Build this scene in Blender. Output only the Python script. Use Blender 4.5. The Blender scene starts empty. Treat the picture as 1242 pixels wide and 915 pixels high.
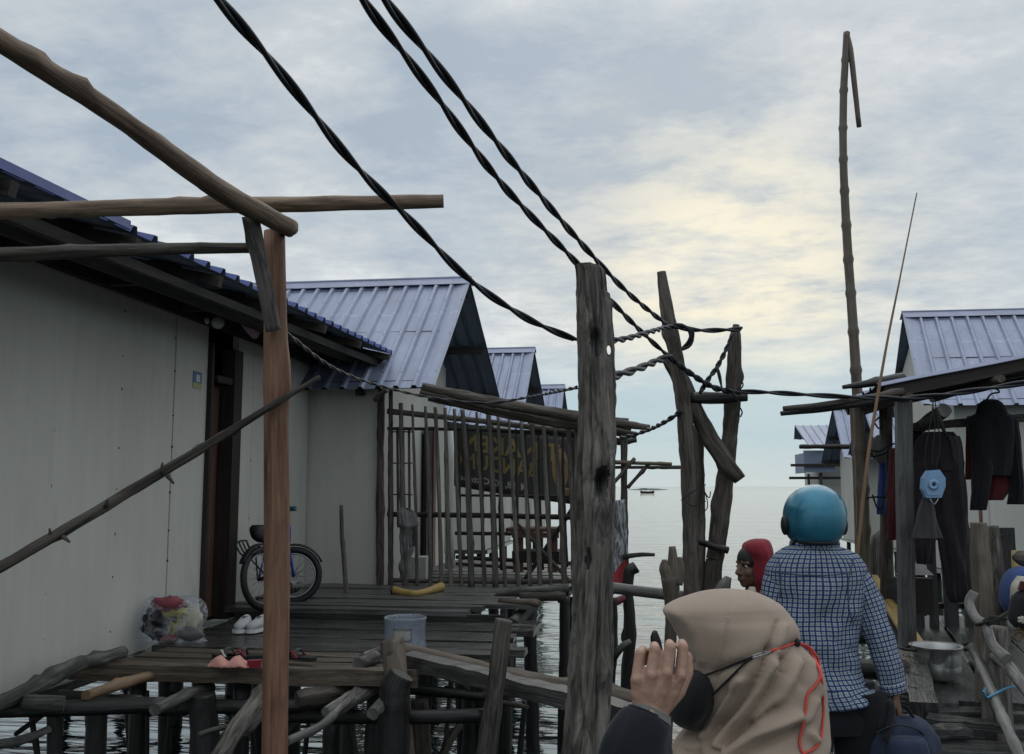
import bpy, bmesh, math, random
from mathutils import Vector, Matrix, noise
from mathutils.bvhtree import BVHTree
random.seed(11)
R = random.uniform
V = Vector
SC = bpy.context.scene
COL = SC.collection
# ------------------------------------------------------------------ camera
F, CX, CY, CZ = 1150.0, 621.0, 457.5, 2.2
PITCH = math.atan(132.5 / F)
_yc = (CY - 590.0) / F
YAW = math.atan(((783 - CX) / F) / (math.cos(PITCH) - _yc * math.sin(PITCH)))
HX, HY = -math.sin(YAW), math.cos(YAW)
CAM = V((0, 0, CZ))

def ray(px, py):
    xc, yc = (px - CX) / F, (CY - py) / F
    fw = math.cos(PITCH) - yc * math.sin(PITCH)
    up = math.sin(PITCH) + yc * math.cos(PITCH)
    return V((HY * xc + HX * fw, -HX * xc + HY * fw, up)) / fw      # forward component 1
def W(px, py, d): return CAM + ray(px, py) * d                       # at forward distance d
def WZ(px, py, z):
    r = ray(px, py); return CAM + r * ((z - CZ) / r.z)
def WX(px, py, x):
    r = ray(px, py); return CAM + r * (x / r.x)
def WY(px, py, y):
    r = ray(px, py); return CAM + r * (y / r.y)

cd = bpy.data.cameras.new('camera'); cam = bpy.data.objects.new('camera', cd); COL.objects.link(cam)
cam.location = CAM; cam.rotation_euler = (math.pi / 2 + PITCH, 0, YAW)
cd.sensor_width = 36; cd.lens = 36 * F / 1242; cd.clip_start = 0.05; cd.clip_end = 20000
SC.camera = cam

# ------------------------------------------------------------------ node helpers
def newmat(name):
    m = bpy.data.materials.new(name); m.use_nodes = True
    nt = m.node_tree; b = nt.nodes['Principled BSDF']
    return m, nt, b
def nd(nt, typ, ins=None, **props):
    n = nt.nodes.new(typ)
    for k, v in props.items(): setattr(n, k, v)
    for k, v in (ins or {}).items():
        s = n.inputs[k]
        if hasattr(v, 'node'): nt.links.new(v, s)
        else: s.default_value = v
    return n
def math_(nt, op, a, b=0.0, c=0.0, clamp=False):
    n = nt.nodes.new('ShaderNodeMath'); n.operation = op; n.use_clamp = clamp
    for i, v in enumerate((a, b, c)):
        if hasattr(v, 'node'): nt.links.new(v, n.inputs[i])
        else: n.inputs[i].default_value = v
    return n.outputs[0]
def mixc(nt, fac, a, b, mode='MIX'):
    n = nt.nodes.new('ShaderNodeMix'); n.data_type = 'RGBA'; n.blend_type = mode
    for s, v in ((n.inputs[0], fac), (n.inputs[6], a), (n.inputs[7], b)):
        if hasattr(v, 'node'): nt.links.new(v, s)
        else: s.default_value = v if not isinstance(v, tuple) or len(v) == 4 else (*v, 1)
    return n.outputs[2]
def ramp(nt, fac, stops):
    n = nt.nodes.new('ShaderNodeValToRGB'); nt.links.new(fac, n.inputs[0])
    e = n.color_ramp.elements
    while len(e) < len(stops): e.new(0.5)
    for i, (p, c) in enumerate(stops):
        e[i].position = p; e[i].color = (*c, 1) if len(c) == 3 else c
    return n.outputs[0]
def g3(v): return (v, v, v)
def noise_(nt, vec, scale, detail=4, rough=0.55, dist=0.0):
    n = nd(nt, 'ShaderNodeTexNoise', {'Scale': scale, 'Detail': detail, 'Roughness': rough, 'Distortion': dist})
    nt.links.new(vec, n.inputs['Vector']); return n.outputs[0]
def mapping(nt, vec, scale, loc=(0, 0, 0)):
    n = nd(nt, 'ShaderNodeMapping', {'Scale': scale, 'Location': loc}); nt.links.new(vec, n.inputs[0]); return n.outputs[0]
def bump(nt, b, h, strength, dist):
    n = nd(nt, 'ShaderNodeBump', {'Strength': strength, 'Distance': dist}); nt.links.new(h, n.inputs['Height'])
    nt.links.new(n.outputs[0], b.inputs['Normal'])

def wood(name, dark, light, rough=0.7, bs=0.5, grain=1.0, patch=0.5, wet=0.0):
    """weathered timber; UV x = across the grain in metres, y = along it"""
    m, nt, b = newmat(name)
    uv = nd(nt, 'ShaderNodeTexCoord').outputs['UV']
    ob = nd(nt, 'ShaderNodeNewGeometry').outputs['Position']
    g1 = noise_(nt, mapping(nt, uv, (38 * grain, 1.6, 1)), 1.0, 5, 0.62, 0.5)
    g2 = noise_(nt, mapping(nt, uv, (160 * grain, 5.0, 1)), 1.0, 3, 0.6)
    g3_ = noise_(nt, mapping(nt, uv, (15, 2.6, 1)), 1.0, 6, 0.7, 1.4)
    s = math_(nt, 'ADD', math_(nt, 'MULTIPLY', g1, 0.65), math_(nt, 'MULTIPLY', g2, 0.35))
    c = ramp(nt, s, [(0.36, dark), (0.66, light)])
    dk = tuple(x * 0.42 for x in dark)
    c = mixc(nt, math_(nt, 'MULTIPLY', ramp(nt, g3_, [(0.46, g3(0)), (0.62, g3(1))]), patch), c, dk)
    crack = ramp(nt, g1, [(0.27, g3(0.25)), (0.36, g3(1))])
    c = mixc(nt, 1.0, c, crack, 'MULTIPLY')
    rnd = nd(nt, 'ShaderNodeObjectInfo').outputs['Random']
    c = mixc(nt, 1.0, c, ramp(nt, rnd, [(0, g3(0.62)), (1, g3(1.04))]), 'MULTIPLY')
    nt.links.new(c, b.inputs['Base Color'])
    rr = math_(nt, 'ADD', math_(nt, 'MULTIPLY', g3_, -wet * 0.9), rough + wet * 0.35, clamp=True)
    nt.links.new(rr, b.inputs['Roughness'])
    b.inputs['Specular IOR Level'].default_value = 0.35 + wet * 0.4
    bump(nt, b, math_(nt, 'ADD', s, math_(nt, 'MULTIPLY', g3_, 0.5)), bs, 0.012)
    return m

def plain(name, col, rough=0.6, metal=0.0, var=0.2, scale=6.0, spec=0.4, bs=0.0, bscale=60, coat=0.0):
    m, nt, b = newmat(name)
    tc = nd(nt, 'ShaderNodeTexCoord').outputs['Object']
    n = noise_(nt, tc, scale, 5, 0.6, 0.3)
    c = mixc(nt, n, tuple(max(0, x * (1 - var)) for x in col), tuple(min(1, x * (1 + var)) for x in col))
    nt.links.new(c, b.inputs['Base Color'])
    b.inputs['Roughness'].default_value = rough; b.inputs['Metallic'].default_value = metal
    b.inputs['Specular IOR Level'].default_value = spec; b.inputs['Coat Weight'].default_value = coat
    if bs: bump(nt, b, noise_(nt, tc, bscale, 4, 0.6), bs, 0.004)
    return m

def fabric(name, col, var=0.25, scale=9, weave=700, rough=0.9, sheen=0.15):
    m, nt, b = newmat(name)
    tc = nd(nt, 'ShaderNodeTexCoord').outputs['Object']
    n = noise_(nt, tc, scale, 5, 0.6, 0.4)
    f = noise_(nt, tc, weave, 2, 0.5)
    c = mixc(nt, n, tuple(x * (1 - var) for x in col), tuple(x * (1 + var) for x in col))
    c = mixc(nt, 0.5, c, ramp(nt, f, [(0.3, g3(0.75)), (0.7, g3(1.15))]), 'MULTIPLY')
    nt.links.new(c, b.inputs['Base Color']); b.inputs['Roughness'].default_value = rough
    b.inputs['Specular IOR Level'].default_value = 0.15
    b.inputs['Sheen Weight'].default_value = sheen
    bump(nt, b, math_(nt, 'ADD', f, math_(nt, 'MULTIPLY', noise_(nt, tc, 30, 4, 0.6), 2.0)), 0.3, 0.002)
    return m

# ------------------------------------------------------------------ mesh builder
def catmull(pts, n):
    P = [V(p) for p in pts]
    if len(P) == 2:
        return [P[0].lerp(P[1], i / n) for i in range(n + 1)]
    out = []
    Q = [P[0] * 2 - P[1]] + P + [P[-1] * 2 - P[-2]]
    segs = len(P) - 1
    for i in range(n + 1):
        t = i / n * segs; k = min(int(t), segs - 1); t -= k
        a, b, c, d = Q[k:k + 4]
        out.append(0.5 * ((2 * b) + (c - a) * t + (2 * a - 5 * b + 4 * c - d) * t * t + (3 * b - a - 3 * c + d) * t ** 3))
    return out
def lerp_list(vals, n):
    out = []
    for i in range(n + 1):
        t = i / n * (len(vals) - 1); k = min(int(t), len(vals) - 2); t -= k
        out.append(vals[k] * (1 - t) + vals[k + 1] * t)
    return out

class MB:
    def __init__(s): s.v = []; s.f = []; s.uv = []; s.mi = []; s.sm = []
    def add(s, verts, faces, uvs=None, mi=0, smooth=False):
        o = len(s.v); s.v += [V(p) for p in verts]
        for k, f in enumerate(faces):
            s.f.append([o + i for i in f]); s.mi.append(mi); s.sm.append(smooth)
            s.uv.append(uvs[k] if uvs else [(0, 0)] * len(f))
        return o
    def box(s, c, size, rot=None, mi=0, grain=None, jit=0.0):
        """grain: local axis index of the wood grain (default the longest)"""
        sx, sy, sz = [x / 2 for x in size]; c = V(c)
        if grain is None: grain = max(range(3), key=lambda i: size[i])
        q = [V((x, y, z)) for x in (-sx, sx) for y in (-sy, sy) for z in (-sz, sz)]
        if jit: q = [p + V((R(-jit, jit), R(-jit, jit), R(-jit, jit))) for p in q]
        fs = [(0, 1, 3, 2), (4, 6, 7, 5), (0, 4, 5, 1), (2, 3, 7, 6), (0, 2, 6, 4), (1, 5, 7, 3)]
        o = (R(0, 9), R(0, 9)); uv = []
        for f in fs:
            n = (q[f[1]] - q[f[0]]).cross(q[f[2]] - q[f[0]])
            ax = max(range(3), key=lambda i: abs(n[i]))
            oth = [i for i in range(3) if i != ax]
            g = grain if grain in oth else oth[1]
            a = oth[0] if oth[1] == g else oth[1]
            uv.append([(q[i][a] + o[0], q[i][g] + o[1]) for i in f])
        if rot is not None: q = [rot @ p for p in q]
        s.add([p + c for p in q], fs, uv, mi)
    def beam(s, a, b, w, h, up=(0, 0, 1), mi=0, n=1, jit=0.0, taper=1.0):
        a, b = V(a), V(b); d = b - a; L = d.length; d.normalize(); up = V(up)
        if abs(d.dot(up)) > 0.98: up = V((0, 1, 0))
        x = d.cross(up).normalized(); z = x.cross(d)
        vs = []
        for i in range(n + 1):
            t = i / n; k = 1 + (taper - 1) * t
            for (u, w_) in ((-1, -1), (1, -1), (1, 1), (-1, 1)):
                j = V((R(-jit, jit), R(-jit, jit), R(-jit, jit))) if jit else V((0, 0, 0))
                vs.append(a.lerp(b, t) + x * u * w / 2 * k + z * w_ * h / 2 * k + j)
        o = (R(0, 9), R(0, 9)); fs = []; uv = []
        per = [0, w, w + h, 2 * w + h, 2 * w + 2 * h]
        for i in range(n):
            for k in range(4):
                k2 = (k + 1) % 4
                fs.append((i * 4 + k, i * 4 + k2, i * 4 + 4 + k2, i * 4 + 4 + k))
                l0, l1 = L * i / n + o[1], L * (i + 1) / n + o[1]
                uv.append([(per[k] + o[0], l0), (per[k + 1] + o[0], l0), (per[k + 1] + o[0], l1), (per[k] + o[0], l1)])
        fs += [(3, 2, 1, 0), tuple(n * 4 + k for k in range(4))]
        uv += [[(0, 0), (w, 0), (w, h), (0, h)]] * 2
        s.add(vs, fs, uv, mi)
    def tube(s, pts, rads, seg=9, n=None, nz=0.0, nf=9.0, knots=0, mi=0, cap=True, smooth=True, lump=0.0, seed=None, flat=1.0):
        pts = [V(p) for p in pts]
        L = sum((pts[i + 1] - pts[i]).length for i in range(len(pts) - 1))
        if n is None: n = max(len(pts) - 1, min(110, int(L / 0.045)))
        if not isinstance(rads, (list, tuple)): rads = [rads] * 2
        C = catmull(pts, n); Rr = lerp_list(list(rads), n)
        T = [(C[min(i + 1, n)] - C[max(i - 1, 0)]).normalized() for i in range(n + 1)]
        ref = V((0, 0, 1)) if abs(T[0].z) < 0.9 else V((1, 0, 0))
        x = T[0].cross(ref).normalized(); sd = V((R(0, 50), R(0, 50), R(0, 50))) if seed is None else V((seed, 0, 0))
        kn = [(R(0.08, 0.92), R(0, 6.28), R(0.25, 0.6)) for _ in range(knots)]
        vs = []; ls = [0]
        for i in range(n + 1):
            if i: ls.append(ls[-1] + (C[i] - C[i - 1]).length)
            x = (x - T[i] * x.dot(T[i])).normalized(); y = T[i].cross(x)
            for k in range(seg):
                a = 2 * math.pi * k / seg
                d = x * math.cos(a) + y * math.sin(a) * flat
                r = Rr[i]
                if nz: r *= 1 + nz * noise.noise(V((math.cos(a), math.sin(a), ls[-1] * nf)) * 1.1 + sd) + nz * .55 * noise.noise(V((math.cos(a) * 2.6, math.sin(a) * 2.6, ls[-1] * nf * 1.9)) + sd * 1.7) + lump * noise.noise(V((0, 0, ls[-1] * 3)) + sd)
                for (kt, ka, kh) in kn:
                    da = (a - ka + math.pi) % (2 * math.pi) - math.pi
                    q = ((ls[-1] - kt * L) / (1.3 * Rr[i] + 1e-6)) ** 2 + (da / 0.6) ** 2
                    if q < 6: r *= 1 + kh * math.exp(-q * 1.5)
                vs.append(C[i] + d * r)
        fs = []; uv = []; o = (R(0, 9), R(0, 9)); rm = sum(Rr) / len(Rr)
        for i in range(n):
            for k in range(seg):
                k2 = (k + 1) % seg
                fs.append((i * seg + k, i * seg + k2, (i + 1) * seg + k2, (i + 1) * seg + k))
                u0, u1 = 2 * math.pi * rm * k / seg + o[0], 2 * math.pi * rm * (k + 1) / seg + o[0]
                uv.append([(u0, ls[i] + o[1]), (u1, ls[i] + o[1]), (u1, ls[i + 1] + o[1]), (u0, ls[i + 1] + o[1])])
        s.add(vs, fs, uv, mi, smooth)
        if cap:
            b0 = len(s.v) - len(vs)
            for st, rev in ((0, True), (n * seg, False)):
                f = [b0 + st + k for k in range(seg)]
                s.f.append(f[::-1] if rev else f); s.mi.append(mi); s.sm.append(False)
                s.uv.append([(math.cos(6.283 * k / seg) * rm, math.sin(6.283 * k / seg) * rm * .3) for k in range(seg)])
    def ell(s, c, r, rot=None, seg=14, rings=9, mi=0, fn=None):
        c = V(c); vs = []; fs = []
        for i in range(rings + 1):
            th = math.pi * i / rings
            for k in range(seg):
                a = 2 * math.pi * k / seg
                p = V((math.sin(th) * math.cos(a), math.sin(th) * math.sin(a), math.cos(th)))
                if fn: p = p * fn(p)
                p = V((p.x * r[0], p.y * r[1], p.z * r[2]))
                vs.append((rot @ p if rot is not None else p) + c)
        for i in range(rings):
            for k in range(seg):
                k2 = (k + 1) % seg
                fs.append((i * seg + k, (i + 1) * seg + k, (i + 1) * seg + k2, i * seg + k2))
        s.add(vs, fs, [[(vs[i].x, vs[i].z) for i in f] for f in fs], mi, True)
    def capsule(s, a, b, ra, rb, seg=12):
        a, b = V(a), V(b); d = (b - a)
        L = d.length
        if L < 1e-6: return s.ell(a, (ra,) * 3)
        d.normalize(); k = 4; pts = []; rads = []
        x = d.cross(V((0, 0, 1)) if abs(d.z) < .9 else V((1, 0, 0))).normalized(); y = d.cross(x)
        rings = [(a - d * ra * math.cos(t * math.pi / 2 / k), ra * math.sin(t * math.pi / 2 / k)) for t in range(0, k + 1)]
        rings[0] = (a - d * ra, ra * 0.02)
        rings += [(b + d * rb * math.sin(t * math.pi / 2 / k), rb * math.cos(t * math.pi / 2 / k)) for t in range(0, k + 1)]
        rings[-1] = (b + d * rb, rb * 0.02)
        vs = []; fs = []
        for (c, r) in rings:
            for q in range(seg):
                an = 2 * math.pi * q / seg
                vs.append(c + (x * math.cos(an) + y * math.sin(an)) * r)
        for i in range(len(rings) - 1):
            for q in range(seg):
                q2 = (q + 1) % seg
                fs.append((i * seg + q, i * seg + q2, (i + 1) * seg + q2, (i + 1) * seg + q))
        fs.append(tuple(range(seg))[::-1]); fs.append(tuple((len(rings) - 1) * seg + q for q in range(seg)))
        s.add(vs, fs, None, 0, True)
    def lathe(s, c, prof, seg=28, mi=0, axis=None, fn=None, smooth=True):
        """prof: (radius, height) list; fn(angle, i) scales the radius"""
        c = V(c); vs = []; fs = []; uv = []
        for i, (r, h) in enumerate(prof):
            for k in range(seg):
                a = 2 * math.pi * k / seg; rr = r * (fn(a, h) if fn else 1)
                p = V((rr * math.cos(a), rr * math.sin(a), h))
                vs.append((axis @ p if axis is not None else p) + c)
        for i in range(len(prof) - 1):
            for k in range(seg):
                k2 = (k + 1) % seg
                fs.append((i * seg + k, i * seg + k2, (i + 1) * seg + k2, (i + 1) * seg + k))
                uv.append([(k / seg, prof[i][1]), ((k + 1) / seg, prof[i][1]), ((k + 1) / seg, prof[i + 1][1]), (k / seg, prof[i + 1][1])])
        s.add(vs, fs, uv, mi, smooth)
    def prism(s, poly, off, mi=0):
        """poly: 3-D outline, off: extrusion vector"""
        n = len(poly); P = [V(p) for p in poly]; off = V(off)
        fs = [tuple(range(n)), tuple(range(2 * n - 1, n - 1, -1))]
        for k in range(n):
            k2 = (k + 1) % n; fs.append((k2, k, n + k, n + k2))
        vs = P + [p + off for p in P]; o = (R(0, 5), R(0, 5)); uv = []
        for f in fs:
            uv.append([((vs[i].x + vs[i].y) + o[0], vs[i].z + o[1]) for i in f])
        s.add(vs, fs, uv, mi)
    def grid(s, fn, nu, nv, mi=0, smooth=True, thick=None):
        """fn(u, v) -> point; thick: offset vector or None"""
        vs = [fn(i / nu, j / nv) for j in range(nv + 1) for i in range(nu + 1)]
        fs = [(j * (nu + 1) + i, j * (nu + 1) + i + 1, (j + 1) * (nu + 1) + i + 1, (j + 1) * (nu + 1) + i) for j in range(nv) for i in range(nu)]
        q = lambda k: ((k % (nu + 1)) / nu, (k // (nu + 1)) / nv)
        uv = [[q(k) for k in f] for f in fs]
        s.add(vs, fs, uv, mi, smooth)
        if thick is not None:
            t = V(thick); n = len(vs)
            s.add([p + t for p in vs], [f[::-1] for f in fs], [u[::-1] for u in uv], mi, smooth)
            b = len(s.v) - 2 * n
            ed = [i for i in range(nu + 1)] + [(j + 1) * (nu + 1) + nu for j in range(nv)] + [nv * (nu + 1) + nu - 1 - i for i in range(nu)] + [(nv - 1 - j) * (nu + 1) for j in range(nv - 1)]
            for k in range(len(ed)):
                a, c = ed[k], ed[(k + 1) % len(ed)]
                s.f.append([b + c, b + a, b + n + a, b + n + c]); s.mi.append(mi); s.sm.append(False); s.uv.append([q(c), q(a), q(a), q(c)])
    def build(s, name, mats, parent=None, origin=None):
        me = bpy.data.meshes.new(name)
        if parent is not None: o = V(parent.get('_w', parent.location))
        elif origin is not None: o = V(origin)
        else:
            n = len(s.v); o = V((sum(p.x for p in s.v) / n, sum(p.y for p in s.v) / n, min(p.z for p in s.v)))
        me.from_pydata([p - o for p in s.v], [], s.f)
        ul = me.uv_layers.new(name='UVMap'); k = 0
        for fu in s.uv:
            for u in fu: ul.data[k].uv = u; k += 1
        me.polygons.foreach_set('material_index', s.mi); me.polygons.foreach_set('use_smooth', s.sm)
        for m in (mats if isinstance(mats, (list, tuple)) else [mats]): me.materials.append(m)
        ob = bpy.data.objects.new(name, me); COL.objects.link(ob)
        if parent is not None:
            ob.parent = parent; WORLD[ob.name] = o
            parent_pos[ob.name] = o
        else:
            ob.location = o
        return ob
WORLD = {}; parent_pos = {}
_build = MB.build
def build(mb, name, mats, parent=None, origin=None):
    """mesh object; a child's vertices are stored relative to the top-level thing's base"""
    if parent is not None:
        root = parent
        while root.parent is not None: root = root.parent
        origin = root.location.copy()
        ob = _build(mb, name, mats, None, origin); ob.location = (0, 0, 0); ob.parent = parent
        return ob
    return _build(mb, name, mats, None, origin)
MB.build = build

def tag(o, label=None, cat=None, group=None, kind=None):
    if label: o['label'] = label
    if cat: o['category'] = cat
    if group: o['group'] = group
    if kind: o['kind'] = kind
    return o
def thing(name, label, cat, loc, group=None):
    o = bpy.data.objects.new(name, None); COL.objects.link(o); o.location = loc; o.empty_display_size = 0.1
    return tag(o, label, cat, group)

def loft(mb, rows, seg=24, fold=0.0, ffreq=3.0, rnd=0.0, mi=0, power=2.0, cap=True, fn=None, n=None):
    """rows: (py, xl, xr, half_depth_m, d): closed soft shape whose outline passes the given points of the photo"""
    if n:
        cols = [lerp_list([r[i] for r in rows], n) for i in range(5)]
        # smooth catmull on columns
        P = catmull([(r[0], r[1], r[2]) for r in rows], n); Q = catmull([(r[3], r[4], 0) for r in rows], n)
        rows = [(P[i].x, P[i].y, P[i].z, Q[i].x, Q[i].y) for i in range(n + 1)]
    rt = V((HY, -HX, 0)); fw = V((HX, HY, 0)); sd = V((R(0, 40), R(0, 40), R(0, 40)))
    vs = []; vv = 0; prev = None; vl = []
    for (py, xl, xr, hd, d) in rows:
        c = W((xl + xr) / 2, py, d); a = abs(xr - xl) / 2 * d / F
        if prev is not None: vv += (c - prev).length
        prev = c; vl.append(vv)
        for k in range(seg):
            t = 2 * math.pi * k / seg; ct, st = math.cos(t), math.sin(t)
            ex = 2.0 / power
            x = math.copysign(abs(ct) ** ex, ct); y = math.copysign(abs(st) ** ex, st)
            p = c + rt * (a * x) + fw * (hd * y)
            if fold or rnd:
                q = V((ct * ffreq, st * ffreq, vv * 2.5)) + sd
                disp = fold * noise.noise(q) + rnd * noise.noise(V(p) * 14 + sd)
                nn = (rt * ct * hd + fw * st * a)
                if nn.length > 1e-6: p += nn.normalized() * disp
            if fn: p = fn(p, c, t, py)
            vs.append(p)
    fs = []; uv = []; m = len(rows)
    amean = sum(abs(r[2] - r[1]) / 2 * r[4] / F + r[3] for r in rows) / m / 2
    for i in range(m - 1):
        for k in range(seg):
            k2 = (k + 1) % seg
            fs.append((i * seg + k, (i + 1) * seg + k, (i + 1) * seg + k2, i * seg + k2))
            u0, u1 = 6.283 * amean * k / seg, 6.283 * amean * (k + 1) / seg
            uv.append([(u0, vl[i]), (u0, vl[i + 1]), (u1, vl[i + 1]), (u1, vl[i])])
    if cap:
        fs.append(tuple(range(seg))); fs.append(tuple((m - 1) * seg + k for k in range(seg))[::-1])
        uv += [[(0, 0)] * seg] * 2
    mb.add(vs, fs, uv, mi, True)

def organic(mb, name, mat, parent, voxel=0.006, smooth=6, origin=None):
    """one continuous skin grown over overlapping limbs"""
    ob = mb.build('tmp_body', mat, None, (0, 0, 0))
    r = ob.modifiers.new('r', 'REMESH'); r.mode = 'VOXEL'; r.voxel_size = voxel; r.use_smooth_shade = True
    sm = ob.modifiers.new('s', 'SMOOTH'); sm.factor = 0.5; sm.iterations = smooth
    dg = bpy.context.evaluated_depsgraph_get()
    me = bpy.data.meshes.new_from_object(ob.evaluated_get(dg)); me.name = name
    bpy.data.objects.remove(ob)
    if not me.materials: me.materials.append(mat)
    root = parent
    while root.parent is not None: root = root.parent
    me.transform(Matrix.Translation(-root.location)); me.polygons.foreach_set('use_smooth', [True] * len(me.polygons))
    o = bpy.data.objects.new(name, me); COL.objects.link(o); o.parent = parent
    return o
def bvh_of(mb): return BVHTree.FromPolygons([tuple(p) for p in mb.v], mb.f)
def on_surf(bvh, px, py, off, dflt):
    h = bvh.ray_cast(CAM, ray(px, py).normalized())
    p = h[0] if h[0] is not None else W(px, py, dflt)
    return p - ray(px, py).normalized() * off

def log(name, label, cat, pts, mat, group=None, seg=14, nz=0.18, nf=9, knots=3, lump=0.14, parent=None, n=None):
    """pts: (px, py, d, half width in px)"""
    mb = MB(); mb.tube([W(p[0], p[1], p[2]) for p in pts], [p[3] * p[2] / F for p in pts], seg, n, nz, nf, knots, lump=lump)
    o = mb.build(name, mat, parent)
    if parent is None: tag(o, label, cat, group)
    return o
# ------------------------------------------------------------------ materials
M = {}
M['log'] = wood('weathered_log', (0.05, 0.042, 0.035), (0.19, 0.162, 0.138), 0.8, 0.9, 0.8, 0.75)
M['bark'] = wood('rough_bark_post', (0.06, 0.053, 0.046), (0.3, 0.27, 0.24), 0.85, 1.0, 0.6, 0.85)
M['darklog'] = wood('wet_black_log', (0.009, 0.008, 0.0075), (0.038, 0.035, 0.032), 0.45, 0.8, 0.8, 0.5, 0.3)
M['greywood'] = wood('grey_driftwood', (0.06, 0.057, 0.054), (0.21, 0.2, 0.19), 0.75, 0.8, 0.8, 0.7)
M['pole'] = wood('peeled_pole', (0.16, 0.1, 0.07), (0.42, 0.3, 0.21), 0.65, 0.6, 0.7, 0.55)
M['freshpost'] = wood('fresh_red_timber', (0.16, 0.07, 0.04), (0.4, 0.225, 0.14), 0.6, 0.5, 0.6, 0.4)
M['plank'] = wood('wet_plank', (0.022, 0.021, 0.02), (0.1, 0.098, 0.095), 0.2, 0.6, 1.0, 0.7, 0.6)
M['paleplank'] = wood('pale_plank', (0.06, 0.045, 0.033), (0.19, 0.15, 0.11), 0.6, 0.6, 1.0, 0.7, 0.2)
M['greyplank'] = wood('weathered_plank', (0.05, 0.048, 0.046), (0.17, 0.165, 0.16), 0.42, 0.6, 1.0, 0.65, 0.5)
M['stake'] = wood('fence_stake', (0.085, 0.075, 0.066), (0.27, 0.245, 0.215), 0.8, 0.6, 0.9, 0.6)
M['darkstake'] = wood('dark_stake', (0.018, 0.016, 0.015), (0.05, 0.045, 0.04), 0.8, 0.5, 0.9, 0.4)
M['bamboo'] = wood('dry_bamboo', (0.11, 0.085, 0.06), (0.24, 0.195, 0.145), 0.5, 0.2, 0.5, 0.3)
M['reed'] = wood('tan_reed', (0.16, 0.1, 0.055), (0.34, 0.22, 0.13), 0.5, 0.2, 0.5, 0.2)
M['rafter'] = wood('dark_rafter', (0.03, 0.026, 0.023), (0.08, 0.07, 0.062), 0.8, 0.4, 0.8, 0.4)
M['doorwood'] = wood('brown_door', (0.11, 0.055, 0.038), (0.2, 0.105, 0.075), 0.55, 0.2, 0.6, 0.15)
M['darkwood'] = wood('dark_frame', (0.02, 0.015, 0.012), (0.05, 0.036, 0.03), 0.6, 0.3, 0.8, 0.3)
M['birch'] = wood('pale_bark_branch', (0.1, 0.093, 0.087), (0.36, 0.34, 0.32), 0.5, 0.8, 0.5, 0.7)
M['stub'] = wood('worn_stake', (0.1, 0.08, 0.062), (0.22, 0.18, 0.145), 0.8, 0.7, 0.6, 0.4)

def wall_mat(name, col, nails=True):
    m, nt, b = newmat(name)
    uv = nd(nt, 'ShaderNodeTexCoord').outputs['UV']
    st = noise_(nt, mapping(nt, uv, (1.5, 0.5, 1)), 1.0, 6, 0.6, 0.4)
    st2 = noise_(nt, mapping(nt, uv, (14, 1.2, 1)), 1.0, 4, 0.6)
    c = mixc(nt, ramp(nt, st, [(0.35, g3(0)), (0.7, g3(1))]), tuple(x * 0.86 for x in col), col)
    c = mixc(nt, 0.5, c, ramp(nt, st2, [(0.3, g3(0.9)), (0.6, g3(1.04))]), 'MULTIPLY')
    if nails:
        sp = nd(nt, 'ShaderNodeSeparateXYZ'); nt.links.new(uv, sp.inputs[0])
        u, v = sp.outputs[0], sp.outputs[1]
        wob = math_(nt, 'MULTIPLY', math_(nt, 'SUBTRACT', noise_(nt, mapping(nt, uv, (0.1, 3, 1)), 1.0, 2), 0.5), 0.03)
        du = math_(nt, 'ABSOLUTE', math_(nt, 'SUBTRACT', math_(nt, 'PINGPONG', math_(nt, 'ADD', u, wob), 0.3175), 0.0))
        dv = math_(nt, 'PINGPONG', math_(nt, 'ADD', v, math_(nt, 'MULTIPLY', noise_(nt, mapping(nt, uv, (2, 2.3, 1)), 1.0, 1), 0.3)), 0.13)
        dd = math_(nt, 'SQRT', math_(nt, 'ADD', math_(nt, 'MULTIPLY', du, du), math_(nt, 'MULTIPLY', dv, dv)))
        dot = math_(nt, 'LESS_THAN', dd, 0.0075)
        c = mixc(nt, dot, c, (0.06, 0.055, 0.05))
        seam = math_(nt, 'LESS_THAN', math_(nt, 'PINGPONG', u, 0.635), 0.003)
        c = mixc(nt, math_(nt, 'MULTIPLY', seam, 0.5), c, (0.1, 0.1, 0.1))
    gr = noise_(nt, mapping(nt, uv, (2.2, 0.9, 1), (5, 2, 0)), 1.0, 7, 0.66, 0.8)
    c = mixc(nt, math_(nt, 'MULTIPLY', ramp(nt, gr, [(0.55, g3(0)), (0.66, g3(1))]), 0.22), c, (0.3, 0.28, 0.24))
    dr = noise_(nt, mapping(nt, uv, (22, 0.35, 1), (1, 7, 0)), 1.0, 4, 0.6)
    c = mixc(nt, math_(nt, 'MULTIPLY', ramp(nt, dr, [(0.58, g3(0)), (0.72, g3(1))]), 0.16), c, (0.33, 0.31, 0.27))
    nt.links.new(c, b.inputs['Base Color']); b.inputs['Roughness'].default_value = 0.75
    b.inputs['Specular IOR Level'].default_value = 0.2
    bump(nt, b, noise_(nt, mapping(nt, uv, (3, 2, 1)), 1.0, 3), 0.15, 0.02)
    return m
M['wall'] = wall_mat('cement_board_wall', (0.6, 0.585, 0.53))
M['wall_plain'] = wall_mat('plain_board_wall', (0.56, 0.55, 0.505), False)

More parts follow.
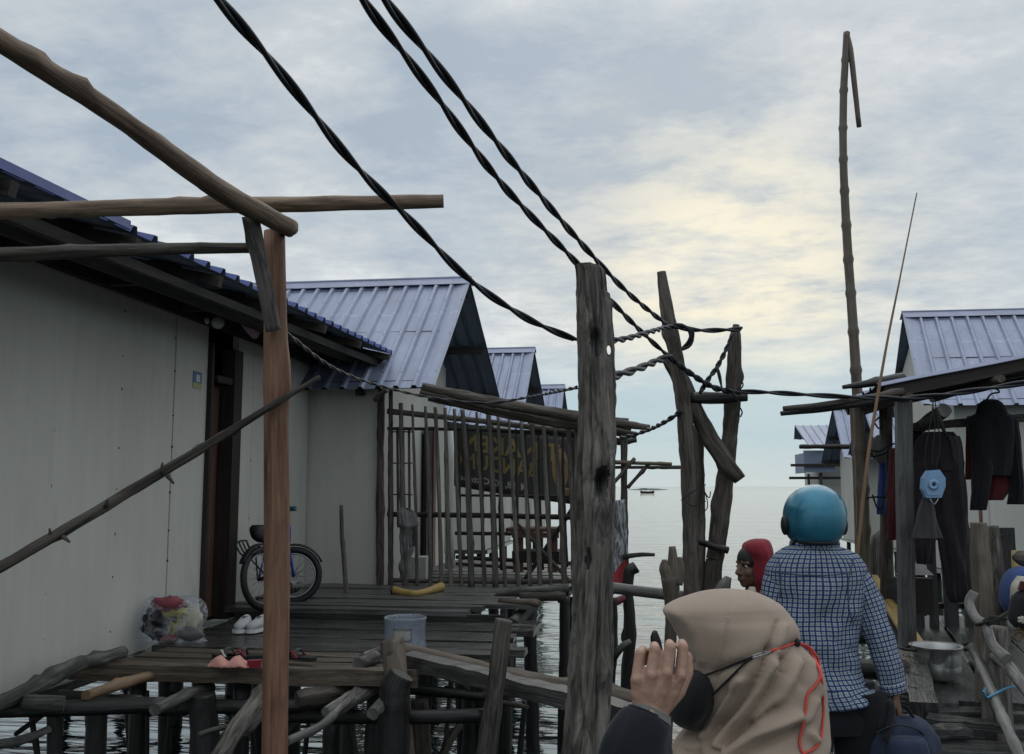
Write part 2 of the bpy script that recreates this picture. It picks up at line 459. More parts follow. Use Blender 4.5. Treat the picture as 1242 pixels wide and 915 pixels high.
def roof_mat(name, col, rough, screws=False):
    m, nt, b = newmat(name)
    uv = nd(nt, 'ShaderNodeTexCoord').outputs['UV']
    n1 = noise_(nt, mapping(nt, uv, (3, 1.5, 1)), 1.0, 6, 0.65, 0.5)
    n2 = noise_(nt, mapping(nt, uv, (25, 2, 1)), 1.0, 4, 0.6)
    c = mixc(nt, ramp(nt, n1, [(0.35, g3(0)), (0.7, g3(1))]), tuple(x * 0.8 for x in col), tuple(x * 1.1 for x in col))
    c = mixc(nt, 0.6, c, ramp(nt, n2, [(0.3, g3(0.82)), (0.65, g3(1.06))]), 'MULTIPLY')
    if screws:
        sp = nd(nt, 'ShaderNodeSeparateXYZ'); nt.links.new(uv, sp.inputs[0])
        u, v = sp.outputs[0], sp.outputs[1]
        du = math_(nt, 'MULTIPLY', math_(nt, 'PINGPONG', math_(nt, 'SUBTRACT', u, 0.02), 0.0825), 1.0)
        dv = math_(nt, 'PINGPONG', math_(nt, 'ADD', v, 0.22), 0.36)
        dd = math_(nt, 'SQRT', math_(nt, 'ADD', math_(nt, 'MULTIPLY', du, du), math_(nt, 'MULTIPLY', dv, dv)))
        c = mixc(nt, math_(nt, 'LESS_THAN', dd, 0.009), c, (0.06, 0.06, 0.07))
        wv = noise_(nt, mapping(nt, uv, (4, 1, 1)), 1.0, 3)
        crease_glint = math_(nt, 'LESS_THAN', math_(nt, 'ABSOLUTE', math_(nt, 'SUBTRACT', math_(nt, 'ADD', v, math_(nt, 'MULTIPLY', wv, 0.05)), 0.78)), 0.006)
        c = mixc(nt, math_(nt, 'MULTIPLY', crease_glint, math_(nt, 'MULTIPLY', ramp(nt, n1, [(0.4, g3(0)), (0.6, g3(1))]), 0.7)), c, (0.6, 0.62, 0.7))  # pale line painted as light caught on a dent crease
        rs = noise_(nt, mapping(nt, uv, (30, 1.2, 1), (3, 3, 0)), 1.0, 5, 0.7)
        c = mixc(nt, math_(nt, 'MULTIPLY', ramp(nt, rs, [(0.62, g3(0)), (0.74, g3(1))]), 0.5), c, (0.2, 0.17, 0.18))
    nt.links.new(c, b.inputs['Base Color'])
    b.inputs['Roughness'].default_value = rough; b.inputs['Metallic'].default_value = 0.25
    bump(nt, b, noise_(nt, mapping(nt, uv, (5, 2.2, 1)), 1.0, 3), 0.25, 0.02)
    return m
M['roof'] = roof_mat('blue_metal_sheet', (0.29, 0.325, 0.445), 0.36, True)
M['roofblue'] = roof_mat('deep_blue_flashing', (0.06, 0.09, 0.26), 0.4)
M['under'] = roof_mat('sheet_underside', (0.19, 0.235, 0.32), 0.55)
M['cap'] = roof_mat('ridge_cap_metal', (0.3, 0.32, 0.44), 0.4)
M['black'] = plain('black_rubber', (0.012, 0.012, 0.013), 0.55)
M['cable'] = plain('black_cable', (0.018, 0.019, 0.024), 0.5, spec=0.35)
M['bluepaint'] = plain('blue_paint', (0.02, 0.05, 0.35), 0.3, spec=0.5)
M['steel'] = plain('dull_steel', (0.35, 0.35, 0.36), 0.35, 0.9)
M['white'] = plain('white_plastic', (0.62, 0.62, 0.6), 0.5, var=0.08)
M['alu'] = plain('dented_aluminium', (0.4, 0.4, 0.39), 0.36, 0.85, 0.35, 9, bs=0.3, bscale=22)
M['yellow'] = plain('yellow_plastic', (0.32, 0.22, 0.07), 0.6, var=0.4, scale=14)
M['orange'] = plain('orange_plastic', (0.5, 0.18, 0.03), 0.45)
M['lightblue'] = plain('light_blue_plastic', (0.22, 0.36, 0.55), 0.4, var=0.12)
M['red'] = plain('red_cord', (0.55, 0.06, 0.045), 0.6)
M['bulb'] = plain('milky_bulb', (0.6, 0.6, 0.58), 0.2, var=0.05)
M['bluetie'] = plain('blue_tie', (0.08, 0.3, 0.5), 0.5)
M['skin'] = plain('light_brown_skin', (0.39, 0.23, 0.165), 0.5, var=0.24, scale=48, bs=0.35, bscale=260)
M['darkskin'] = plain('dark_brown_skin', (0.15, 0.08, 0.055), 0.5, var=0.12, scale=30)
M['manskin'] = plain('tanned_skin', (0.2, 0.115, 0.085), 0.55, var=0.12, scale=30, bs=0.2, bscale=200)
M['hair'] = plain('black_hair', (0.012, 0.01, 0.009), 0.5, bs=0.5, bscale=300)
M['eyew'] = plain('eye_white', (0.3, 0.27, 0.24), 0.3, var=0.05)
M['hijab'] = fabric('taupe_cloth', (0.355, 0.275, 0.215), 0.09, 6, 900)
M['blackcloth'] = fabric('black_cloth', (0.012, 0.012, 0.015), 0.3)
M['navycloth'] = fabric('navy_cloth', (0.011, 0.012, 0.016), 0.3)
M['maskcloth'] = fabric('black_mask_cloth', (0.014, 0.013, 0.014), 0.2)
M['redcloth'] = fabric('red_cloth', (0.23, 0.022, 0.035), 0.2)
M['maroon'] = fabric('maroon_cloth', (0.07, 0.012, 0.014), 0.25)
M['greycloth'] = fabric('dark_grey_cloth', (0.06, 0.058, 0.062), 0.25)
M['midgrey'] = fabric('grey_cloth', (0.16, 0.155, 0.15), 0.3)
M['bluecloth'] = fabric('blue_cloth', (0.045, 0.085, 0.24), 0.25)
M['pink'] = fabric('pink_cloth', (0.6, 0.29, 0.25), 0.15)
M['purpledark'] = fabric('dark_plum_cloth', (0.03, 0.023, 0.027), 0.4)
M['bagcloth'] = fabric('navy_bag_cloth', (0.022, 0.03, 0.06), 0.3, 9, 500, 0.6)
M['yellowcloth'] = fabric('yellow_cloth', (0.42, 0.36, 0.12), 0.2)
M['creamcloth'] = fabric('cream_cloth', (0.5, 0.47, 0.38), 0.2)
M['mauve'] = fabric('mauve_cloth', (0.3, 0.2, 0.24), 0.2)

def check_mat():
    m, nt, b = newmat('blue_check_cotton')
    uv = nd(nt, 'ShaderNodeTexCoord').outputs['UV']
    wob = nd(nt, 'ShaderNodeTexNoise', {'Scale': 9.0, 'Detail': 2.0}); nt.links.new(uv, wob.inputs['Vector'])
    mp = nd(nt, 'ShaderNodeVectorMath', operation='MULTIPLY_ADD')
    nt.links.new(wob.outputs['Color'], mp.inputs[0]); mp.inputs[1].default_value = (0.012, 0.012, 0); nt.links.new(uv, mp.inputs[2])
    sp = nd(nt, 'ShaderNodeSeparateXYZ'); nt.links.new(mp.outputs[0], sp.inputs[0])
    u, v = sp.outputs[0], sp.outputs[1]
    P = 0.0094
    lu = math_(nt, 'LESS_THAN', math_(nt, 'PINGPONG', u, P), 0.003)
    lv = math_(nt, 'LESS_THAN', math_(nt, 'PINGPONG', v, P), 0.003)
    tu = math_(nt, 'GREATER_THAN', math_(nt, 'PINGPONG', u, P), P - 0.0022)
    tv = math_(nt, 'GREATER_THAN', math_(nt, 'PINGPONG', v, P), P - 0.0022)
    c = mixc(nt, math_(nt, 'MULTIPLY', math_(nt, 'MAXIMUM', tu, tv), 0.5), (0.37, 0.43, 0.44), (0.1, 0.13, 0.17))
    c = mixc(nt, math_(nt, 'MULTIPLY', lu, 0.9), c, (0.014, 0.024, 0.125)); c = mixc(nt, math_(nt, 'MULTIPLY', lv, 0.9), c, (0.014, 0.024, 0.125))
    nt.links.new(c, b.inputs['Base Color']); b.inputs['Roughness'].default_value = 0.9; b.inputs['Specular IOR Level'].default_value = 0.15
    bump(nt, b, noise_(nt, uv, 26, 5, 0.6, 0.6), 0.6, 0.012)
    return m
M['check'] = check_mat()
def helmet_mat():
    m, nt, b = newmat('teal_metallic_helmet')
    tc = nd(nt, 'ShaderNodeTexCoord').outputs['Object']
    fl = noise_(nt, tc, 900, 2, 0.5)
    c = ramp(nt, fl, [(0.35, (0.01, 0.11, 0.18)), (0.7, (0.035, 0.25, 0.36))])
    nt.links.new(c, b.inputs['Base Color']); b.inputs['Metallic'].default_value = 0.45
    b.inputs['Roughness'].default_value = 0.3; b.inputs['Coat Weight'].default_value = 0.6; b.inputs['Coat Roughness'].default_value = 0.12
    sc = noise_(nt, tc, 25, 5, 0.7)
    nt.links.new(math_(nt, 'ADD', math_(nt, 'MULTIPLY', sc, 0.25), 0.2), b.inputs['Roughness'])
    return m
M['helmet'] = helmet_mat()
def translucent(name, col, alpha_tr, rough=0.35):
    m, nt, b = newmat(name)
    b.inputs['Base Color'].default_value = (*col, 1); b.inputs['Roughness'].default_value = rough
    tr = nd(nt, 'ShaderNodeBsdfTransparent', {'Color': (0.92, 0.95, 1, 1)})
    tc = nd(nt, 'ShaderNodeTexCoord').outputs['Object']
    n = noise_(nt, tc, 16, 5, 0.65, 1.0)
    f = math_(nt, 'ADD', math_(nt, 'MULTIPLY', ramp(nt, n, [(0.42, g3(0)), (0.75, g3(1))]), 0.5), alpha_tr, clamp=True)
    mx = nd(nt, 'ShaderNodeMixShader'); nt.links.new(f, mx.inputs[0])
    nt.links.new(tr.outputs[0], mx.inputs[1]); nt.links.new(b.outputs[0], mx.inputs[2])
    nt.links.new(mx.outputs[0], nt.nodes['Material Output'].inputs['Surface'])
    bump(nt, b, noise_(nt, tc, 40, 4, 0.6, 1.0), 0.6, 0.01)
    return m
M['polybag'] = translucent('clear_polythene', (0.8, 0.82, 0.85), 0.04)
M['jug'] = translucent('blue_clear_plastic', (0.31, 0.345, 0.40), 0.42, 0.25)
def tarp_mat():
    m, nt, b = newmat('printed_tarp')
    uv = nd(nt, 'ShaderNodeTexCoord').outputs['UV']
    sp = nd(nt, 'ShaderNodeSeparateXYZ'); nt.links.new(uv, sp.inputs[0])
    n = noise_(nt, mapping(nt, uv, (5, 3.5, 1)), 1.0, 4, 0.6, 1.5)
    c = ramp(nt, n, [(0.4, (0.03, 0.032, 0.04)), (0.5, (0.2, 0.2, 0.21)), (0.62, (0.42, 0.43, 0.45))])
    n2 = noise_(nt, mapping(nt, uv, (3, 6, 1)), 1.0, 2)
    red = math_(nt, 'GREATER_THAN', math_(nt, 'ADD', sp.outputs[1], math_(nt, 'MULTIPLY', n2, 0.2)), 0.86)
    c = mixc(nt, red, c, (0.3, 0.025, 0.035))
    nt.links.new(c, b.inputs['Base Color']); b.inputs['Roughness'].default_value = 0.5
    return m
M['tarp'] = tarp_mat()
M['banner'] = plain('dark_banner_vinyl', (0.036, 0.038, 0.037), 0.6, var=0.25, scale=4)
M['bannertext'] = plain('yellow_print', (0.2, 0.145, 0.05), 0.6, var=0.5)
M['bannerwhite'] = plain('pale_print', (0.3, 0.3, 0.27), 0.6)

def water_mat():
    m, nt, b = newmat('sea_water')
    p = nd(nt, 'ShaderNodeNewGeometry').outputs['Position']
    n1 = noise_(nt, mapping(nt, p, (0.55, 1.7, 1)), 1.0, 3, 0.5, 0.6)
    n2 = noise_(nt, mapping(nt, p, (1.7, 6.5, 1)), 1.0, 3, 0.5, 0.4)
    n3 = noise_(nt, mapping(nt, p, (0.06, 0.25, 1)), 1.0, 3, 0.5)
    h = math_(nt, 'ADD', math_(nt, 'MULTIPLY', n1, 1.0), math_(nt, 'ADD', math_(nt, 'MULTIPLY', n2, 0.3), math_(nt, 'MULTIPLY', n3, 2.2)))
    b.inputs['Base Color'].default_value = (0.02, 0.032, 0.03, 1); b.inputs['Roughness'].default_value = 0.04
    b.inputs['IOR'].default_value = 1.45; b.inputs['Specular IOR Level'].default_value = 0.5
    bump(nt, b, h, 1.0, 0.1)
    return m
M['water'] = water_mat()
M['hill'] = plain('far_hill', (0.05, 0.07, 0.075), 0.95, scale=0.02)
# ------------------------------------------------------------------ world and light
GLOW = ray(885, 345).normalized()
wd = bpy.data.worlds.new('World'); SC.world = wd; wd.use_nodes = True
nt = wd.node_tree; bg = nt.nodes['Background']; bg.inputs['Strength'].default_value = 0.1
gen = nd(nt, 'ShaderNodeTexCoord').outputs['Generated']
sp = nd(nt, 'ShaderNodeSeparateXYZ'); nt.links.new(gen, sp.inputs[0])
dx, dy, dz = sp.outputs
zc = math_(nt, 'ADD', math_(nt, 'MAXIMUM', dz, 0.0), 0.17)
pu, pv = math_(nt, 'DIVIDE', dx, zc), math_(nt, 'DIVIDE', dy, zc)
cv = nd(nt, 'ShaderNodeCombineXYZ'); nt.links.new(pu, cv.inputs[0]); nt.links.new(pv, cv.inputs[1]); cv.inputs[2].default_value = 3.7
n1 = noise_(nt, mapping(nt, cv.outputs[0], (1.3, 1.35, 1)), 1.0, 11, 0.62, 0.1)
n2 = noise_(nt, mapping(nt, cv.outputs[0], (4.2, 5.6, 1), (4, 9, 2)), 1.0, 12, 0.64, 0.15)
n3 = noise_(nt, mapping(nt, cv.outputs[0], (0.3, 0.5, 1), (14, 3, 1)), 1.0, 5, 0.5, 0.2)
dens = math_(nt, 'ADD', math_(nt, 'MULTIPLY', n1, 0.5), math_(nt, 'ADD', math_(nt, 'MULTIPLY', n2, 0.35), math_(nt, 'MULTIPLY', n3, 0.15)))
cl = ramp(nt, dens, [(0.40, (0.37, 0.44, 0.52)), (0.46, (0.46, 0.52, 0.575)), (0.52, (0.56, 0.60, 0.63)), (0.58, (0.70, 0.73, 0.74))])
cd_ = nd(nt, 'ShaderNodeVectorMath', operation='DOT_PRODUCT'); nt.links.new(gen, cd_.inputs[0]); cd_.inputs[1].default_value = GLOW
ang = cd_.outputs['Value']
glow = ramp(nt, ang, [(0.966, g3(0)), (0.987, g3(0.25)), (0.9988, g3(0.95))])
gm = math_(nt, 'MULTIPLY', glow, ramp(nt, n2, [(0.36, g3(0.25)), (0.58, g3(1))]))
cl = mixc(nt, gm, cl, (0.93, 0.85, 0.65))
front = nd(nt, 'ShaderNodeMapRange', {'From Min': -0.6, 'From Max': 0.7, 'To Min': 1.05, 'To Max': 1.0}); nt.links.new(dy, front.inputs[0])
zen = nd(nt, 'ShaderNodeMapRange', {'From Min': 0.45, 'From Max': 0.95, 'To Min': 1.0, 'To Max': 1.85}); nt.links.new(dz, zen.inputs[0])
cl = mixc(nt, 1.0, cl, front.outputs[0], 'MULTIPLY')
cl = mixc(nt, 1.0, cl, zen.outputs[0], 'MULTIPLY')
hz = ramp(nt, dz, [(0.0, (0.50, 0.60, 0.64)), (0.05, (0.40, 0.545, 0.62)), (0.14, (0.40, 0.53, 0.62))])
hz = mixc(nt, 1.0, hz, front.outputs[0], 'MULTIPLY')
hz = mixc(nt, math_(nt, 'MULTIPLY', glow, 0.2), hz, (0.72, 0.74, 0.66))
edge = math_(nt, 'ADD', dz, math_(nt, 'MULTIPLY', math_(nt, 'SUBTRACT', n1, 0.5), 0.16))
hf = ramp(nt, edge, [(0.10, g3(1)), (0.165, g3(0))])
cl = mixc(nt, math_(nt, 'MULTIPLY', hf, 0.9), cl, hz)
sky = nd(nt, 'ShaderNodeTexSky', sky_type='NISHITA', sun_disc=False)
sky.sun_elevation = math.radians(38); sky.sun_rotation = math.radians(6); sky.dust_density = 1.0
ten = mixc(nt, 1.0, cl, (10.7, 10.7, 10.6), 'MULTIPLY')
fin = mixc(nt, 0.93, sky.outputs[0], ten)
nt.links.new(fin, bg.inputs['Color'])
sl = bpy.data.lights.new('sun', 'SUN'); so = bpy.data.objects.new('sun', sl); COL.objects.link(so)
sl.energy = 0.5; sl.angle = math.radians(60); sl.color = (1, 0.93, 0.8)
EL = math.radians(38)
sdir = V((math.sin(math.radians(6)) * math.cos(EL), math.cos(math.radians(6)) * math.cos(EL), math.sin(EL)))
so.rotation_euler = sdir.to_track_quat('Z', 'Y').to_euler(); so.location = (0, 30, 30)
SC.view_settings.view_transform = 'Standard'; SC.view_settings.look = 'None'; SC.view_settings.exposure = 0; SC.view_settings.gamma = 1
# ------------------------------------------------------------------ water, far shore
mb = MB(); mb.box((0, 4000, -0.5), (14000, 9000, 1.0)); tag(mb.build('water', M['water'], None, (0, 0, 0)), kind='structure')
mb = MB()
for i in range(44):                                   # a low wooded island on the horizon
    t = i / 43; p = W(770 + 34 * t, 590, 620)
    mb.ell((p.x, p.y, 0), (R(2, 4.5), 3, 0.3 + R(0.3, 0.9) * math.sin(math.pi * t) ** 1.2 * R(0.5, 1.1)), seg=8, rings=6)
tag(mb.build('hills', M['hill']), kind='structure')
# rowing boat far out
p = WZ(785, 593.5, 0.0); p = W(785, 590, 300); p.z = 0
bt = thing('rowing_boat', 'small dark open boat out on the water under the low island', 'boat', p)
def hull(u, v):
    x = (u - 0.5) * 4.4; w = 0.7 * (1 - (2 * u - 1) ** 2) ** 0.7; a = math.pi * v
    return p + V((x, -w * math.cos(a), 0.55 - 0.75 * math.sin(a) + 0.35 * (2 * u - 1) ** 4))
mb = MB(); mb.grid(hull, 14, 8, thick=(0, 0, 0.05)); mb.build('hull', M['darkwood'], bt)
mb = MB()
mb.box(p + V((0.5, 0, 0.5)), (0.3, 1.2, 0.05)); mb.build('seat', M['darkwood'], bt)

# ------------------------------------------------------------------ roof sheets and houses
def roof_sheet(mb, R0, R1, E0, E1, pitch, h=0.028, mi_top=0, mi_bot=1, thick=0.004, nt_=6, dent=0.009):
    """ribbed sheet between ridge R0-R1 and eave E0-E1; ribs run from ridge to eave"""
    R0, R1, E0, E1 = V(R0), V(R1), V(E0), V(E1)
    L = (R1 - R0).length; n = (R1 - R0).cross(E0 - R0).normalized()
    if n.z < 0: n = -n
    cols = []; s = 0.02
    cols.append((0, 0.0)); cols.append((0.018, h)); 
    while s + pitch < L:
        c = s + pitch
        cols += [(c - 0.032, 0), (c - 0.014, h), (c + 0.014, h), (c + 0.032, 0)]
        s = c
    cols.append((L, 0))
    cols = [c for c in cols if c[0] <= L]
    nc = len(cols)
    def pt(c, j, off):
        t = j / nt_; a = R0.lerp(R1, c[0] / L); b = E0.lerp(E1, c[0] / L); q = a.lerp(b, t)
        return q + n * (c[1] + off + (dent * noise.noise(q * 1.7) if 0 < t < 1 or True else 0))
    for off, mi in ((0, mi_top), (-thick, mi_bot)):
        vs = [pt(c, j, off) for j in range(nt_ + 1) for c in cols]
        fs = [(j * nc + i, j * nc + i + 1, (j + 1) * nc + i + 1, (j + 1) * nc + i) for j in range(nt_) for i in range(nc - 1)]
        SL = (E0 - R0).length
        uv = [[(cols[k % nc][0], (k // nc) / nt_ * SL) for k in f] for f in fs]
        mb.add(vs, fs, uv, mi, False)
    o = len(mb.v) - 2 * nc * (nt_ + 1); b = nc * (nt_ + 1)
    for i in range(nc - 1):
        for j in (0, nt_):
            mb.f.append([o + j * nc + i, o + j * nc + i + 1, o + b + j * nc + i + 1, o + b + j * nc + i]); mb.mi.append(mi_top); mb.sm.append(False); mb.uv.append([(0, 0)] * 4)
    for j in range(nt_):
        for i in (0, nc - 1):
            mb.f.append([o + j * nc + i, o + (j + 1) * nc + i, o + b + (j + 1) * nc + i, o + b + j * nc + i]); mb.mi.append(mi_top); mb.sm.append(False); mb.uv.append([(0, 0)] * 4)

def stilts(parent, xs, ys, ztop, r=0.06, mat='darklog'):
    for x in xs:
        for y in ys:
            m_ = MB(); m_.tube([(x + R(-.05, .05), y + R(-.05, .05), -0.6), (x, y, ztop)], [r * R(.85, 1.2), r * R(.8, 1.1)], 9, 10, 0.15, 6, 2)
            m_.build('stilt', M[mat], parent)

def gable_house(label, sg, xw, xg, ye, zr, ze, yw, zb, xback, pitch=0.165, sx=3):
    """sg -1/+1: side of the lane; xg: gable edge x at (near eave, ridge, far eave); ye: y of the same; ze: near and far eave height"""
    t = thing('stilt_house', label, 'house', (xw + sg * 1.5, (yw[0] + yw[1]) / 2, 0))
    n_, a_, f_ = ye
    Rg, Rb = V((xg[1], a_, zr)), V((xback, a_, zr))
    r_ = MB()
    roof_sheet(r_, Rg, Rb, (xg[0], n_, ze[0]), (xback, n_, ze[0]), pitch)
    roof_sheet(r_, Rg + V((0, 0.02, -0.012)), Rb + V((0, 0.02, -0.012)), (xg[2], f_, ze[1]), (xback, f_, ze[1]), pitch)
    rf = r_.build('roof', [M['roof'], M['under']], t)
    c_ = MB()
    d1 = (V((0, n_ - a_, ze[0] - zr))).normalized(); d2 = V((0, f_ - a_, ze[1] - zr)).normalized()
    for d in (d1, d2):
        a = Rg + V((-sg * 0.015, 0, 0.047)); b = Rb + V((0, 0, 0.047))
        c_.prism([a, b, b + d * 0.15, a + d * 0.15], (0, 0, -0.005))
    c_.tube([Rg + V((-sg * .015, 0, .045)), Rb + V((0, 0, .045))], 0.016, 8, 4)
    c_.build('ridge_cap', M['cap'], rf)
    def zroof(y): return zr + (ze[0] - zr) * (a_ - y) / (a_ - n_) if y < a_ else zr + (ze[1] - zr) * (y - a_) / (f_ - a_)
    w_ = MB(); th = 0.05
    xb2 = xback - sg * 0.2; z0, z1 = zroof(yw[0]) - 0.06, zroof(yw[1]) - 0.06
    w_.prism([(xw, yw[0], zb), (xb2, yw[0], zb), (xb2, yw[0], z0), (xw, yw[0], z0)], (0, th, 0))
    w_.prism([(xw, yw[1], zb), (xb2, yw[1], zb), (xb2, yw[1], z1), (xw, yw[1], z1)], (0, -th, 0))
    for x in (xw, xb2):
        s_ = sg if x == xw else -sg
        w_.prism([(x, yw[0] + th, zb), (x, yw[1] - th, zb), (x, yw[1] - th, z1 + 0.0), (x, a_, zr - 0.08), (x, yw[0] + th, z0)], (s_ * th, 0, 0))
    w_.build('wall', M['wall_plain'], t)
    p_ = MB()                                          # purlins that show under the overhang
    for (ya, za, yb, zb_) in ((a_, zr, n_, ze[0]), (a_, zr, f_, ze[1])):
        for k in (0.06, 0.5, 0.93):
            y, z = ya + (yb - ya) * k, za + (zb_ - za) * k - 0.05
            x0 = xg[1] + (xg[0 if yb == n_ else 2] - xg[1]) * k
            p_.box(((x0 + sg * 0.03 + xback) / 2, y, z), (abs(xback - x0) - 0.06, 0.05, 0.07))
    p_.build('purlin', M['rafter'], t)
    f2 = MB(); f2.box(((xw + xb2) / 2, (yw[0] + yw[1]) / 2, zb - 0.03), (abs(xb2 - xw) + 0.1, yw[1] - yw[0] + 0.1, 0.05)); f2.build('floor', M['plank'], t)
    stilts(t, [xw + sg * (0.1 + 1.9 * i) for i in range(sx)], [yw[0] + 0.15, (yw[0] + yw[1]) / 2, yw[1] - 0.15], zb - 0.06)
    return t

ZL = CZ - 0.95           # left deck level
ZR = CZ - 1.05           # right deck level
# --- first house on the left: eave along the lane
XW = -3.1
h1 = thing('stilt_house', 'near grey panelled house at left with brown door and blue roof edge', 'house', (XW - 1.5, 5.5, 0))
y0, y1 = 2.2, 8.46
yd0, yd1 = WX(246, 600, XW).y, WX(284, 600, XW).y
zt = CZ + 1.2
w = MB()
def panel(ya, yb, za, zb_, x=XW, th=0.05):
    vs = [V((x, ya, za)), V((x, yb, za)), V((x, yb, zb_)), V((x, ya, zb_))]
    vs += [v - V((th, 0, 0)) for v in vs]
    fs = [(0, 1, 2, 3), (7, 6, 5, 4), (1, 0, 4, 5), (2, 1, 5, 6), (3, 2, 6, 7), (0, 3, 7, 4)]
    w.add(vs, fs, [[(vs[i].y - 4.65 - vs[i].x * 0.3 - 0.93, vs[i].z) for i in f] for f in fs])
ys = [y0, 4.65, 5.92]
panel(y0, 4.647, ZL - 0.1, zt); panel(4.653, 5.919, ZL - 0.06, zt - 0.01, XW - 0.006); panel(5.923, yd0, ZL - 0.04, zt); panel(yd1, y1, ZL - 0.02, zt)
w.box((XW - 2.5, y1 - 0.03, ZL + 1.05), (4.9, 0.05, 2.2)); w.box((XW - 2.5, y0 + 0.03, ZL + 1.05), (4.9, 0.05, 2.2)); w.box((XW - 4.97, 5.3, ZL + 1.05), (0.05, 6.1, 2.2))
w.build('wall', M['wall'], h1)
XE, ZE = -2.35, CZ + 1.2
def ZEy(y): return CZ + 1.13 + 0.0142 * (y - 0.6)
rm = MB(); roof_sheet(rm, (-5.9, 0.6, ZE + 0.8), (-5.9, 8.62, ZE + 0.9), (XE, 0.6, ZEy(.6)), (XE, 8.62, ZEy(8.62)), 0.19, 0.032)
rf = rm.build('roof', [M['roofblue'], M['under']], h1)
fl = MB(); fl.beam((XE + 0.012, 1.2, ZEy(1.2) + .015), (XE + 0.012, 3.98, ZEy(3.98) + .018), 0.012, 0.04); fl.build('flashing', M['roofblue'], rf)
r2 = MB()
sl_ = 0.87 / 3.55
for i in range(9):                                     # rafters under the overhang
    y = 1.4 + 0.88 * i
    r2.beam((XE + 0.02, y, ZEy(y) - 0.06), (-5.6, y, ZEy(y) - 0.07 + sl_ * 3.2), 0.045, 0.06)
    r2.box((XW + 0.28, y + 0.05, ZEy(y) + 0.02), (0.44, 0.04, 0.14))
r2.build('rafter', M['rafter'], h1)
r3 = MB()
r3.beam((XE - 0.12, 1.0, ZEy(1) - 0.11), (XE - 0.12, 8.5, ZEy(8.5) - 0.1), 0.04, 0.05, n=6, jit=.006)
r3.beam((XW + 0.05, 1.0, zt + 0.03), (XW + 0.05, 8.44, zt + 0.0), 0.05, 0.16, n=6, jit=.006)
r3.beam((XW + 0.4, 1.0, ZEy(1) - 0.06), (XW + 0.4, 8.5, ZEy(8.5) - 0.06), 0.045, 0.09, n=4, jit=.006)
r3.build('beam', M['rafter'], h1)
r4 = MB(); r4.prism([(XE - 0.02, 8.53, ZEy(8.5) - 0.03), (XE - 0.2, 8.53, ZEy(8.5) - 0.2), (XW - 0.1, 8.53, ZEy(8.5) - 0.1), (XW - 0.1, 8.53, ZEy(8.5) + 0.12)], (0, 0.03, 0)); r4.build('fascia', M['rafter'], h1)
dr = MB(); dr.box((XW - 0.09, (yd0 + yd1) / 2 - 0.04, ZL + 0.85), (0.035, yd1 - yd0 - 0.12, 1.7)); d_ = dr.build('door', M['doorwood'], h1)
df = MB()
df.box((XW - 0.01, yd0 + 0.02, ZL + 0.98), (0.09, 0.035, 2.0)); df.box((XW - 0.01, yd1 - 0.075, ZL + 0.98), (0.1, 0.145, 2.0)); df.box((XW - 0.012, (yd0 + yd1) / 2, ZL + 1.73), (0.08, yd1 - yd0 - 0.22, 0.05))
df.box((XW - 0.06, (yd0 + yd1) / 2 + 0.11, ZL + 0.85), (0.05, 0.03, 1.7))
df.build('door_frame', M['darkwood'], h1)
dk = MB(); dk.box((XW - 0.35, 7.3, ZL + 1.2), (0.03, 2.2, 2.6)); dk.box((XW - 0.2, 8.39, ZL + 1.2), (0.27, 0.03, 2.6)); dk.build('dark_backing', M['darkwood'], h1)  # added dark panels standing in for the unlit space behind the doorway
fm = MB(); fm.box((XW - 2.55, 5.3, ZL - 0.16), (4.9, 6.2, 0.05)); fm.build('floor', M['plank'], h1)
stilts(h1, [XW + 0.02, XW - 2.2, XW - 4.6], [3.4, 5.9, 8.2], ZL - 0.19, 0.05)

gable_house('grey house with lavender metal gable roof behind the bamboo fence', -1, -2.4, (-1.84, -1.84, -1.84), (8.18, 9.9, 12.1), CZ + 2.2, (CZ + 0.87, CZ + 1.1), (8.5, 11.3), ZL + 0.02, -7.2)
gable_house('middle house of the left row, its gable just right of the big lavender roof', -1, -2.4, (-1.8, -1.8, -1.8), (13.9, 15.6, 17.7), CZ + 2.26, (CZ + 0.9, CZ + 1.2), (14.2, 17.0), ZL, -7.2)
gable_house('farthest house of the left row, half hidden by the thick split post', -1, -2.4, (-1.8, -1.8, -1.8), (19.9, 21.5, 23.5), CZ + 2.26, (CZ + 0.9, CZ + 1.2), (20.2, 23.0), ZL, -7.2)
# --- right row
def PX(px, Y): return (px - 783) / 1157.0 * Y
gable_house('near right house with lavender roof above the porch hung with clothes', 1, 3.75, (PX(1103, 11.9), PX(1087, 13.6), PX(1066, 15.4)), (11.9, 13.6, 15.4), CZ + 2.36, (CZ + 0.96, CZ + 1.05), (12.2, 15.0), ZR, 9.5, 0.2)
gable_house('pale house with steep blue gable between the bamboo pole and the far shed', 1, 4.75, (PX(1013, 21.3), PX(1003, 23), PX(987, 24.8)), (21.3, 23, 24.8), CZ + 1.84, (CZ + 0.6, CZ + 0.55), (21.9, 24.3), ZR - 0.2, 10.5, 0.2)
gable_house('small steep gabled house just behind the tall bamboo pole', 1, 4.6, (PX(1052, 16.9), PX(1034, 18.3), PX(1018, 19.6)), (16.9, 18.3, 19.6), CZ + 1.62, (CZ + 0.62, CZ + 0.6), (17.3, 19.2), ZR - 0.1, 10.5, 0.2)
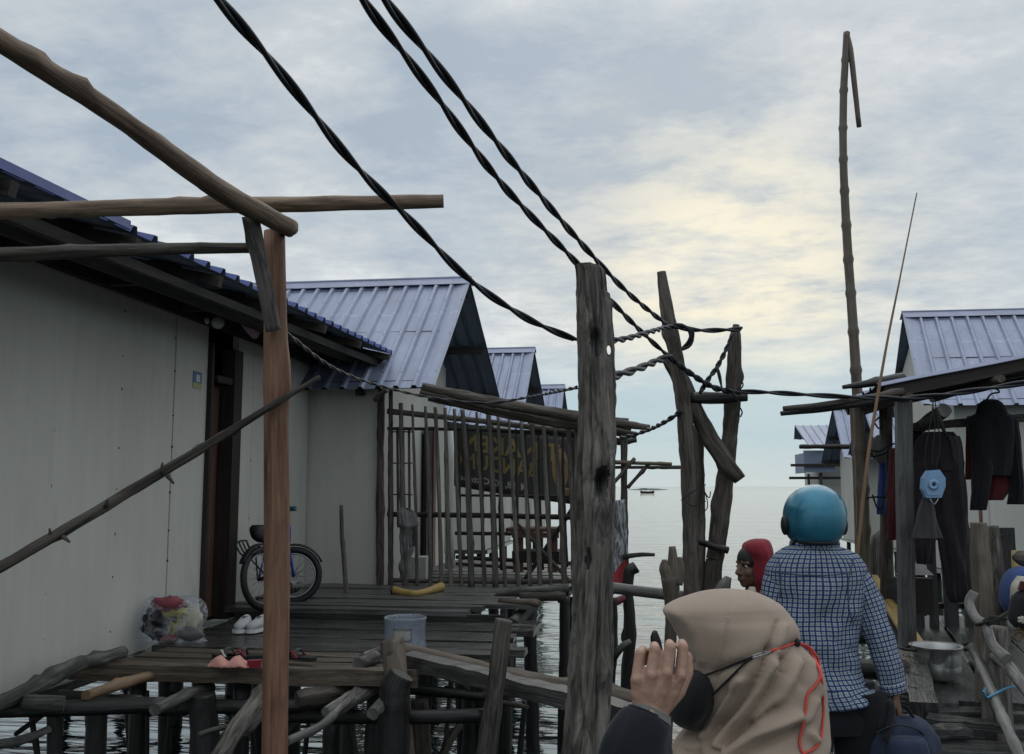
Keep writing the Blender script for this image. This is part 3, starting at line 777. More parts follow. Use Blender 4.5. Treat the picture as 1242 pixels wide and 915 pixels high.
# the last shed of the right row: square overhang seen end on
t = thing('stilt_house', 'last small shed of the right row with square blue roof over the water', 'house', (6.0, 31, 0))
a = MB(); xs0, xs1 = PX(966, 30), PX(996, 30) + 3
roof_sheet(a, (xs0, 31.2, CZ + 1.92), (xs1, 31.2, CZ + 1.92), (xs0 + .12, 29.4, CZ + 1.17), (xs1, 29.4, CZ + 1.17), 0.24)
roof_sheet(a, (xs0, 31.22, CZ + 1.91), (xs1, 31.22, CZ + 1.91), (xs0 + .05, 31.8, CZ + 1.5), (xs1, 31.8, CZ + 1.5), 0.24)
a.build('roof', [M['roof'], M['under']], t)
a = MB()
xw_ = PX(985, 30.5); a.box((xw_ + 1.5, 30.7, CZ - 0.1), (3, 0.06, 2.1)); a.box((xw_ + 0.03, 32, CZ - 0.1), (0.06, 2.5, 2.1)); a.build('wall', M['wall_plain'], t)
a = MB(); a.box((xs0 + 0.45, 29.7, CZ + 0.75), (0.9, 0.05, 0.65)); a.box((xs0 + 0.03, 30.6, CZ + 0.7), (0.04, 1.7, 0.6)); a.build('gable_board', M['under'], t)
for yy, zz in ((28.6, 0.63), (29.0, 0.25)):
    a = MB(); a.beam((xs0 - 0.4, yy + 1, CZ + zz), (xs0 + 3, yy + 1, CZ + zz), 0.07, 0.08); a.build('beam', M['darkwood'], t)
stilts(t, [xs0 + 0.5, xs0 + 2.0], [29.8, 32], CZ + 0.4, 0.05)
log('leaning_pole', 'long dark level pole across the far blue roofs on the right', 'pole', [(970, 542, 20.5, 2.6), (1060, 542, 19.5, 3.0)], M['darkwood'])

# ------------------------------------------------------------------ decks
def deck(name, label, ya, yb, xa, xb, z, pw, mat, group=None, ang=0.0, pv=None, jit=0.03, th=0.035, xfa=None, slope=0.0, beams=True):
    """planks laid across the lane (ang 0) from xa to xb"""
    t = thing(name, label, 'deck', ((xa + xb) / 2, (ya + yb) / 2, z - 0.1))
    y = ya
    while y < yb - 0.02:
        w_ = min(pw * R(0.75, 1.2), yb - y)
        l, r = (xfa(y)[0], xfa(y)[1]) if xfa else (xa, xb)
        l += R(-jit, jit); r += R(-jit, jit) * 2
        dz = R(-0.008, 0.008)
        m_ = MB(); m_.beam((l, y + w_ / 2, z - th / 2 + dz + R(-.004, .004)), (r, y + w_ / 2 + R(-.01, .01), z - th / 2 + dz + R(-.004, .004)), w_ - R(0.006, 0.016), th, n=6, jit=0.004)
        m_.build('plank', M[mat], t); y += w_
    if beams:
        for x in (xa + 0.15, (xa + xb) / 2, xb - 0.2):
            m_ = MB(); m_.tube([(x, ya + 0.02, z - 0.1), (x, yb - 0.02, z - 0.1)], 0.05, 8, 8, 0.15, 6, 2); m_.build('joist', M['darklog'], t)
    return t
dl = deck('plank_deck', 'wet dark plank deck in front of the brown door', 5.45, 6.72, -2.98, -0.8, ZL, 0.16, 'plank', jit=0.05)
stilts(dl, [-2.7, -1.75, -0.95], [5.6, 6.5], ZL - 0.1, 0.05)
df_ = deck('plank_deck', 'paler brown plank step with cut edge at the front of the wet deck', 4.86, 5.42, -3.0, -1.2, ZL + 0.004, 0.14, 'paleplank', xfa=lambda y: (-3.0 + (y - 4.86) * 0.55, -1.2 + (y - 4.86) * 0.2), jit=0.02, beams=False)
m_ = MB(); m_.beam((-3.06, 4.83, ZL - 0.03), (-1.16, 4.84, ZL - 0.02), 0.035, 0.085, n=10, jit=0.006); m_.build('edge_board', M['paleplank'], df_)
stilts(df_, [-2.75, -2.15, -1.42], [4.98], ZL - 0.06, 0.05)
db = deck('plank_deck', 'raised grey plank platform with ragged right end by the fence', 6.74, 8.5, -3.05, -0.75, ZL + 0.075, 0.2, 'greyplank', xfa=lambda y: (-3.05, -0.98 + 0.2 * math.sin(y * 9)), jit=0.08)
m_ = MB(); m_.beam((-3.0, 6.77, ZL - 0.02), (-1.0, 6.77, ZL - 0.02), 0.03, 0.13, n=6, jit=.004); m_.build('riser', M['darklog'], db)  # added dark strip standing in for the black shade under the platform
stilts(db, [-2.6, -1.6, -1.0], [6.9, 8.2], ZL - 0.05, 0.06)
dp = deck('plank_deck', 'rough porch floor behind the bamboo fence', 8.53, 11.6, -2.35, -0.55, ZL + 0.06, 0.22, 'greyplank')
stilts(dp, [-1.6, -0.7], [8.75, 10, 11.4], ZL - 0.05, 0.06)
# boardwalk the people stand on (mostly below the frame)
wk = MB(); y = -1.5
while y < 5.2:
    wk.beam((-0.55 + R(-.04, .04), y, 0.48), (1.75 + R(-.04, .04), y, 0.48), 0.19, 0.04, n=3, jit=.004); y += 0.205
for x in (-0.4, 0.6, 1.6):
    wk.tube([(x, -1.4, 0.4), (x, 5.2, 0.4)], 0.06, 8, 8, 0.1)
    for yy in (0, 1.7, 3.4, 5.0): wk.tube([(x, yy, -.6), (x, yy, 0.4)], 0.06, 8, 6, 0.1)
tag(wk.build('boardwalk', M['plank']), kind='structure')
# right deck: planks run away from the camera, skewed to the lane
rt_ = thing('plank_deck', 'dark plank porch floor on the right under the aluminium pot', 'deck', (2.4, 6, ZR - 0.1))
ca, sa = math.cos(math.radians(11.3)), math.sin(math.radians(11.3)); k = 0
for i in range(12):
    xx = 0.55 + 0.185 * i
    a = V((xx + 5.05 * 0.2 - 0.15, 5.05 + R(-.03, .05), ZR - 0.018 + R(-.006, .006))); b = a + V((sa, ca, 0)) * 3.3
    m_ = MB(); m_.beam(a, b, 0.172, 0.035, n=8, jit=0.004); m_.build('plank', M['plank'], rt_)
for yy in (5.25, 6.4, 7.8):
    m_ = MB(); m_.tube([(1.25, yy, ZR - 0.1), (4.0, yy, ZR - 0.1)], 0.06, 8, 8, .1); m_.build('joist', M['darklog'], rt_)
stilts(rt_, [1.45, 2.6, 3.6], [5.3, 7.7], ZR - 0.1, 0.07)
# ------------------------------------------------------------------ the unfinished pole frame at left
def topost(px, d): return W(px, 590, d)
def post(name, label, cat, pts, mat, group=None, seg=14, n=40, foot=-0.5, **kw):
    """an upright whose last point runs on down into the water"""
    P = [W(p[0], p[1], p[2]) for p in pts]; rr = [p[3] * p[2] / F for p in pts]
    e = P[-1]; dirn = (P[-1] - P[-2]).normalized()
    k = (e.z - foot) / max(0.2, -dirn.z); P.append(e + dirn * k); rr.append(rr[-1])
    mb = MB(); mb.tube(P, rr, seg, n, **kw); o = mb.build(name, mat); tag(o, label, cat, group); return o
post('timber_post', 'fresh reddish squared post standing in front of the brown door', 'post', [(333, 281, 3.2, 13), (334, 400, 3.2, 14), (336, 445, 3.2, 16.5), (336, 470, 3.2, 17.5), (335, 520, 3.2, 15), (336, 700, 3.2, 15), (333, 910, 3.2, 15)], M['freshpost'], nz=0.05, nf=4, seg=16, lump=0.03)
log('round_beam', 'thick peeled log slanting from top left down onto the reddish post', 'beam', [(-120, -25, 1.62, 14), (0, 50, 1.86, 14.5), (150, 147, 2.25, 13), (270, 233, 2.75, 13.5), (352, 277, 3.2, 11.5)], M['pole'], nz=0.1, nf=8, knots=4, seg=18, lump=0.08, n=50)
log('round_beam', 'long level peeled pole ending in the sky right of the reddish post', 'beam', [(-60, 258, 3.22, 10), (200, 251, 3.24, 10.5), (400, 247, 3.26, 9.5), (538, 244, 3.28, 8.5)], M['pole'], nz=0.08, nf=8, knots=3, seg=16, lump=0.06, n=50)
log('round_beam', 'thinner dark pole level below the long one, ending at the short brace', 'beam', [(-60, 312, 3.05, 8.5), (55, 307, 3.05, 9), (200, 302, 3.07, 7.5), (302, 301, 3.1, 7)], M['log'], nz=0.08, knots=3, seg=12, lump=0.06, n=40)
log('brace', 'short weathered brace stick propped under the slanting log beside the reddish post', 'brace', [(303, 262, 3.02, 10.5), (318, 330, 3.08, 10), (332, 402, 3.12, 9.5)], M['bark'], nz=0.08, knots=1, seg=12, n=20)
mb = MB(); mb.tube([W(-40, 703, 2.75), W(0, 688, 2.8), W(130, 613, 2.95), W(250, 541, 3.08), W(330, 492, 3.13), W(388, 457, 3.18)], [.018, .0175, .0165, .0145, .012, .007], 12, 70, 0.2, 9, 6)
for (px, py, d, dx_, dy_) in ((62, 655, 2.87, -2, -14), (196, 575, 3.0, 1, -14), (128, 615, 2.93, 3, -10), (203, 577, 3.01, 8, 10), (75, 650, 2.88, 10, 8)):
    mb.tube([W(px, py, d), W(px + dx_ * .6, py + dy_ * .6, d - .01), W(px + dx_, py + dy_, d - .01)], [.008, .005, .003], 6, 3)
tag(mb.build('branch', M['log']), 'bare knotty branch crossing the grey wall slantwise in front of the reddish post', 'branch')

# ------------------------------------------------------------------ thick split post in the middle
def bigpost():
    P = [W(715, 322, 4.2), W(720, 345, 4.2), W(724, 480, 4.2), W(723, 600, 4.2), W(719, 740, 4.2), W(711, 905, 4.2)]
    e = P[-1]; dr_ = (P[-1] - P[-2]).normalized(); P.append(e + dr_ * 1.6)
    rr = [.062, .074, .082, .086, .088, .094, .105]
    seg, n = 112, 320
    CR = [(R(2.4, 6.8), R(.1, 1.9), R(.25, .8), R(.14, .32), R(.0035, .008), R(0, 50)) for _ in range(26)]
    C = catmull(P, n); Rr = lerp_list(rr, n); mb = MB(); vs = []; fs = []; uv = []
    rt = V((HY, -HX, 0)); fw = V((HX, HY, 0)); zz = [0]
    for i in range(n + 1):
        if i: zz.append(zz[-1] + (C[i] - C[i - 1]).length)
        for k in range(seg):
            a = 2 * math.pi * k / seg; ca_, sa_ = math.cos(a), math.sin(a)
            r = Rr[i]; z = zz[-1]
            q = V((ca_ * 1.6, sa_ * 1.6, z * 1.6))
            r *= 1 + 0.16 * noise.noise(q + V((3, 1, 7))) + 0.04 * noise.noise(V((ca_ * 5, sa_ * 5, z * 14))) + 0.1 * noise.ridged_multi_fractal(V((ca_ * 3.6, sa_ * 3.6, z * 3.0)), 0.8, 2.2, 4, 1.0, 2.0) - 0.11
            for (kz, ka, kh, kr) in ((0.98, 4.85, -.6, .035), (0.89, 4.8, .3, .05), (1.09, 4.7, .2, .05), (1.76, 5.3, .36, .05), (1.3, 4.2, -.25, .035), (0.36, 4.6, -.35, .04), (0.3, 4.3, .2, .05), (0.42, 5.5, .12, .05), (2.05, 4.0, .1, .05), (0.55, 4.3, .1, .08)):
                da = ((a - ka + math.pi) % (2 * math.pi) - math.pi) * Rr[i]
                d2 = (da / kr) ** 2 + ((z - kz) / (kr * 1.7)) ** 2
                if d2 < 5: r *= 1 + kh * math.exp(-d2 * 1.4)
            r *= 1 + .035 * noise.noise(V((ca_ * 9, sa_ * 9, z * 5))) + .05 * noise.noise(V((ca_ * 1.2, sa_ * 1.2, z * 6 + 9)))
            for (c0, z0, zl, dep, cw, so) in CR:
                if abs(z - z0) < zl:
                    da = ((a - c0 - .25 * noise.noise(V((z * 3, so, 0))) + math.pi) % (2 * math.pi) - math.pi) * Rr[i]
                    if abs(da) < cw * 2.5: r *= 1 - dep * math.exp(-(da / cw) ** 2) * (1 - (abs(z - z0) / zl) ** 2)
            if z < 0.30 and ca_ > 0.15:  # the stepped split near the top, on the right
                cut = 0.78 if z < 0.13 else (0.9 if z < 0.17 else 1.0)
                r *= cut + (1 - cut) * (1 - ca_)
            p = C[i] + rt * (r * ca_) + fw * (r * sa_)
            if i < 3: p.z -= 0.05 * max(0, ca_) * (1 - i / 3)
            vs.append(p)
    for i in range(n):
        for k in range(seg):
            k2 = (k + 1) % seg; fs.append((i * seg + k, i * seg + k2, (i + 1) * seg + k2, (i + 1) * seg + k))
            u0, u1 = .55 * k / seg, .55 * (k + 1) / seg
            uv.append([(u0, zz[i]), (u1, zz[i]), (u1, zz[i + 1]), (u0, zz[i + 1])])
    fs.append(tuple(range(seg))[::-1]); uv.append([(0, 0)] * seg); fs.append(tuple(n * seg + k for k in range(seg))); uv.append([(0, 0)] * seg)
    mb.add(vs, fs, uv, 0, True)
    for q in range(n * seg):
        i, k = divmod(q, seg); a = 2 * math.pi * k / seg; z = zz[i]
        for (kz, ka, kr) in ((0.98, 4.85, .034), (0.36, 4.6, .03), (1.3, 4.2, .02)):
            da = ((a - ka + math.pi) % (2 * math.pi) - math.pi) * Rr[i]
            if (da / kr) ** 2 + ((z - kz) / (kr * 2.2)) ** 2 < 1 + .5 * noise.noise(V((a * 9, z * 40, 0))): mb.mi[q] = 1  # knot hollows: dark rotten wood colour that also stands in for their shade
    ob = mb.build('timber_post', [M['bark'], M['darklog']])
    # the see-through knot hole near the top
    c = MB(); h = W(738.5, 435, 4.2); d = ray(738.5, 435).normalized()
    c.tube([h - d * .4, h + d * .4], .016, 10, 2); cut = c.build('cutter', M['bark'])
    cut.scale = (0.62, 1, 1.55)
    bpy.context.view_layer.update()
    md = ob.modifiers.new('b', 'BOOLEAN'); md.operation = 'DIFFERENCE'; md.object = cut; md.solver = 'EXACT'
    me = bpy.data.meshes.new_from_object(ob.evaluated_get(bpy.context.evaluated_depsgraph_get()))
    ob.modifiers.clear()
    if len(me.polygons) > 3000: ob.data = me
    bpy.data.objects.remove(cut)
    tag(ob, 'thick grey split post with knot hole in the centre, cables meeting its top', 'post')
bigpost()

# ------------------------------------------------------------------ twin uprights by the water
post('pole', 'tall dark crooked upright of the pair by the water, cables wound round it', 'pole', [(802, 330, 6.0, 6), (808, 372, 6.0, 8.5), (819, 430, 6.0, 9), (829, 490, 6.0, 9.5), (836, 600, 6.0, 9.5), (839, 730, 6.0, 9.5)], M['log'], nz=0.14, knots=6, lump=0.12, n=110)
post('pole', 'shorter dark upright of the pair by the water, top notched under a cable', 'pole', [(893, 394, 6.15, 4), (891, 420, 6.15, 8), (888, 490, 6.15, 9.5), (880, 580, 6.15, 10), (868, 670, 6.15, 10.5), (862, 725, 6.15, 10.5)], M['log'], nz=0.14, knots=6, lump=0.12, n=110)
log('brace', 'rough slanting brace between the two dark uprights', 'brace', [(806, 434, 6.12, 6), (824, 458, 6.1, 10), (850, 510, 6.05, 9.5), (872, 548, 6.02, 10.5), (898, 582, 6.0, 7)], M['log'], nz=0.2, knots=4)
log('crossbar', 'short round crossbar lashed level between the two dark uprights', 'crossbar', [(836, 483, 6.02, 6), (870, 483, 6.03, 7.5), (906, 481, 6.02, 6.5)], M['darklog'], nz=0.12, knots=2)
post('pole', 'slimmer trunk standing tight behind the tall crooked upright', 'pole', [(846, 500, 6.22, 4), (847, 540, 6.2, 6.5), (848, 640, 6.2, 7.5), (846, 735, 6.2, 8)], M['bark'], nz=0.15, knots=3, n=40)
log('branch', 'short dark stick poking out right of the shorter upright', 'branch', [(848, 657, 6.1, 4), (866, 663, 6.05, 4.5), (883, 668, 6.05, 4.5)], M['darklog'])
log('branch', 'forked stub at the foot of the shorter dark upright', 'branch', [(868, 720, 5.9, 5), (880, 710, 5.9, 6), (884, 700, 5.9, 4)], M['greywood'])
mb = MB()                                             # lashings and frayed fibre
def twig(pts, d, r=.0035):
    mb.tube([W(x, y, d) for x, y in pts], r, 5, len(pts) * 3)
for pts in ([(826, 607), (838, 598), (850, 592), (856, 588)], [(848, 590), (856, 600), (858, 615), (853, 622)], [(832, 610), (842, 614), (856, 608)], [(854, 596), (860, 604), (862, 596)], [(851, 588), (850, 580), (855, 576)]):
    twig(pts, 5.9)
tag(mb.build('lashing', M['darkstake']), 'frayed wire lashing round the tall crooked upright at the horizon', 'lashing')
mb = MB()
for pts in ([(888, 480), (896, 472), (900, 463)], [(893, 478), (901, 468), (899, 462)], [(884, 476), (893, 483), (897, 492), (895, 505)], [(896, 492), (900, 500), (898, 506)], [(880, 470), (890, 476), (898, 479)]):
    twig(pts, 5.93, .005)
tag(mb.build('lashing', M['darkstake']), 'knotted rag lashing on the crossbar against the shorter upright', 'lashing')
# forked stump
st = thing('tree_stump', 'forked grey stump with three prongs beside the water', 'stump', W(815, 800, 5.6))
mb = MB(); 
mb.tube([W(812, 700, 5.6), W(815, 740, 5.6), W(812, 800, 5.6), W(808, 900, 5.6), W(806, 1090, 5.6)], [.07, .055, .045, .05, .06], 12, 30, 0.16, 8, 3, flat=.7)
mb.build('trunk', M['stub'], st)
for pts in ([(813, 705, 9), (807, 690, 8), (806, 679, 3)], [(815, 715, 9), (817, 690, 7), (815, 663, 4)], [(819, 708, 9), (824, 690, 6.5), (823, 676, 3.5)]):
    mb = MB(); mb.tube([W(x, y, 5.6) for x, y, r in pts], [r * 5.6 / F for x, y, r in pts], 9, 12, .15, 8); mb.build('prong', M['stub'], st)
log('broken_stick', 'small forked broken stick rising left of the forked stump', 'stick', [(794, 830, 5.5, 6), (797, 790, 5.5, 6.5), (794, 772, 5.5, 5), (795, 765, 5.5, 2)], M['darklog'])

# ------------------------------------------------------------------ twisted cables
def cable(label, pts, r, pitch=0.46, strands=2, n=None, mat='cable'):
    P = [W(*p) for p in pts]; L = sum((P[i + 1] - P[i]).length for i in range(len(P) - 1))
    n = n or int(L / 0.022); C = catmull(P, n); t = thing('twisted_cable', label, 'cable', C[0])
    l = 0; lens = [0]
    for i in range(n): l += (C[i + 1] - C[i]).length; lens.append(l)
    for s in range(strands):
        pts_ = []
        for i in range(n + 1):
            T = (C[min(i + 1, n)] - C[max(i - 1, 0)]).normalized(); x = T.cross(V((0, 0, 1))).normalized(); y = T.cross(x)
            a = 2 * math.pi * (lens[i] / pitch + s / strands) + 0.5 * noise.noise(V((lens[i] * 1.5, 0, 0)))
            pts_.append(C[i] + (x * math.cos(a) + y * math.sin(a)) * r * 0.95)
        mb = MB(); mb.tube(pts_, r, 7, n); mb.build('strand', M[mat], t)
    return t
cable('leftmost thick twisted cable sagging from the top edge to the split post', [(235, -30, 2.1), (265, 0, 2.2), (340, 88, 2.5), (430, 200, 2.95), (500, 270, 3.3), (570, 340, 3.65), (640, 387, 4.0), (697, 412, 4.3)], .0085, .56)
cable('middle twisted cable running from the top edge over the split post to the crooked upright', [(425, -30, 2.3), (440, 0, 2.4), (520, 105, 2.8), (610, 225, 3.5), (700, 320, 4.34), (738, 362, 4.7), (775, 400, 5.3), (812, 434, 5.85)], .0082, .56)
cable('rightmost twisted cable running from the top edge to the crooked upright', [(450, -30, 2.3), (467, 0, 2.4), (530, 80, 2.7), (620, 195, 3.35), (700, 290, 4.2), (760, 354, 5.0), (808, 394, 5.86)], .0082, .56)
cable('level twisted cable tied between the split post and the shorter upright', [(738, 414, 4.4), (760, 411, 4.7), (792, 402, 5.3), (815, 397, 5.84), (850, 401, 5.95), (888, 400, 6.0), (899, 399, 6.05)], .009, .36)
cable('small loop of twisted cable hanging beside the tall crooked upright', [(812, 395, 5.85), (832, 397, 5.85), (839, 405, 5.86), (836, 417, 5.88), (827, 424, 5.9)], .011, .2)
cable('twisted cable slanting down from the crooked upright to the crossbar', [(810, 432, 5.85), (840, 455, 5.9), (865, 470, 5.93), (888, 476, 5.96)], .011, .14)
cable('thick dark cable rising from behind the split post to the crooked upright', [(740, 458, 4.42), (770, 449, 4.9), (800, 437, 5.6), (812, 431, 5.84)], .012, .6)
cable('thin twisted cable hanging slack from the crooked upright to the fence awning', [(826, 499, 5.88), (806, 512, 6.3), (785, 522, 7.0), (760, 530, 7.6), (745, 533, 8.0)], .009, .4)
cable('twisted wire hanging from the notched top of the shorter upright', [(889, 406, 6.03), (879, 428, 6.0), (870, 445, 5.98), (858, 462, 5.95), (849, 477, 5.92)], .009, .13)
cable('short wire dropping to the crossbar from the hanging twisted wire', [(870, 446, 5.97), (873, 458, 5.96), (876, 474, 5.95)], .006, .3)
cable('dark cable running right from the crossbar to the porch roof over the pot', [(890, 475, 5.95), (930, 476, 5.8), (980, 479, 5.6), (1040, 482, 5.45), (1100, 483, 5.3), (1160, 477, 5.1), (1260, 462, 4.8)], .0085, .5)
cable('thin pale wire sagging across the lavender roof to the split post', [(322, 385, 3.9), (352, 408, 4.3), (400, 444, 5.2), (450, 465, 6.0), (520, 482, 6.9), (590, 489, 7.2), (640, 482, 6.6), (700, 470, 4.6)], .0055, .4)

# ------------------------------------------------------------------ tall bamboo, reed and the poles of the right porch
def bamboo(name, label, pts, mat, node=0.28, foot=None):
    P = [W(p[0], p[1], p[2]) for p in pts]; L = sum((P[i + 1] - P[i]).length for i in range(len(P) - 1)); n = int(L / 0.035)
    rr = lerp_list([p[3] * p[2] / F for p in pts], n); l = 0; C = catmull(P, n); out = []
    nxt = node * .7; nodes = []
    for i in range(n + 1):
        if i: l += (C[i] - C[i - 1]).length
        k = 1.0
        if l > nxt: nodes.append(i); nxt += node * R(.85, 1.15)
        out.append(rr[i])
    for i in nodes: out[i] *= 1.22
    mb = MB(); mb.tube(C, out, 10, n, 0.03, 5)
    return mb, P
mb, _ = bamboo('', '', [(1027, 40, 6.6, 4.2), (1023, 120, 6.55, 4.6), (1023, 200, 6.5, 4.8), (1028, 300, 6.45, 5.4), (1035, 400, 6.4, 5.8), (1041, 500, 6.4, 6.5), (1046, 600, 6.4, 7.5), (1049, 760, 6.4, 8)], M['bamboo'])
tb = thing('bamboo_pole', 'tall bamboo pole with snapped tip folded over, standing against the sky', 'pole', W(1049, 760, 6.4))
mb.build('stem', M['bamboo'], tb)
mb = MB(); mb.tube([W(1027, 39, 6.6), W(1031, 58, 6.58), (W(1035, 90, 6.56)), W(1042, 154, 6.55)], [.014, .021, .02, .018], 8, 14, .06); mb.build('snapped_tip', M['bamboo'], tb)
mb = MB(); mb.tube([W(1112, 234, 5.0), W(1092, 335, 5.02), W(1073, 432, 5.05), W(1052, 560, 5.1), W(1038, 690, 5.15)], [.003, .0045, .0075, .0095, .01], 8, 60, .12, 5, 4)
tag(mb.build('reed', M['reed']), 'thin tan reed leaning right in front of the tall bamboo', 'reed')
# ------------------------------------------------------------------ bamboo fence of the porch
YF = 8.42
fz = thing('bamboo_fence', 'tall rough bamboo stake fence closing the porch of the lavender roofed house', 'fence', WY(580, 716, YF))
def stake(px0, py0, px1, py1, y, w, mat='stake', parent=fz, nm='stake'):
    a, b = WY(px0, py0, y), WY(px1, py1, y); mb = MB(); q = a.lerp(b, R(.3, .7)) + V((R(-.014, .014), 0, 0)); w *= R(.8, 1.2)
    s = w / 2 * y / 1157
    mb.tube([a, q, b], [s * R(.65, 1), s, s * R(.95, 1.2)], 8, 26, 0.22, 9, 3, lump=.15); return mb.build(nm, M[mat], parent)
xt = [486, 500, 516, 528, 540, 551, 561, 578, 592, 604, 617, 632, 645, 659, 673, 689, 699]
xb = [491, 507, 523, 535, 548, 560, 573, 588, 602, 614, 629, 642, 655, 668, 685, 697, 703]
yt = [489, 491, 493, 494, 495, 496, 497, 500, 500, 504, 504, 510, 510, 508, 516, 510, 505]
for i in range(17):
    stake(xt[i], yt[i], xb[i] + R(-1, 1), 716 + R(-3, 2), YF - 0.03 + R(-.01, .01), [6.5, 5, 6, 5.5][i % 4], 'stake')
stake(463, 470, 461, 720, YF + 0.02, 8.5, 'log', fz, 'post'); stake(474, 465, 474, 720, YF, 8, 'log', fz, 'post')
for (x0, y0_, x1, y1_, w_, mt, yy) in ((470, 499, 704, 526, 7, 'stake', YF), (470, 520, 706, 527, 4, 'darkstake', YF + .01), (470, 624, 704, 628, 6.5, 'darkstake', YF + .03), (474, 704, 700, 705, 5.5, 'stake', YF + .01)):
    mb = MB(); mb.tube([WY(x0, y0_, yy), WY((x0 + x1) / 2, (y0_ + y1_) / 2 + R(-2, 2), yy), WY(x1, y1_, yy)], w_ / 2 * yy / 1157, 8, 24, .12, 7, 3); mb.build('rail', M[mt], fz)
# small lattice hatch in the left of the fence
lt = MB()
for x in (475, 482, 489, 496): lt.beam(WY(x, 522, YF + .1), WY(x + 1, 640, YF + .1), .022, .012)
for y in (524, 562, 600): lt.beam(WY(472, y, YF + .085), WY(500, y, YF + .085), .02, .012)
lt.build('lattice', M['stake'], fz)
# rear fence of the porch, seen through the front one
YB = 11.35
fr = thing('bamboo_fence', 'dark thin stake fence at the back of the porch, behind the banner side', 'fence', WY(620, 680, YB))
for i, x in enumerate((557, 567, 583, 597, 607, 626, 637, 653, 664, 683, 696)):
    stake(x, 516 + i * .8 + R(-4, 4), x + R(1, 6), 690 + R(-2, 2), YB - 1.6 + R(-.02, .02), 4.2, 'darkstake', fr)
for (x0, y0_, x1, y1_, w_) in ((556, 601, 704, 602, 3.2), (552, 647, 640, 648, 4.5), (553, 676, 700, 684, 5), (553, 684, 640, 690, 4), (555, 520, 706, 530, 3.5)):
    mb = MB(); mb.tube([WY(x0, y0_, YB - 1.6), WY(x1, y1_, YB - 1.6)], w_ / 2 * 9.75 / 1157, 7, 16, .12, 7, 2); mb.build('rail', M['darkstake'], fr)
for nm, a, b, w_, yy, lab in (('brace', (618, 625), (690, 704), 4.5, 8.6, 'brown brace stick leaning down to the right behind the stakes'), ('brace', (706, 600), (628, 716), 5.5, 8.7, 'dark brace stick leaning down to the left behind the stakes')):
    mb = MB(); mb.tube([WY(*a, yy), WY(*b, yy)], w_ / 2 * yy / 1157, 8, 16, .1); tag(mb.build(nm, M['darkstake'] if w_ > 5 else M['log']), lab, 'brace')
# banner hung the wrong way round between the two fences
YN = 10.6
bn = thing('banner', 'dark banner with yellow lettering seen from behind, hung inside the porch', 'banner', WY(622, 605, YN))
B00, B10, B01, B11 = WY(541, 511, YN), WY(701, 529, YN), WY(543, 588, YN), WY(702, 613, YN)
def bpt(u, v):
    p = B00.lerp(B10, u).lerp(B01.lerp(B11, u), v)
    return p + V((0, 0.02 * math.sin(u * 9 + v * 2) + .015 * math.sin(u * 23), -0.012 * math.sin(math.pi * u)))
mb = MB(); mb.grid(bpt, 30, 10, thick=(0, 0.004, 0)); mb.build('cloth', M['banner'], bn)
def banner_text(s, u0, v0, v1, mat, squeeze):
    """mirrored print; u0 is the edge where reading starts (right in view)"""
    cu = bpy.data.curves.new('t', 'FONT'); cu.body = s; cu.size = 1.0; cu.offset = 0.022; cu.resolution_u = 2
    ob = bpy.data.objects.new('t', cu); COL.objects.link(ob); bpy.context.view_layer.update()
    me = bpy.data.meshes.new_from_object(ob.evaluated_get(bpy.context.evaluated_depsgraph_get())); bpy.data.objects.remove(ob)
    h = (B01 - B00).length; w = (B10 - B00).length; sc = (v1 - v0) * h / 0.72
    mb = MB(); vs = []
    for v in me.vertices:
        u = u0 - v.co.x * sc * squeeze / w; vv = v1 - v.co.y * sc / h
        vs.append(bpt(min(max(u, 0), 1), vv) + V((0, -0.005, 0)))
    mb.add(vs, [tuple(p.vertices) for p in me.polygons]); bpy.data.meshes.remove(me)
    mb.build('lettering', mat, bn)
banner_text('T NAKEN', 0.86, 0.14, 0.40, M['bannertext'], 1.02)
banner_text('BANDUNG', 0.70, 0.44, 0.68, M['bannertext'], 0.86)
banner_text('M 38, 02 Oktober Sec', 0.62, 0.79, 0.89, M['bannerwhite'], 1.15)
mb = MB()
mb.add([bpt(0.80 + .13 * (.5 + .5 * math.cos(a)), 0.5 + .3 * math.sin(a)) + V((0, -.005, 0)) for a in [k * .5236 for k in range(12)]], [tuple(range(12))])
mb.add([bpt(0.84 + .14 * (.5 + .5 * math.cos(a)), 0.83 + .06 * math.sin(a)) + V((0, -.005, 0)) for a in [k * .5236 for k in range(12)]], [tuple(range(12))])
mb.build('printed_dish', plain('tan_print', (0.2, 0.13, 0.06), 0.6, var=.5, scale=12), bn)
# desk behind the fence
dk = thing('desk', 'old brown wooden desk standing behind the fence stakes', 'desk', WY(648, 700, 9.3))
mb = MB()
c = WY(648, 642, 9.3); mb.box((c.x, 9.3, c.z), (.5, .45, .035)); mb.build('top', M['doorwood'], dk)
for (x0, x1) in ((622, 634), (664, 676)):
    a, b = WY(x0, 645, 9.12), WY(x1, 695, 9.12); mb = MB(); mb.box(((a.x + b.x) / 2, 9.15, (a.z + b.z) / 2 + .005), (abs(b.x - a.x), .06, abs(a.z - b.z))); mb.build('leg', M['doorwood'], dk)
a, b = WY(622, 668, 9.2), WY(680, 682, 9.2); mb = MB(); mb.box(((a.x + b.x) / 2, 9.3, (a.z + b.z) / 2), (abs(b.x - a.x) - .01, .4, abs(a.z - b.z))); mb.build('shelf', M['darkwood'], dk)
a, b = WY(622, 645, 9.2), WY(680, 652, 9.2); mb = MB(); mb.box(((a.x + b.x) / 2, 9.08, (a.z + b.z) / 2), (abs(b.x - a.x) - .01, .02, abs(a.z - b.z))); mb.build('apron', M['doorwood'], dk)
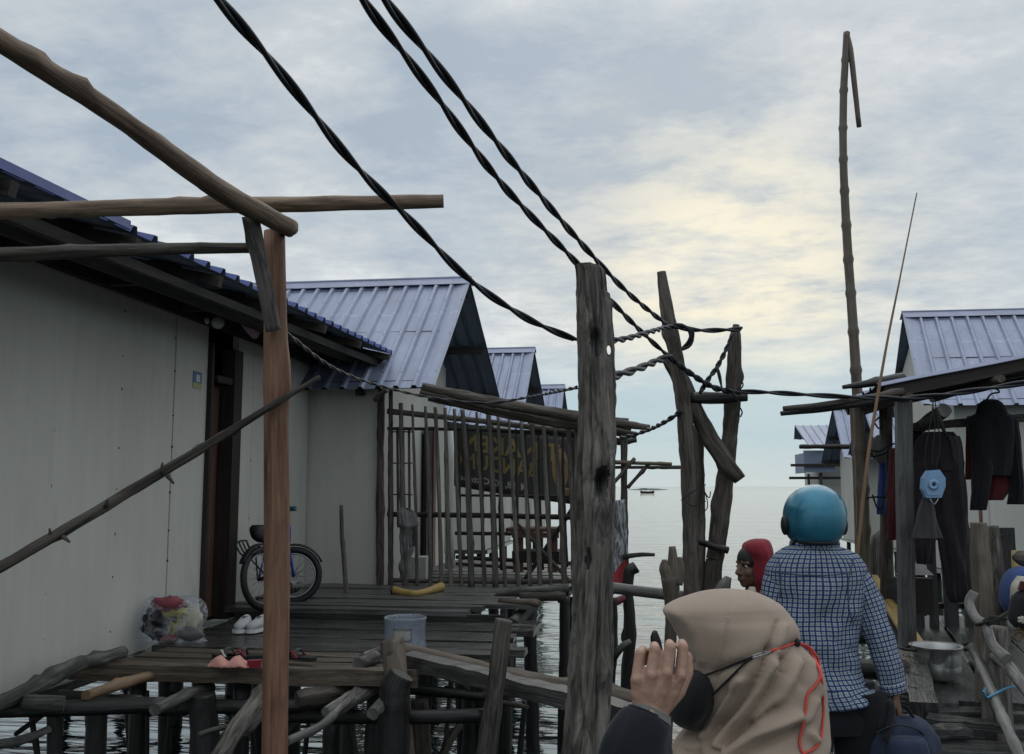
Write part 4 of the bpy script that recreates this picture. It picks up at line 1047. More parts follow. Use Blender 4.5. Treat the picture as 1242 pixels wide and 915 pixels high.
# brown post and pale pipe on the gable wall, inside the porch
mb = MB(); a = WX(524, 500, -2.36); mb.beam((-2.37, a.y, ZL + .07), (-2.37, a.y, CZ + .66), .1, .12); tag(mb.build('door_post', M['doorwood']), 'brown door post on the pale gable wall behind the fence', 'post')
mb = MB(); mb.beam((-2.35, 10.25, ZL + .07), (-2.35, 10.25, CZ + .62), .04, .42, up=(0, 1, 0)); tag(mb.build('door_leaf', M['darkwood']), 'narrow dark door leaf behind the fence stakes', 'door')
mb = MB(); mb.tube([WY(545, 520, 9.9), WY(545, 690, 9.9)], .05, 14, 4); tag(mb.build('drain_pipe', M['white']), 'pale upright pipe behind the fence stakes beside the dark door', 'pipe')
# awning poles over the fence
AW = 'loose poles laid over the fence top'
for lab, pts, mt in (('upper grey awning pole from under the lavender roof to the right of the split post', [(512, 469, 8.2, 5), (600, 488, 8.2, 6.5), (700, 506, 8.2, 7), (788, 519, 8.2, 4)], 'log'),
        ('second awning pole just below the upper one over the fence', [(510, 476, 8.35, 5), (600, 499, 8.3, 6), (700, 517, 8.3, 6), (772, 528, 8.3, 4)], 'log'),
        ('dark split board under the awning poles right of the split post', [(700, 515, 8.5, 7), (765, 521, 8.5, 6)], 'darklog'),
        ('thin dark pole end sticking out lowest of the awning', [(640, 515, 8.7, 4), (740, 535, 8.6, 4.5), (772, 534, 8.6, 3)], 'darklog'),
        ('awning pole lying deepest, dark and half under the roof edge', [(520, 482, 9.2, 5), (620, 503, 9.2, 5), (712, 520, 9.2, 5)], 'darklog'),
        ('flat dark board jutting above the awning poles', [(690, 507, 8.9, 4), (762, 512, 8.9, 5)], 'darklog')):
    log('awning_pole', lab, 'pole', pts, M[mt], AW)
# frame and printed tarp right of the split post
log('pole', 'thin upright frame pole carrying the printed tarp', 'pole', [(757, 528, 8.2, 4), (757, 600, 8.2, 4.2), (758, 690, 8.2, 4.5)], M['log'])
post('pole', 'crooked black mooring pole below the printed tarp', 'pole', [(772, 688, 7.4, 7), (763, 695, 7.4, 6.5), (762, 720, 7.4, 6), (764, 770, 7.4, 7.5), (759, 835, 7.4, 6.5)], M['darklog'], nz=.15, knots=3)
log('pole', 'level frame stick reaching right toward the crooked upright', 'pole', [(746, 567, 8.2, 2), (830, 567, 8.3, 2.2)], M['log'])
log('pole', 'short level frame stick above the longer one by the tarp', 'pole', [(745, 561, 8.15, 2.5), (815, 563, 8.1, 2.2)], M['bamboo'])
log('brace', 'small slanting stick under the level frame sticks', 'brace', [(761, 592, 8.15, 2.2), (788, 562, 8.15, 2.2)], M['log'])
log('brace', 'tiny stick crossing up to the right at the frame pole', 'brace', [(741, 590, 8.1, 2.2), (770, 556, 8.1, 2.2)], M['log'])
log('branch', 'short twig pointing right from the frame pole over the water', 'branch', [(756, 676, 8.0, 3), (775, 673, 7.95, 2.6), (794, 673, 7.9, 2)], M['log'])
tp = [(738, 608, 8.0), (758, 606, 8.05), (738, 728, 7.95), (764, 700, 8.0)]
T00, T10, T01, T11 = [W(*p) for p in tp]
mb = MB(); mb.grid(lambda u, v: T00.lerp(T10, u).lerp(T01.lerp(T11, u), v) + V((0, .03 * math.sin(u * 7 + v * 3), 0)), 10, 20, thick=(0, .006, 0)); tag(mb.build('tarp', M['tarp']), 'grey and red printed tarp hanging on the frame right of the split post', 'tarp')
log('rail', 'squared grey rail running level right from the split post to the forked stump', 'rail', [(738, 713, 5.9, 7), (790, 719, 6.0, 6.5), (836, 725, 6.05, 7)], M['greyplank'], nz=.05, knots=0)
log('plank', 'reddish board end low behind the split post', 'plank', [(735, 735, 7.4, 6), (762, 724, 7.4, 4)], plain('faded_red_paint', (.18, .04, .045), .6))
post('pole', 'dark pole in the water tight right of the split post', 'pole', [(743, 725, 7.0, 6), (742, 790, 7.0, 7), (737, 850, 7.0, 7)], M['darklog'], nz=.15)
log('branch', 'pale bent branch by the dark pole right of the split post', 'branch', [(744, 800, 6.9, 4), (754, 785, 6.8, 4.5), (765, 778, 6.8, 3)], M['greywood'])
post('pole', 'thin black pole standing in the water left of the split post', 'pole', [(685, 724, 8.3, 6), (684, 800, 8.3, 6), (683, 880, 8.3, 6.5)], M['darklog'], nz=.1)

# ------------------------------------------------------------------ things on the left decks
# clear bag of clothes
zb = ZL
bag_c = WZ(209, 778, zb)
db_ = bag_c.length if False else (V((HX, HY, 0)).dot(bag_c))
gl = [('faded maroon garment at the top of the clear bag', 'maroon2', (205, 733), .06, (1.25, .7, .55)), ('olive yellow garment across the middle of the clear bag', 'yellowcloth', (212, 743), .055, (1.5, .7, .5)),
      ('round pale yellow garment low in the clear bag', 'yellowcloth', (216, 757), .062, (1, .6, .95)), ('dark garment bundled at the left in the clear bag', 'navycloth', (190, 756), .065, (.9, .7, 1)),
      ('cream ruffled garment at the right of the clear bag', 'creamcloth', (232, 751), .055, (.9, .7, 1.05)), ('red rag showing at the bottom of the clear bag', 'redcloth', (206, 774), .05, (1.1, .6, .35)),
      ('pale grey garment at the lower right of the clear bag', 'midgrey', (229, 768), .055, (1.2, .7, .6)), ('dark blue garment in the centre of the clear bag', 'greycloth', (207, 752), .06, (1, .6, .8))]
M['maroon2'] = fabric('faded_maroon', (.26, .07, .085), .2)
for lab, mt, (px, py), r, (ax, ay, az) in gl:
    p = W(px, py, db_ - .055 + R(-.015, .015)); mb = MB(); sd = V((R(0, 30), R(0, 30), R(0, 30)))
    r *= 1.42; mb.ell(p, (r * ax, r * ay, r * az), seg=20, rings=12, fn=lambda q: 1 + .42 * noise.noise(q * 2.4 + sd) + .2 * noise.noise(q * 6 + sd))
    o = mb.build('garment', M[mt]); tag(o, lab, 'clothes', 'clothes inside the clear bag')
mb = MB()
loft(mb, [(723, 184, 236, .06, db_), (728, 178, 244, .1, db_), (738, 176, 247, .13, db_), (752, 173, 246, .14, db_), (766, 171, 244, .14, db_), (775, 170, 246, .13, db_), (778, 168, 249, .12, db_)], 36, .022, 3.2, .012, n=18)
o = mb.build('plastic_bag', M['polybag']); tag(o, 'clear plastic bag stuffed with coloured clothes against the grey wall', 'bag')
# shoes
def shoe(px, py, label, ang):
    p = WZ(px, py, ZL + 0.002); t = thing('sneaker', label, 'shoe', p, 'pair of grey sneakers on the wet deck')
    Rm = Matrix.Rotation(math.radians(ang), 3, 'Z')
    def prof(u):  # along the length 0 heel .. 1 toe: half width, height
        return .034 * (1 + .25 * math.sin(u * 3.1)) * min(1, (u * 7 + .35)) * min(1, ((1 - u) * 7 + .3)), .075 - .035 * u ** 1.3 if u > .35 else .085 - .03 * u
    mb = MB(); n = 12; S = 14; vs = []; fs = []
    for i in range(n + 1):
        u = i / n; w_, h_ = prof(u)
        if i in (0, n): h_ *= .75
        for k in range(S):
            a = 2 * math.pi * k / S
            vs.append(Rm @ V((w_ * math.cos(a), (u - .5) * .19, .018 + max(0, h_ * (.5 + .5 * math.sin(a))))) + p)
    for i in range(n):
        for k in range(S): fs.append((i * S + k, i * S + (k + 1) % S, (i + 1) * S + (k + 1) % S, (i + 1) * S + k))
    fs += [tuple(range(S))[::-1], tuple(n * S + k for k in range(S))]
    mb.add(vs, fs, None, 0, True); mb.build('upper', M['midgrey2'], t)
    mb = MB(); ol = [V((prof(u)[0] * 1.1 * s_, (u - .5) * .205, 0)) for s_, us in ((1, [j / 10 for j in range(11)]), (-1, [1 - j / 10 for j in range(11)])) for u in us]
    mb.prism([Rm @ q + p + V((0, 0, .001)) for q in ol], (0, 0, .022)); mb.build('sole', M['white'], t)
    mb = MB(); mb.ell(Rm @ V((0, -.055, .088)) + p, (.022, .04, .006), Rm, 10, 6); mb.build('opening', M['greycloth'], t)
M['midgrey2'] = fabric('pale_grey_canvas', (.42, .43, .43), .1)
shoe(294, 766, 'left sneaker of the grey pair on the wet deck', 185); shoe(311, 766, 'right sneaker of the grey pair, half behind the reddish post', 172)
def sandal(px, py, label, ang, strap='redcloth', grp='scattered sandals on the front step'):
    p = WZ(px, py, ZL + 0.03); t = thing('sandal', label, 'sandal', p, grp); Rm = Matrix.Rotation(math.radians(ang), 3, 'Z')
    mb = MB(); ol = [V((.04 * (1 + .25 * math.cos(a - .5)) * math.cos(a), .115 * math.sin(a), 0)) for a in [k * .3142 for k in range(20)]]
    mb.prism([Rm @ q + p for q in ol], (0, 0, .018)); mb.build('sole', M['black'], t)
    for k in (-1, 1):
        mb = MB(); mb.tube([Rm @ V((.042 * k, -.02, .016)) + p, Rm @ V((.03 * k, .02, .045)) + p, Rm @ V((0, .06, .022)) + p], .009, 8, 10, flat=.5); mb.build('strap', M[strap], t)
    mb = MB(); mb.tube([Rm @ V((.045, -.01, .012)) + p, Rm @ V((.02, 0, .05)) + p, Rm @ V((-.02, 0, .05)) + p, Rm @ V((-.045, -.01, .012)) + p], .012, 8, 12, flat=.4); mb.build('instep_band', M['greycloth'], t)
sandal(277, 799, 'black sandal with pale patterned strap behind the pink cloth, on its left', 70, 'creamcloth'); sandal(296, 799, 'black patterned sandal behind the pink cloth, nearer the reddish post', 100, 'redcloth'); sandal(362, 800, 'black sandal with red straps just right of the reddish post', 75, 'redcloth')
mb = MB(); p = WZ(281, 809, ZL + .03)
mb.grid(lambda u, v: p + V(((u - .5) * .22, (v - .5) * .13 * (1 - .5 * abs(u - .5)), .014 + .045 * abs(math.sin(u * 6.5 + v)) * math.sin(math.pi * v) ** .6 * math.sin(math.pi * min(1, u + .08)) ** .4 + .008 * noise.noise(V((u * 7, v * 7, 1))))), 26, 14, thick=(0, 0, -.006)); tag(mb.build('cloth', M['pink']), 'crumpled pink cloth lying on the front step', 'cloth')
mb = MB(); p = WZ(309, 810, ZL + .03); mb.box(p + V((0, 0, .022)), (.065, .05, .035), Matrix.Rotation(.3, 3, 'Z'), jit=.004); tag(mb.build('packet', M['redcloth']), 'small red packet beside the pink cloth at the foot of the post', 'packet')
# cut-off water jug
p = WZ(491, 791, ZL + .008); t = thing('water_jug', 'blue translucent cut-off water jug with white label on the deck', 'jug', p); s_ = V((HX, HY, 0)).dot(p) / F
r_ = 25 * s_
mb = MB(); mb.lathe(p, [(r_ * .1, .004), (r_ * .92, .0), (r_ * .98, .012), (r_ * 1.0, .04), (r_ * .97, .05), (r_ * .97, 36 * s_), (r_ * 1.0, 38 * s_), (r_ * 1.01, 40 * s_), (r_ * .97, 41 * s_), (r_ * .94, 38 * s_), (r_ * .93, .05), (r_ * .9, .02), (0.001, .015)], 40); mb.build('body', M['jug'], t)
def jl(u, v):
    a = math.radians(-118 + 52 * u) + YAW; h = (.16 if False else (15 + 15 * v)) * s_
    return p + V((math.cos(a) * r_ * .985, math.sin(a) * r_ * .985, h - .01 * abs(u - .5) * 0))
mb = MB(); mb.grid(jl, 10, 4, thick=(0, 0, .0)); mb.build('label', M['white'], t)
# yellow tube, polystyrene box, rag, stick
mb = MB(); mb.tube([WZ(477, 716, ZL + .11), WZ(490, 719, ZL + .1), WZ(505, 720, ZL + .1), WZ(520, 717, ZL + .105), WZ(535, 712, ZL + .115)], [.034, .03, .024, .028, .04], 14, 22, .08); t = mb.build('plastic_pipe', M['yellow']); tag(t, 'yellow plastic pipe lying at the foot of the fence', 'pipe')
for (px, py, r) in ((475.5, 721, .035), (534.5, 716.5, .042)):
    mb = MB(); a = WZ(px, py - 5, ZL + .112); mb.ell(a, (.012, r, r), None, 14, 8); mb.build('end_cap', M['black'], t)
mb = MB(); a, b = WY(493, 676, 8.75), WY(516, 716, 8.75); mb.box(((a.x + b.x) / 2, 8.85, (a.z + b.z) / 2), (abs(b.x - a.x), .2, abs(a.z - b.z)), jit=.006); o = mb.build('foam_box', plain('dirty_foam', (.5, .5, .47), .8, var=.35, scale=14)); tag(o, 'dirty white foam box inside the fence at its left end', 'box')
mb = MB(); loft(mb, [(616, 487, 494, .015, 8.3), (620, 484, 501, .035, 8.3), (628, 482, 505, .05, 8.29), (637, 484, 505, .05, 8.29), (642, 486, 502, .035, 8.3), (652, 485, 499, .025, 8.3), (668, 488, 498, .02, 8.3), (684, 487, 495, .018, 8.3), (696, 489, 494, .012, 8.3), (704, 486, 489, .006, 8.3)], 44, .05, 4.5, .02, n=40); o = mb.build('rag', M['midgrey']); tag(o, 'grey rag knotted over the fence rail at its left end', 'rag')
mb = MB(); loft(mb, [(626, 498, 503, .02, 8.33), (640, 497, 506, .025, 8.33), (655, 496, 506, .018, 8.33), (663, 498, 503, .01, 8.33)], 30, .03, 4, .012, n=16); o = mb.build('rag', M['greycloth']); tag(o, 'short dark rag on the fence rail right of the grey one', 'rag')
log('stick', 'bare stick leaning upright on the wall under the lavender roof', 'stick', [(414, 613, 8.2, 2.3), (415, 650, 8.15, 2.6), (418, 690, 8.05, 2.8), (420, 722, 7.95, 2.8)], M['log'])
# small fittings on the walls
t = thing('light_bulb', 'bare white bulb in a holder on the wall above the brown door', 'bulb', WX(250, 389, XW + .1))
a = WX(238, 388, XW + .02); mb = MB(); mb.tube([a, a + V((.06, .06, .0))], [.02, .024], 10, 3); mb.build('holder', M['white'], t)
mb = MB(); mb.ell(a + V((.1, .125, -.003)), (.045, .055, .043)); mb.build('glass', M['bulb'], t)
mb = MB(); mb.tube([a, WX(236, 375, XW + .03), WX(242, 365, XW + .05)], .004, 5, 8); mb.build('wire', M['black'], t)
t = thing('notice', 'small blue and yellow notice stuck on the wall left of the brown door', 'notice', WX(239, 461, XW + .003))
a, b = WX(234, 450, XW), WX(243.5, 466, XW)
def strip(f0, f1): return (.004, abs(b.y - a.y), abs(a.z - b.z) * (f1 - f0)), (XW + .004, (a.y + b.y) / 2, a.z + (b.z - a.z) * (f0 + f1) / 2)
for nm, f0, f1, mt in (('print', 0, 1, M['midgrey']), ('print_band', 1, 1.5, plain('notice_yellow', (.45, .42, .2), .6))):
    s2, c2 = strip(f0, f1); mb = MB(); mb.box(c2, s2); mb.build(nm, mt if nm != 'print' else plain('notice_blue', (.1, .17, .33), .5, var=.6, scale=40), t)
s2, c2 = strip(.25, .9); mb = MB(); mb.box((c2[0] + .003, c2[1] + .005, c2[2]), (.002, s2[1] * .45, s2[2])); mb.build('print_panel', M['white'], t)
mb = MB(); p = WX(300, 385, XW + .35); mb.grid(lambda u, v: p + V((.02 * math.sin(u * 5), (u - .3) * .5, -.17 * v * math.sin(math.pi * (u * .8 + .15)) + .03)), 12, 8, thick=(.008, 0, 0)); tag(mb.build('rag', M['mauve']), 'pale mauve rag tucked under the roof edge above the door', 'rag')
t = thing('wall_lamp', 'small dark lamp under the lavender roof edge', 'lamp', WY(438, 470, 8.4)); mb = MB(); mb.lathe(WY(437, 474, 8.4), [(.001, -.05), (.045, -.045), (.05, .02), (.025, .04), (.02, .07)], 14); mb.build('shade', M['black'], t)
log('stick', 'short brown bracket stick below the lavender roof corner', 'stick', [(455, 486, 8.4, 3), (462, 478, 8.35, 3), (470, 473, 8.3, 3)], M['log'])

# ------------------------------------------------------------------ bicycle
def bike():
    rc, fc = W(319, 702, 7.1), W(356, 698, 7.42)
    base = V(((rc.x + fc.x) / 2, (rc.y + fc.y) / 2, ZL + .075))
    t = thing('bicycle', 'small blue child bicycle leaning on the wall behind the reddish post', 'bicycle', base)
    ax = (fc - rc).normalized(); ax.z = 0; ax.normalize(); up = V((0, 0, 1)); up = (up + V((-.12, .03, 0))).normalized()
    def wheel(c, d, r, nm):
        side = d.cross(up).normalized(); u2 = side.cross(d).normalized()
        mb = MB(); P = [c + (d * math.cos(a) + u2 * math.sin(a)) * (r - .022) for a in [k * 2 * math.pi / 36 for k in range(37)]]
        mb.tube(P, .024, 10, 36, cap=False); w_ = mb.build('tyre', M['black'], t)
        mb = MB(); P = [c + (d * math.cos(a) + u2 * math.sin(a)) * (r - .052) for a in [k * 2 * math.pi / 36 for k in range(37)]]
        mb.tube(P, .008, 8, 36, cap=False); mb.build('rim', M[nm], w_)
        mb = MB()
        for k in range(20):
            a = k * 2 * math.pi / 20; e = c + (d * math.cos(a) + u2 * math.sin(a)) * (r - .055); a2 = a + (.5 if k % 2 else -.5)
            h = c + (d * math.cos(a2) + u2 * math.sin(a2)) * .02 + side * (.025 if k % 4 < 2 else -.025); mb.tube([h, e], .0022, 4, 1)
        mb.build('spoke', M['steel'], w_)
        mb = MB(); mb.tube([c - side * .045, c + side * .045], .016, 10, 2); mb.build('hub', M['black'], w_)
        return side, u2
    side, u2 = wheel(rc, ax, .232, 'steel')
    fd = (V((HY, -HX, 0)) * .97 + V((HX, HY, 0)) * .2).normalized()
    fs_, fu = wheel(fc, fd, .215, 'steel')
    bb = rc.lerp(fc, .48) + V((0, 0, -.02)); head = W(350, 652, 7.33); seat = W(318, 648, 7.18); st = W(322, 668, 7.2)
    f_ = MB()
    for a, b, r in ((head, bb, .018), (head + V((0, 0, -.06)), bb, .016), (bb, st, .015), (rc + side * .04, bb + side * .02, .009), (rc - side * .04, bb - side * .02, .009), (rc + side * .04, st, .008), (rc - side * .04, st, .008), (st, head + V((0, 0, -.03)), .014)): f_.tube([a, b], r, 8, 2)
    f_.build('frame', M['bluepaint'], t)
    f_ = MB()
    for s in (-1, 1): f_.tube([head + fs_ * .035 * s, head + fs_ * .045 * s + V((0, 0, -.06)), fc + fs_ * .045 * s], .011, 8, 8)
    f_.tube([head + V((0, 0, .09)), head + V((0, 0, -.04))], .018, 8, 3); f_.build('fork', M['bluepaint'], t)
    hb = W(354, 617, 7.3); f_ = MB(); f_.tube([head + V((0, 0, .05)), head + V((0, 0, .2)), hb, hb + V((.06, -.05, 0))], .011, 8, 10); f_.tube([head + V((0, 0, .18)), W(338, 620, 7.25)], .01, 8, 4); h_ = f_.build('handlebar', M['steel'], t)
    f_ = MB(); f_.tube([hb + V((-.02, .01, 0)), hb + V((.05, -.05, 0))], .018, 8, 3); f_.build('grip', plain('teal_grip', (.02, .1, .13), .6), h_)
    f_ = MB(); f_.tube([st, seat], .012, 8, 2); f_.build('seat_post', M['steel'], t)
    f_ = MB(); loft(f_, [(637, 306, 319, .05, 7.2), (641, 303, 323, .07, 7.2), (648, 304, 325, .08, 7.2), (654, 307, 326, .07, 7.2), (658, 313, 326, .04, 7.2)], 20, n=10); f_.build('saddle', M['black'], t)
    # rear rack
    f_ = MB()
    k0 = [W(x, y, d) for x, y, d in ((285, 660, 6.95), (292, 672, 6.95), (300, 674, 6.98), (317, 670, 7.0))]; k1 = [W(x, y, d) for x, y, d in ((299, 656, 7.08), (304, 668, 7.08), (310, 671, 7.1), (322, 669, 7.1))]
    f_.tube(k0, .007, 6, 12); f_.tube(k1, .007, 6, 12); f_.tube([k0[0], (k0[0] + k1[0]) / 2 + V((0, 0, .01)), k1[0]], .007, 6, 6)
    for q in (.35, .65): f_.tube([k0[0].lerp(k1[0], q), k0[1].lerp(k1[1], q), k0[2].lerp(k1[2], q)], .006, 6, 8)
    f_.tube([k0[2], rc + side * .05], .006, 6, 3); f_.tube([k1[2], rc - side * .05], .006, 6, 3); f_.build('rack', M['black'], t)
    for c, d, u_, a0, a1, rr in ((rc, ax, u2, 60, 150, .25), (fc, fd, fu, 25, 120, .232)):
        f_ = MB(); f_.tube([c + (d * math.cos(math.radians(a)) + u_ * math.sin(math.radians(a))) * rr for a in range(a0, a1 + 1, 10)], .026, 8, 10, flat=.35); f_.build('mudguard', M['black'], t)
    f_ = MB(); f_.tube([bb - side * .06, bb + side * .06], .02, 8, 2); f_.lathe(bb, [(.01, -.035), (.06, -.035), (.06, -.03), (.01, -.03)], 18, axis=side.to_track_quat('Z', 'Y').to_matrix()); f_.tube([bb + side * .06, bb + side * .06 + ax * .1 - u2 * .06], .01, 6, 2); cr = f_.build('crank', M['black'], t)
    f_ = MB(); f_.box(bb + side * .1 + ax * .1 - u2 * .06, (.09, .07, .022), Matrix.Rotation(.5, 3, 'Z')); f_.build('pedal', M['midgrey'], cr)
    f_ = MB(); f_.tube([W(308, 661, 7.15), W(318, 665, 7.15)], .007, 6, 3); f_.build('reflector', M['redcloth'], t)
bike()
mb = MB(); mb.prism([WY(352, 711, 7.25), WY(362, 706, 7.25), WY(368, 709, 7.25), WY(358, 719, 7.25), WY(352, 721, 7.25)], (0, .05, 0)); tag(mb.build('wood_block', M['paleplank']), 'pale wood block wedged by the front wheel of the bicycle', 'block')

# ------------------------------------------------------------------ driftwood under and around the left decks
DW = 'driftwood and poles under the left decks'
L_ = [('long grey log running along the foot of the grey wall at far left', [(-30, 866, 4.3, 10), (30, 840, 4.5, 9), (66, 820, 4.75, 9.5), (98, 804, 5.0, 10)], 'greywood'),
 ('peeling grey log end under the wall behind the front step', [(90, 807, 4.95, 8.5), (150, 791, 5.35, 7)], 'greywood'),
 ('dark level beam log low at the left edge', [(-40, 864, 4.4, 8), (60, 860, 4.55, 9), (200, 855, 4.7, 9)], 'darklog'),
 ('pale cut end of a dark log at far left under the step', [(28, 853, 4.43, 8), (78, 854, 4.48, 8.5)], 'greywood'),
 ('orange brown round stick poking out under the front step', [(104, 844, 4.6, 6), (150, 829, 4.9, 6.5), (190, 818, 5.2, 6)], 'reed'),
 ('grey round log pointing at the viewer under the front step', [(188, 861, 4.5, 7.5), (225, 844, 4.9, 7.5), (255, 834, 5.3, 7)], 'greywood'),
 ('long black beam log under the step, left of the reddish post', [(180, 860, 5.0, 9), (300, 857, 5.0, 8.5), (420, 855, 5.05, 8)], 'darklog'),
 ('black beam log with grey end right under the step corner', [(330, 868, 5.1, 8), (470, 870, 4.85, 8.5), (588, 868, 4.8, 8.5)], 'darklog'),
 ('thick grey slanting prop left of the reddish post foot', [(262, 925, 4.1, 10), (290, 880, 4.3, 10.5), (322, 838, 4.6, 10)], 'bark'),
 ('smaller bent branch beside the slanting prop', [(296, 888, 4.4, 7), (312, 868, 4.5, 8), (330, 855, 4.6, 7)], 'greywood'),
 ('pale curving branch low right of the reddish post', [(348, 900, 4.3, 5), (390, 880, 4.5, 5), (420, 852, 4.8, 5.5), (440, 830, 5.1, 5)], 'birch'),
 ('pale peeled branch in the heap under the step', [(395, 864, 4.7, 5.5), (425, 846, 4.9, 6.5), (460, 828, 5.2, 5.5)], 'birch'),
 ('second pale flaky branch in the heap, right of the first', [(412, 862, 4.75, 5.5), (440, 845, 4.95, 6), (468, 830, 5.2, 5)], 'birch'),
 ('dark round branch on top of the heap under the step', [(360, 850, 4.9, 9), (400, 842, 5.0, 10), (430, 830, 5.2, 9)], 'log'),
 ('grey branch end pointing right in the heap by the corner post', [(452, 866, 4.6, 7), (468, 850, 4.8, 8), (482, 838, 5.1, 6)], 'greywood'),
 ('dark thin pole level behind the heap', [(440, 832, 5.6, 7), (520, 838, 5.6, 6), (590, 845, 5.6, 6)], 'darklog'),
 ('thin pale twig bent at the bottom left over the water', [(-10, 905, 4.5, 5), (30, 897, 4.5, 5), (60, 884, 4.5, 4)], 'greywood'),
 ('dark flat board level under the front step', [(70, 845, 4.85, 8), (172, 851, 4.85, 7)], 'darklog'),
 ('grey pole end lying on the deck beside the blue jug', [(434, 806, 5.05, 7), (455, 797, 5.3, 7)], 'greywood'),
 ('thin grey slat lying over the deck end by the blue jug', [(440, 798, 5.2, 5), (470, 785, 5.6, 5)], 'greywood'),
 ('slim dark submerged branch leaning under the footbridge', [(530, 930, 6.2, 5), (550, 890, 6.6, 5), (562, 880, 6.8, 4)], 'log')]
for lab, pts, mt in L_: log('driftwood', lab, 'log', pts, M[mt], DW, seg=12, knots=3, lump=.14)
# posts standing in the water
for lab, pts, mt in (('broad black stump post holding up the right corner of the step', [(488, 818, 4.75, 15), (480, 834, 4.75, 18), (478, 860, 4.75, 19), (476, 920, 4.75, 20)], 'darklog'),
    ('pointed grey stub rising at the step corner beside the jug', [(487, 790, 4.95, 7), (478, 795, 4.92, 13), (480, 815, 4.9, 14)], 'stub'),
    ('leaning grey stake standing in front of the footbridge', [(612, 752, 4.6, 10), (609, 770, 4.6, 10.5), (600, 840, 4.6, 10.5), (590, 920, 4.6, 12)], 'bark'),
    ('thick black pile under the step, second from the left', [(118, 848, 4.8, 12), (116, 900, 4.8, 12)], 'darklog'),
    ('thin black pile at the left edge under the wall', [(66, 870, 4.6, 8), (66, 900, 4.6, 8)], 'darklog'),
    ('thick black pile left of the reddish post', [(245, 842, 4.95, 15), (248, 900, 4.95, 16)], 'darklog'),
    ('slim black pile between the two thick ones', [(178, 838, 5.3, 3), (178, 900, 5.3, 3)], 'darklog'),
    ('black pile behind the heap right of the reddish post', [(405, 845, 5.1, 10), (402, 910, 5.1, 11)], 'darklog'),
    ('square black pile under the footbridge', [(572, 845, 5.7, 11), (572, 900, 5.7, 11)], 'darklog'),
    ('grey brown pile beside the broad stump post', [(508, 850, 5.2, 11), (512, 915, 5.2, 12)], 'log')):
    post('pile', lab, 'pile', pts, M[mt], 'piles under the left decks', seg=12, n=24, nz=.14, knots=2)
# footbridge: a squared beam and a log side by side
fb = thing('footbridge', 'narrow sloping footbridge of a beam and a log from the jug to the split post', 'bridge', W(630, 830, 5.0))
mb = MB(); mb.beam(W(494, 800, 5.1), W(790, 872, 4.35), .11, .075, n=20, jit=.005); mb.build('beam', M['greyplank'], fb)
mb = MB(); mb.tube([W(490, 792, 5.35), W(620, 822, 5.0), W(780, 852, 4.6)], [.055, .05, .045], 12, 50, .12, 8, 5); mb.build('log', M['pole2'] if 'pole2' in M else M['stub'], fb)
mb = MB(); mb.box(WZ(622, 762, ZL - .03), (.35, .5, .04)); tag(mb.build('board', M['plank']), 'loose dark board under the deck end above the footbridge', 'board')
log('plank', 'thin broken plank lying on the platform end by the fence', 'plank', [(606, 730, 7.3, 4), (655, 732, 7.1, 4)], M['paleplank'], nz=.05, knots=0)
log('pole', 'grey pole lying along the foot of the fence at its right end', 'pole', [(560, 722, 8.0, 4), (640, 717, 7.9, 5), (690, 713, 7.9, 5)], M['greywood'])
log('pole', 'second short pole lying under the grey one at the fence foot', 'pole', [(630, 724, 7.8, 5), (686, 724, 7.8, 5)], M['log'])

for i in range(12):                                   # thin clutter standing under the decks
    x = (40, 150, 205, 290, 300, 372, 430, 452, 520, 545, 570, 640)[i]; d = R(5.2, 7.0); y_ = (830, 836, 840, 838, 836, 842, 846, 842, 812, 812, 850, 850)[i]
    post('stick', 'thin dark stick standing in the water under the left decks', 'stick', [(x + R(-8, 8), y_, d, R(2, 3.5)), (x + R(-10, 10), 915, d, R(2.4, 4))], M['darklog' if i % 3 else 'log'], 'thin sticks standing under the left decks', seg=7, n=14, nz=.15, knots=2)
for i, (a, b, lab) in enumerate((((500, 905, 6.0), (470, 862, 5.6), 'slanting thin stick below the broad stump post'), ((330, 905, 5.3), (385, 862, 5.3), 'thin stick slanting up to the right behind the reddish post'), ((20, 890, 5.2), (60, 862, 5.0), 'thin stick slanting under the far left beam log'), ((240, 892, 4.7), (300, 876, 4.9), 'thin stick crossing low behind the slanting prop'), ((540, 835, 5.9), (640, 858, 5.5), 'thin stick lying under the footbridge beam'))):
    log('driftwood', lab, 'log', [(*a, 3.2), ((a[0] + b[0]) / 2 + R(-4, 4), (a[1] + b[1]) / 2 + R(-3, 3), (a[2] + b[2]) / 2, 3.4), (*b, 2.6)], M['greywood' if i % 2 else 'log'], DW, seg=8, knots=2)
# ------------------------------------------------------------------ porch on the right
A = W(1066, 468, 5.65)
pr = thing('porch_roof', 'low dark lean-to roof sheet over the right porch', 'roof', A)
xl_, zl_, xr_, zr_ = A.x, A.z, A.x + 1.35, A.z + 0.255
mb = MB(); roof_sheet(mb, (xr_, A.y, zr_), (xr_, A.y + 1.25, zr_), (xl_, A.y, zl_), (xl_, A.y + 1.25, zl_ - .02), .2, .02); mb.build('sheet', [M['cap'], plain('dark_sheet_underside', (.035, .033, .033), .7)], pr)  # underside coloured far darker than the top of the sheet
for yy, dz in ((.05, -.04), (.65, -.05), (1.2, -.055)):
    mb = MB(); mb.beam((xl_ + .05, A.y + yy, zl_ + dz), (xr_ - .02, A.y + yy, zr_ + dz), .05, .07, n=4, jit=.004); mb.build('rafter', M['darkwood'], pr)
for q in (.12, .5, .9):
    x = xl_ + (xr_ - xl_) * q; z = zl_ + (zr_ - zl_) * q - .1; mb = MB(); mb.tube([(x, A.y - .05, z), (x, A.y + 1.3, z)], .025, 8, 8, .1); mb.build('purlin', M['log'], pr)
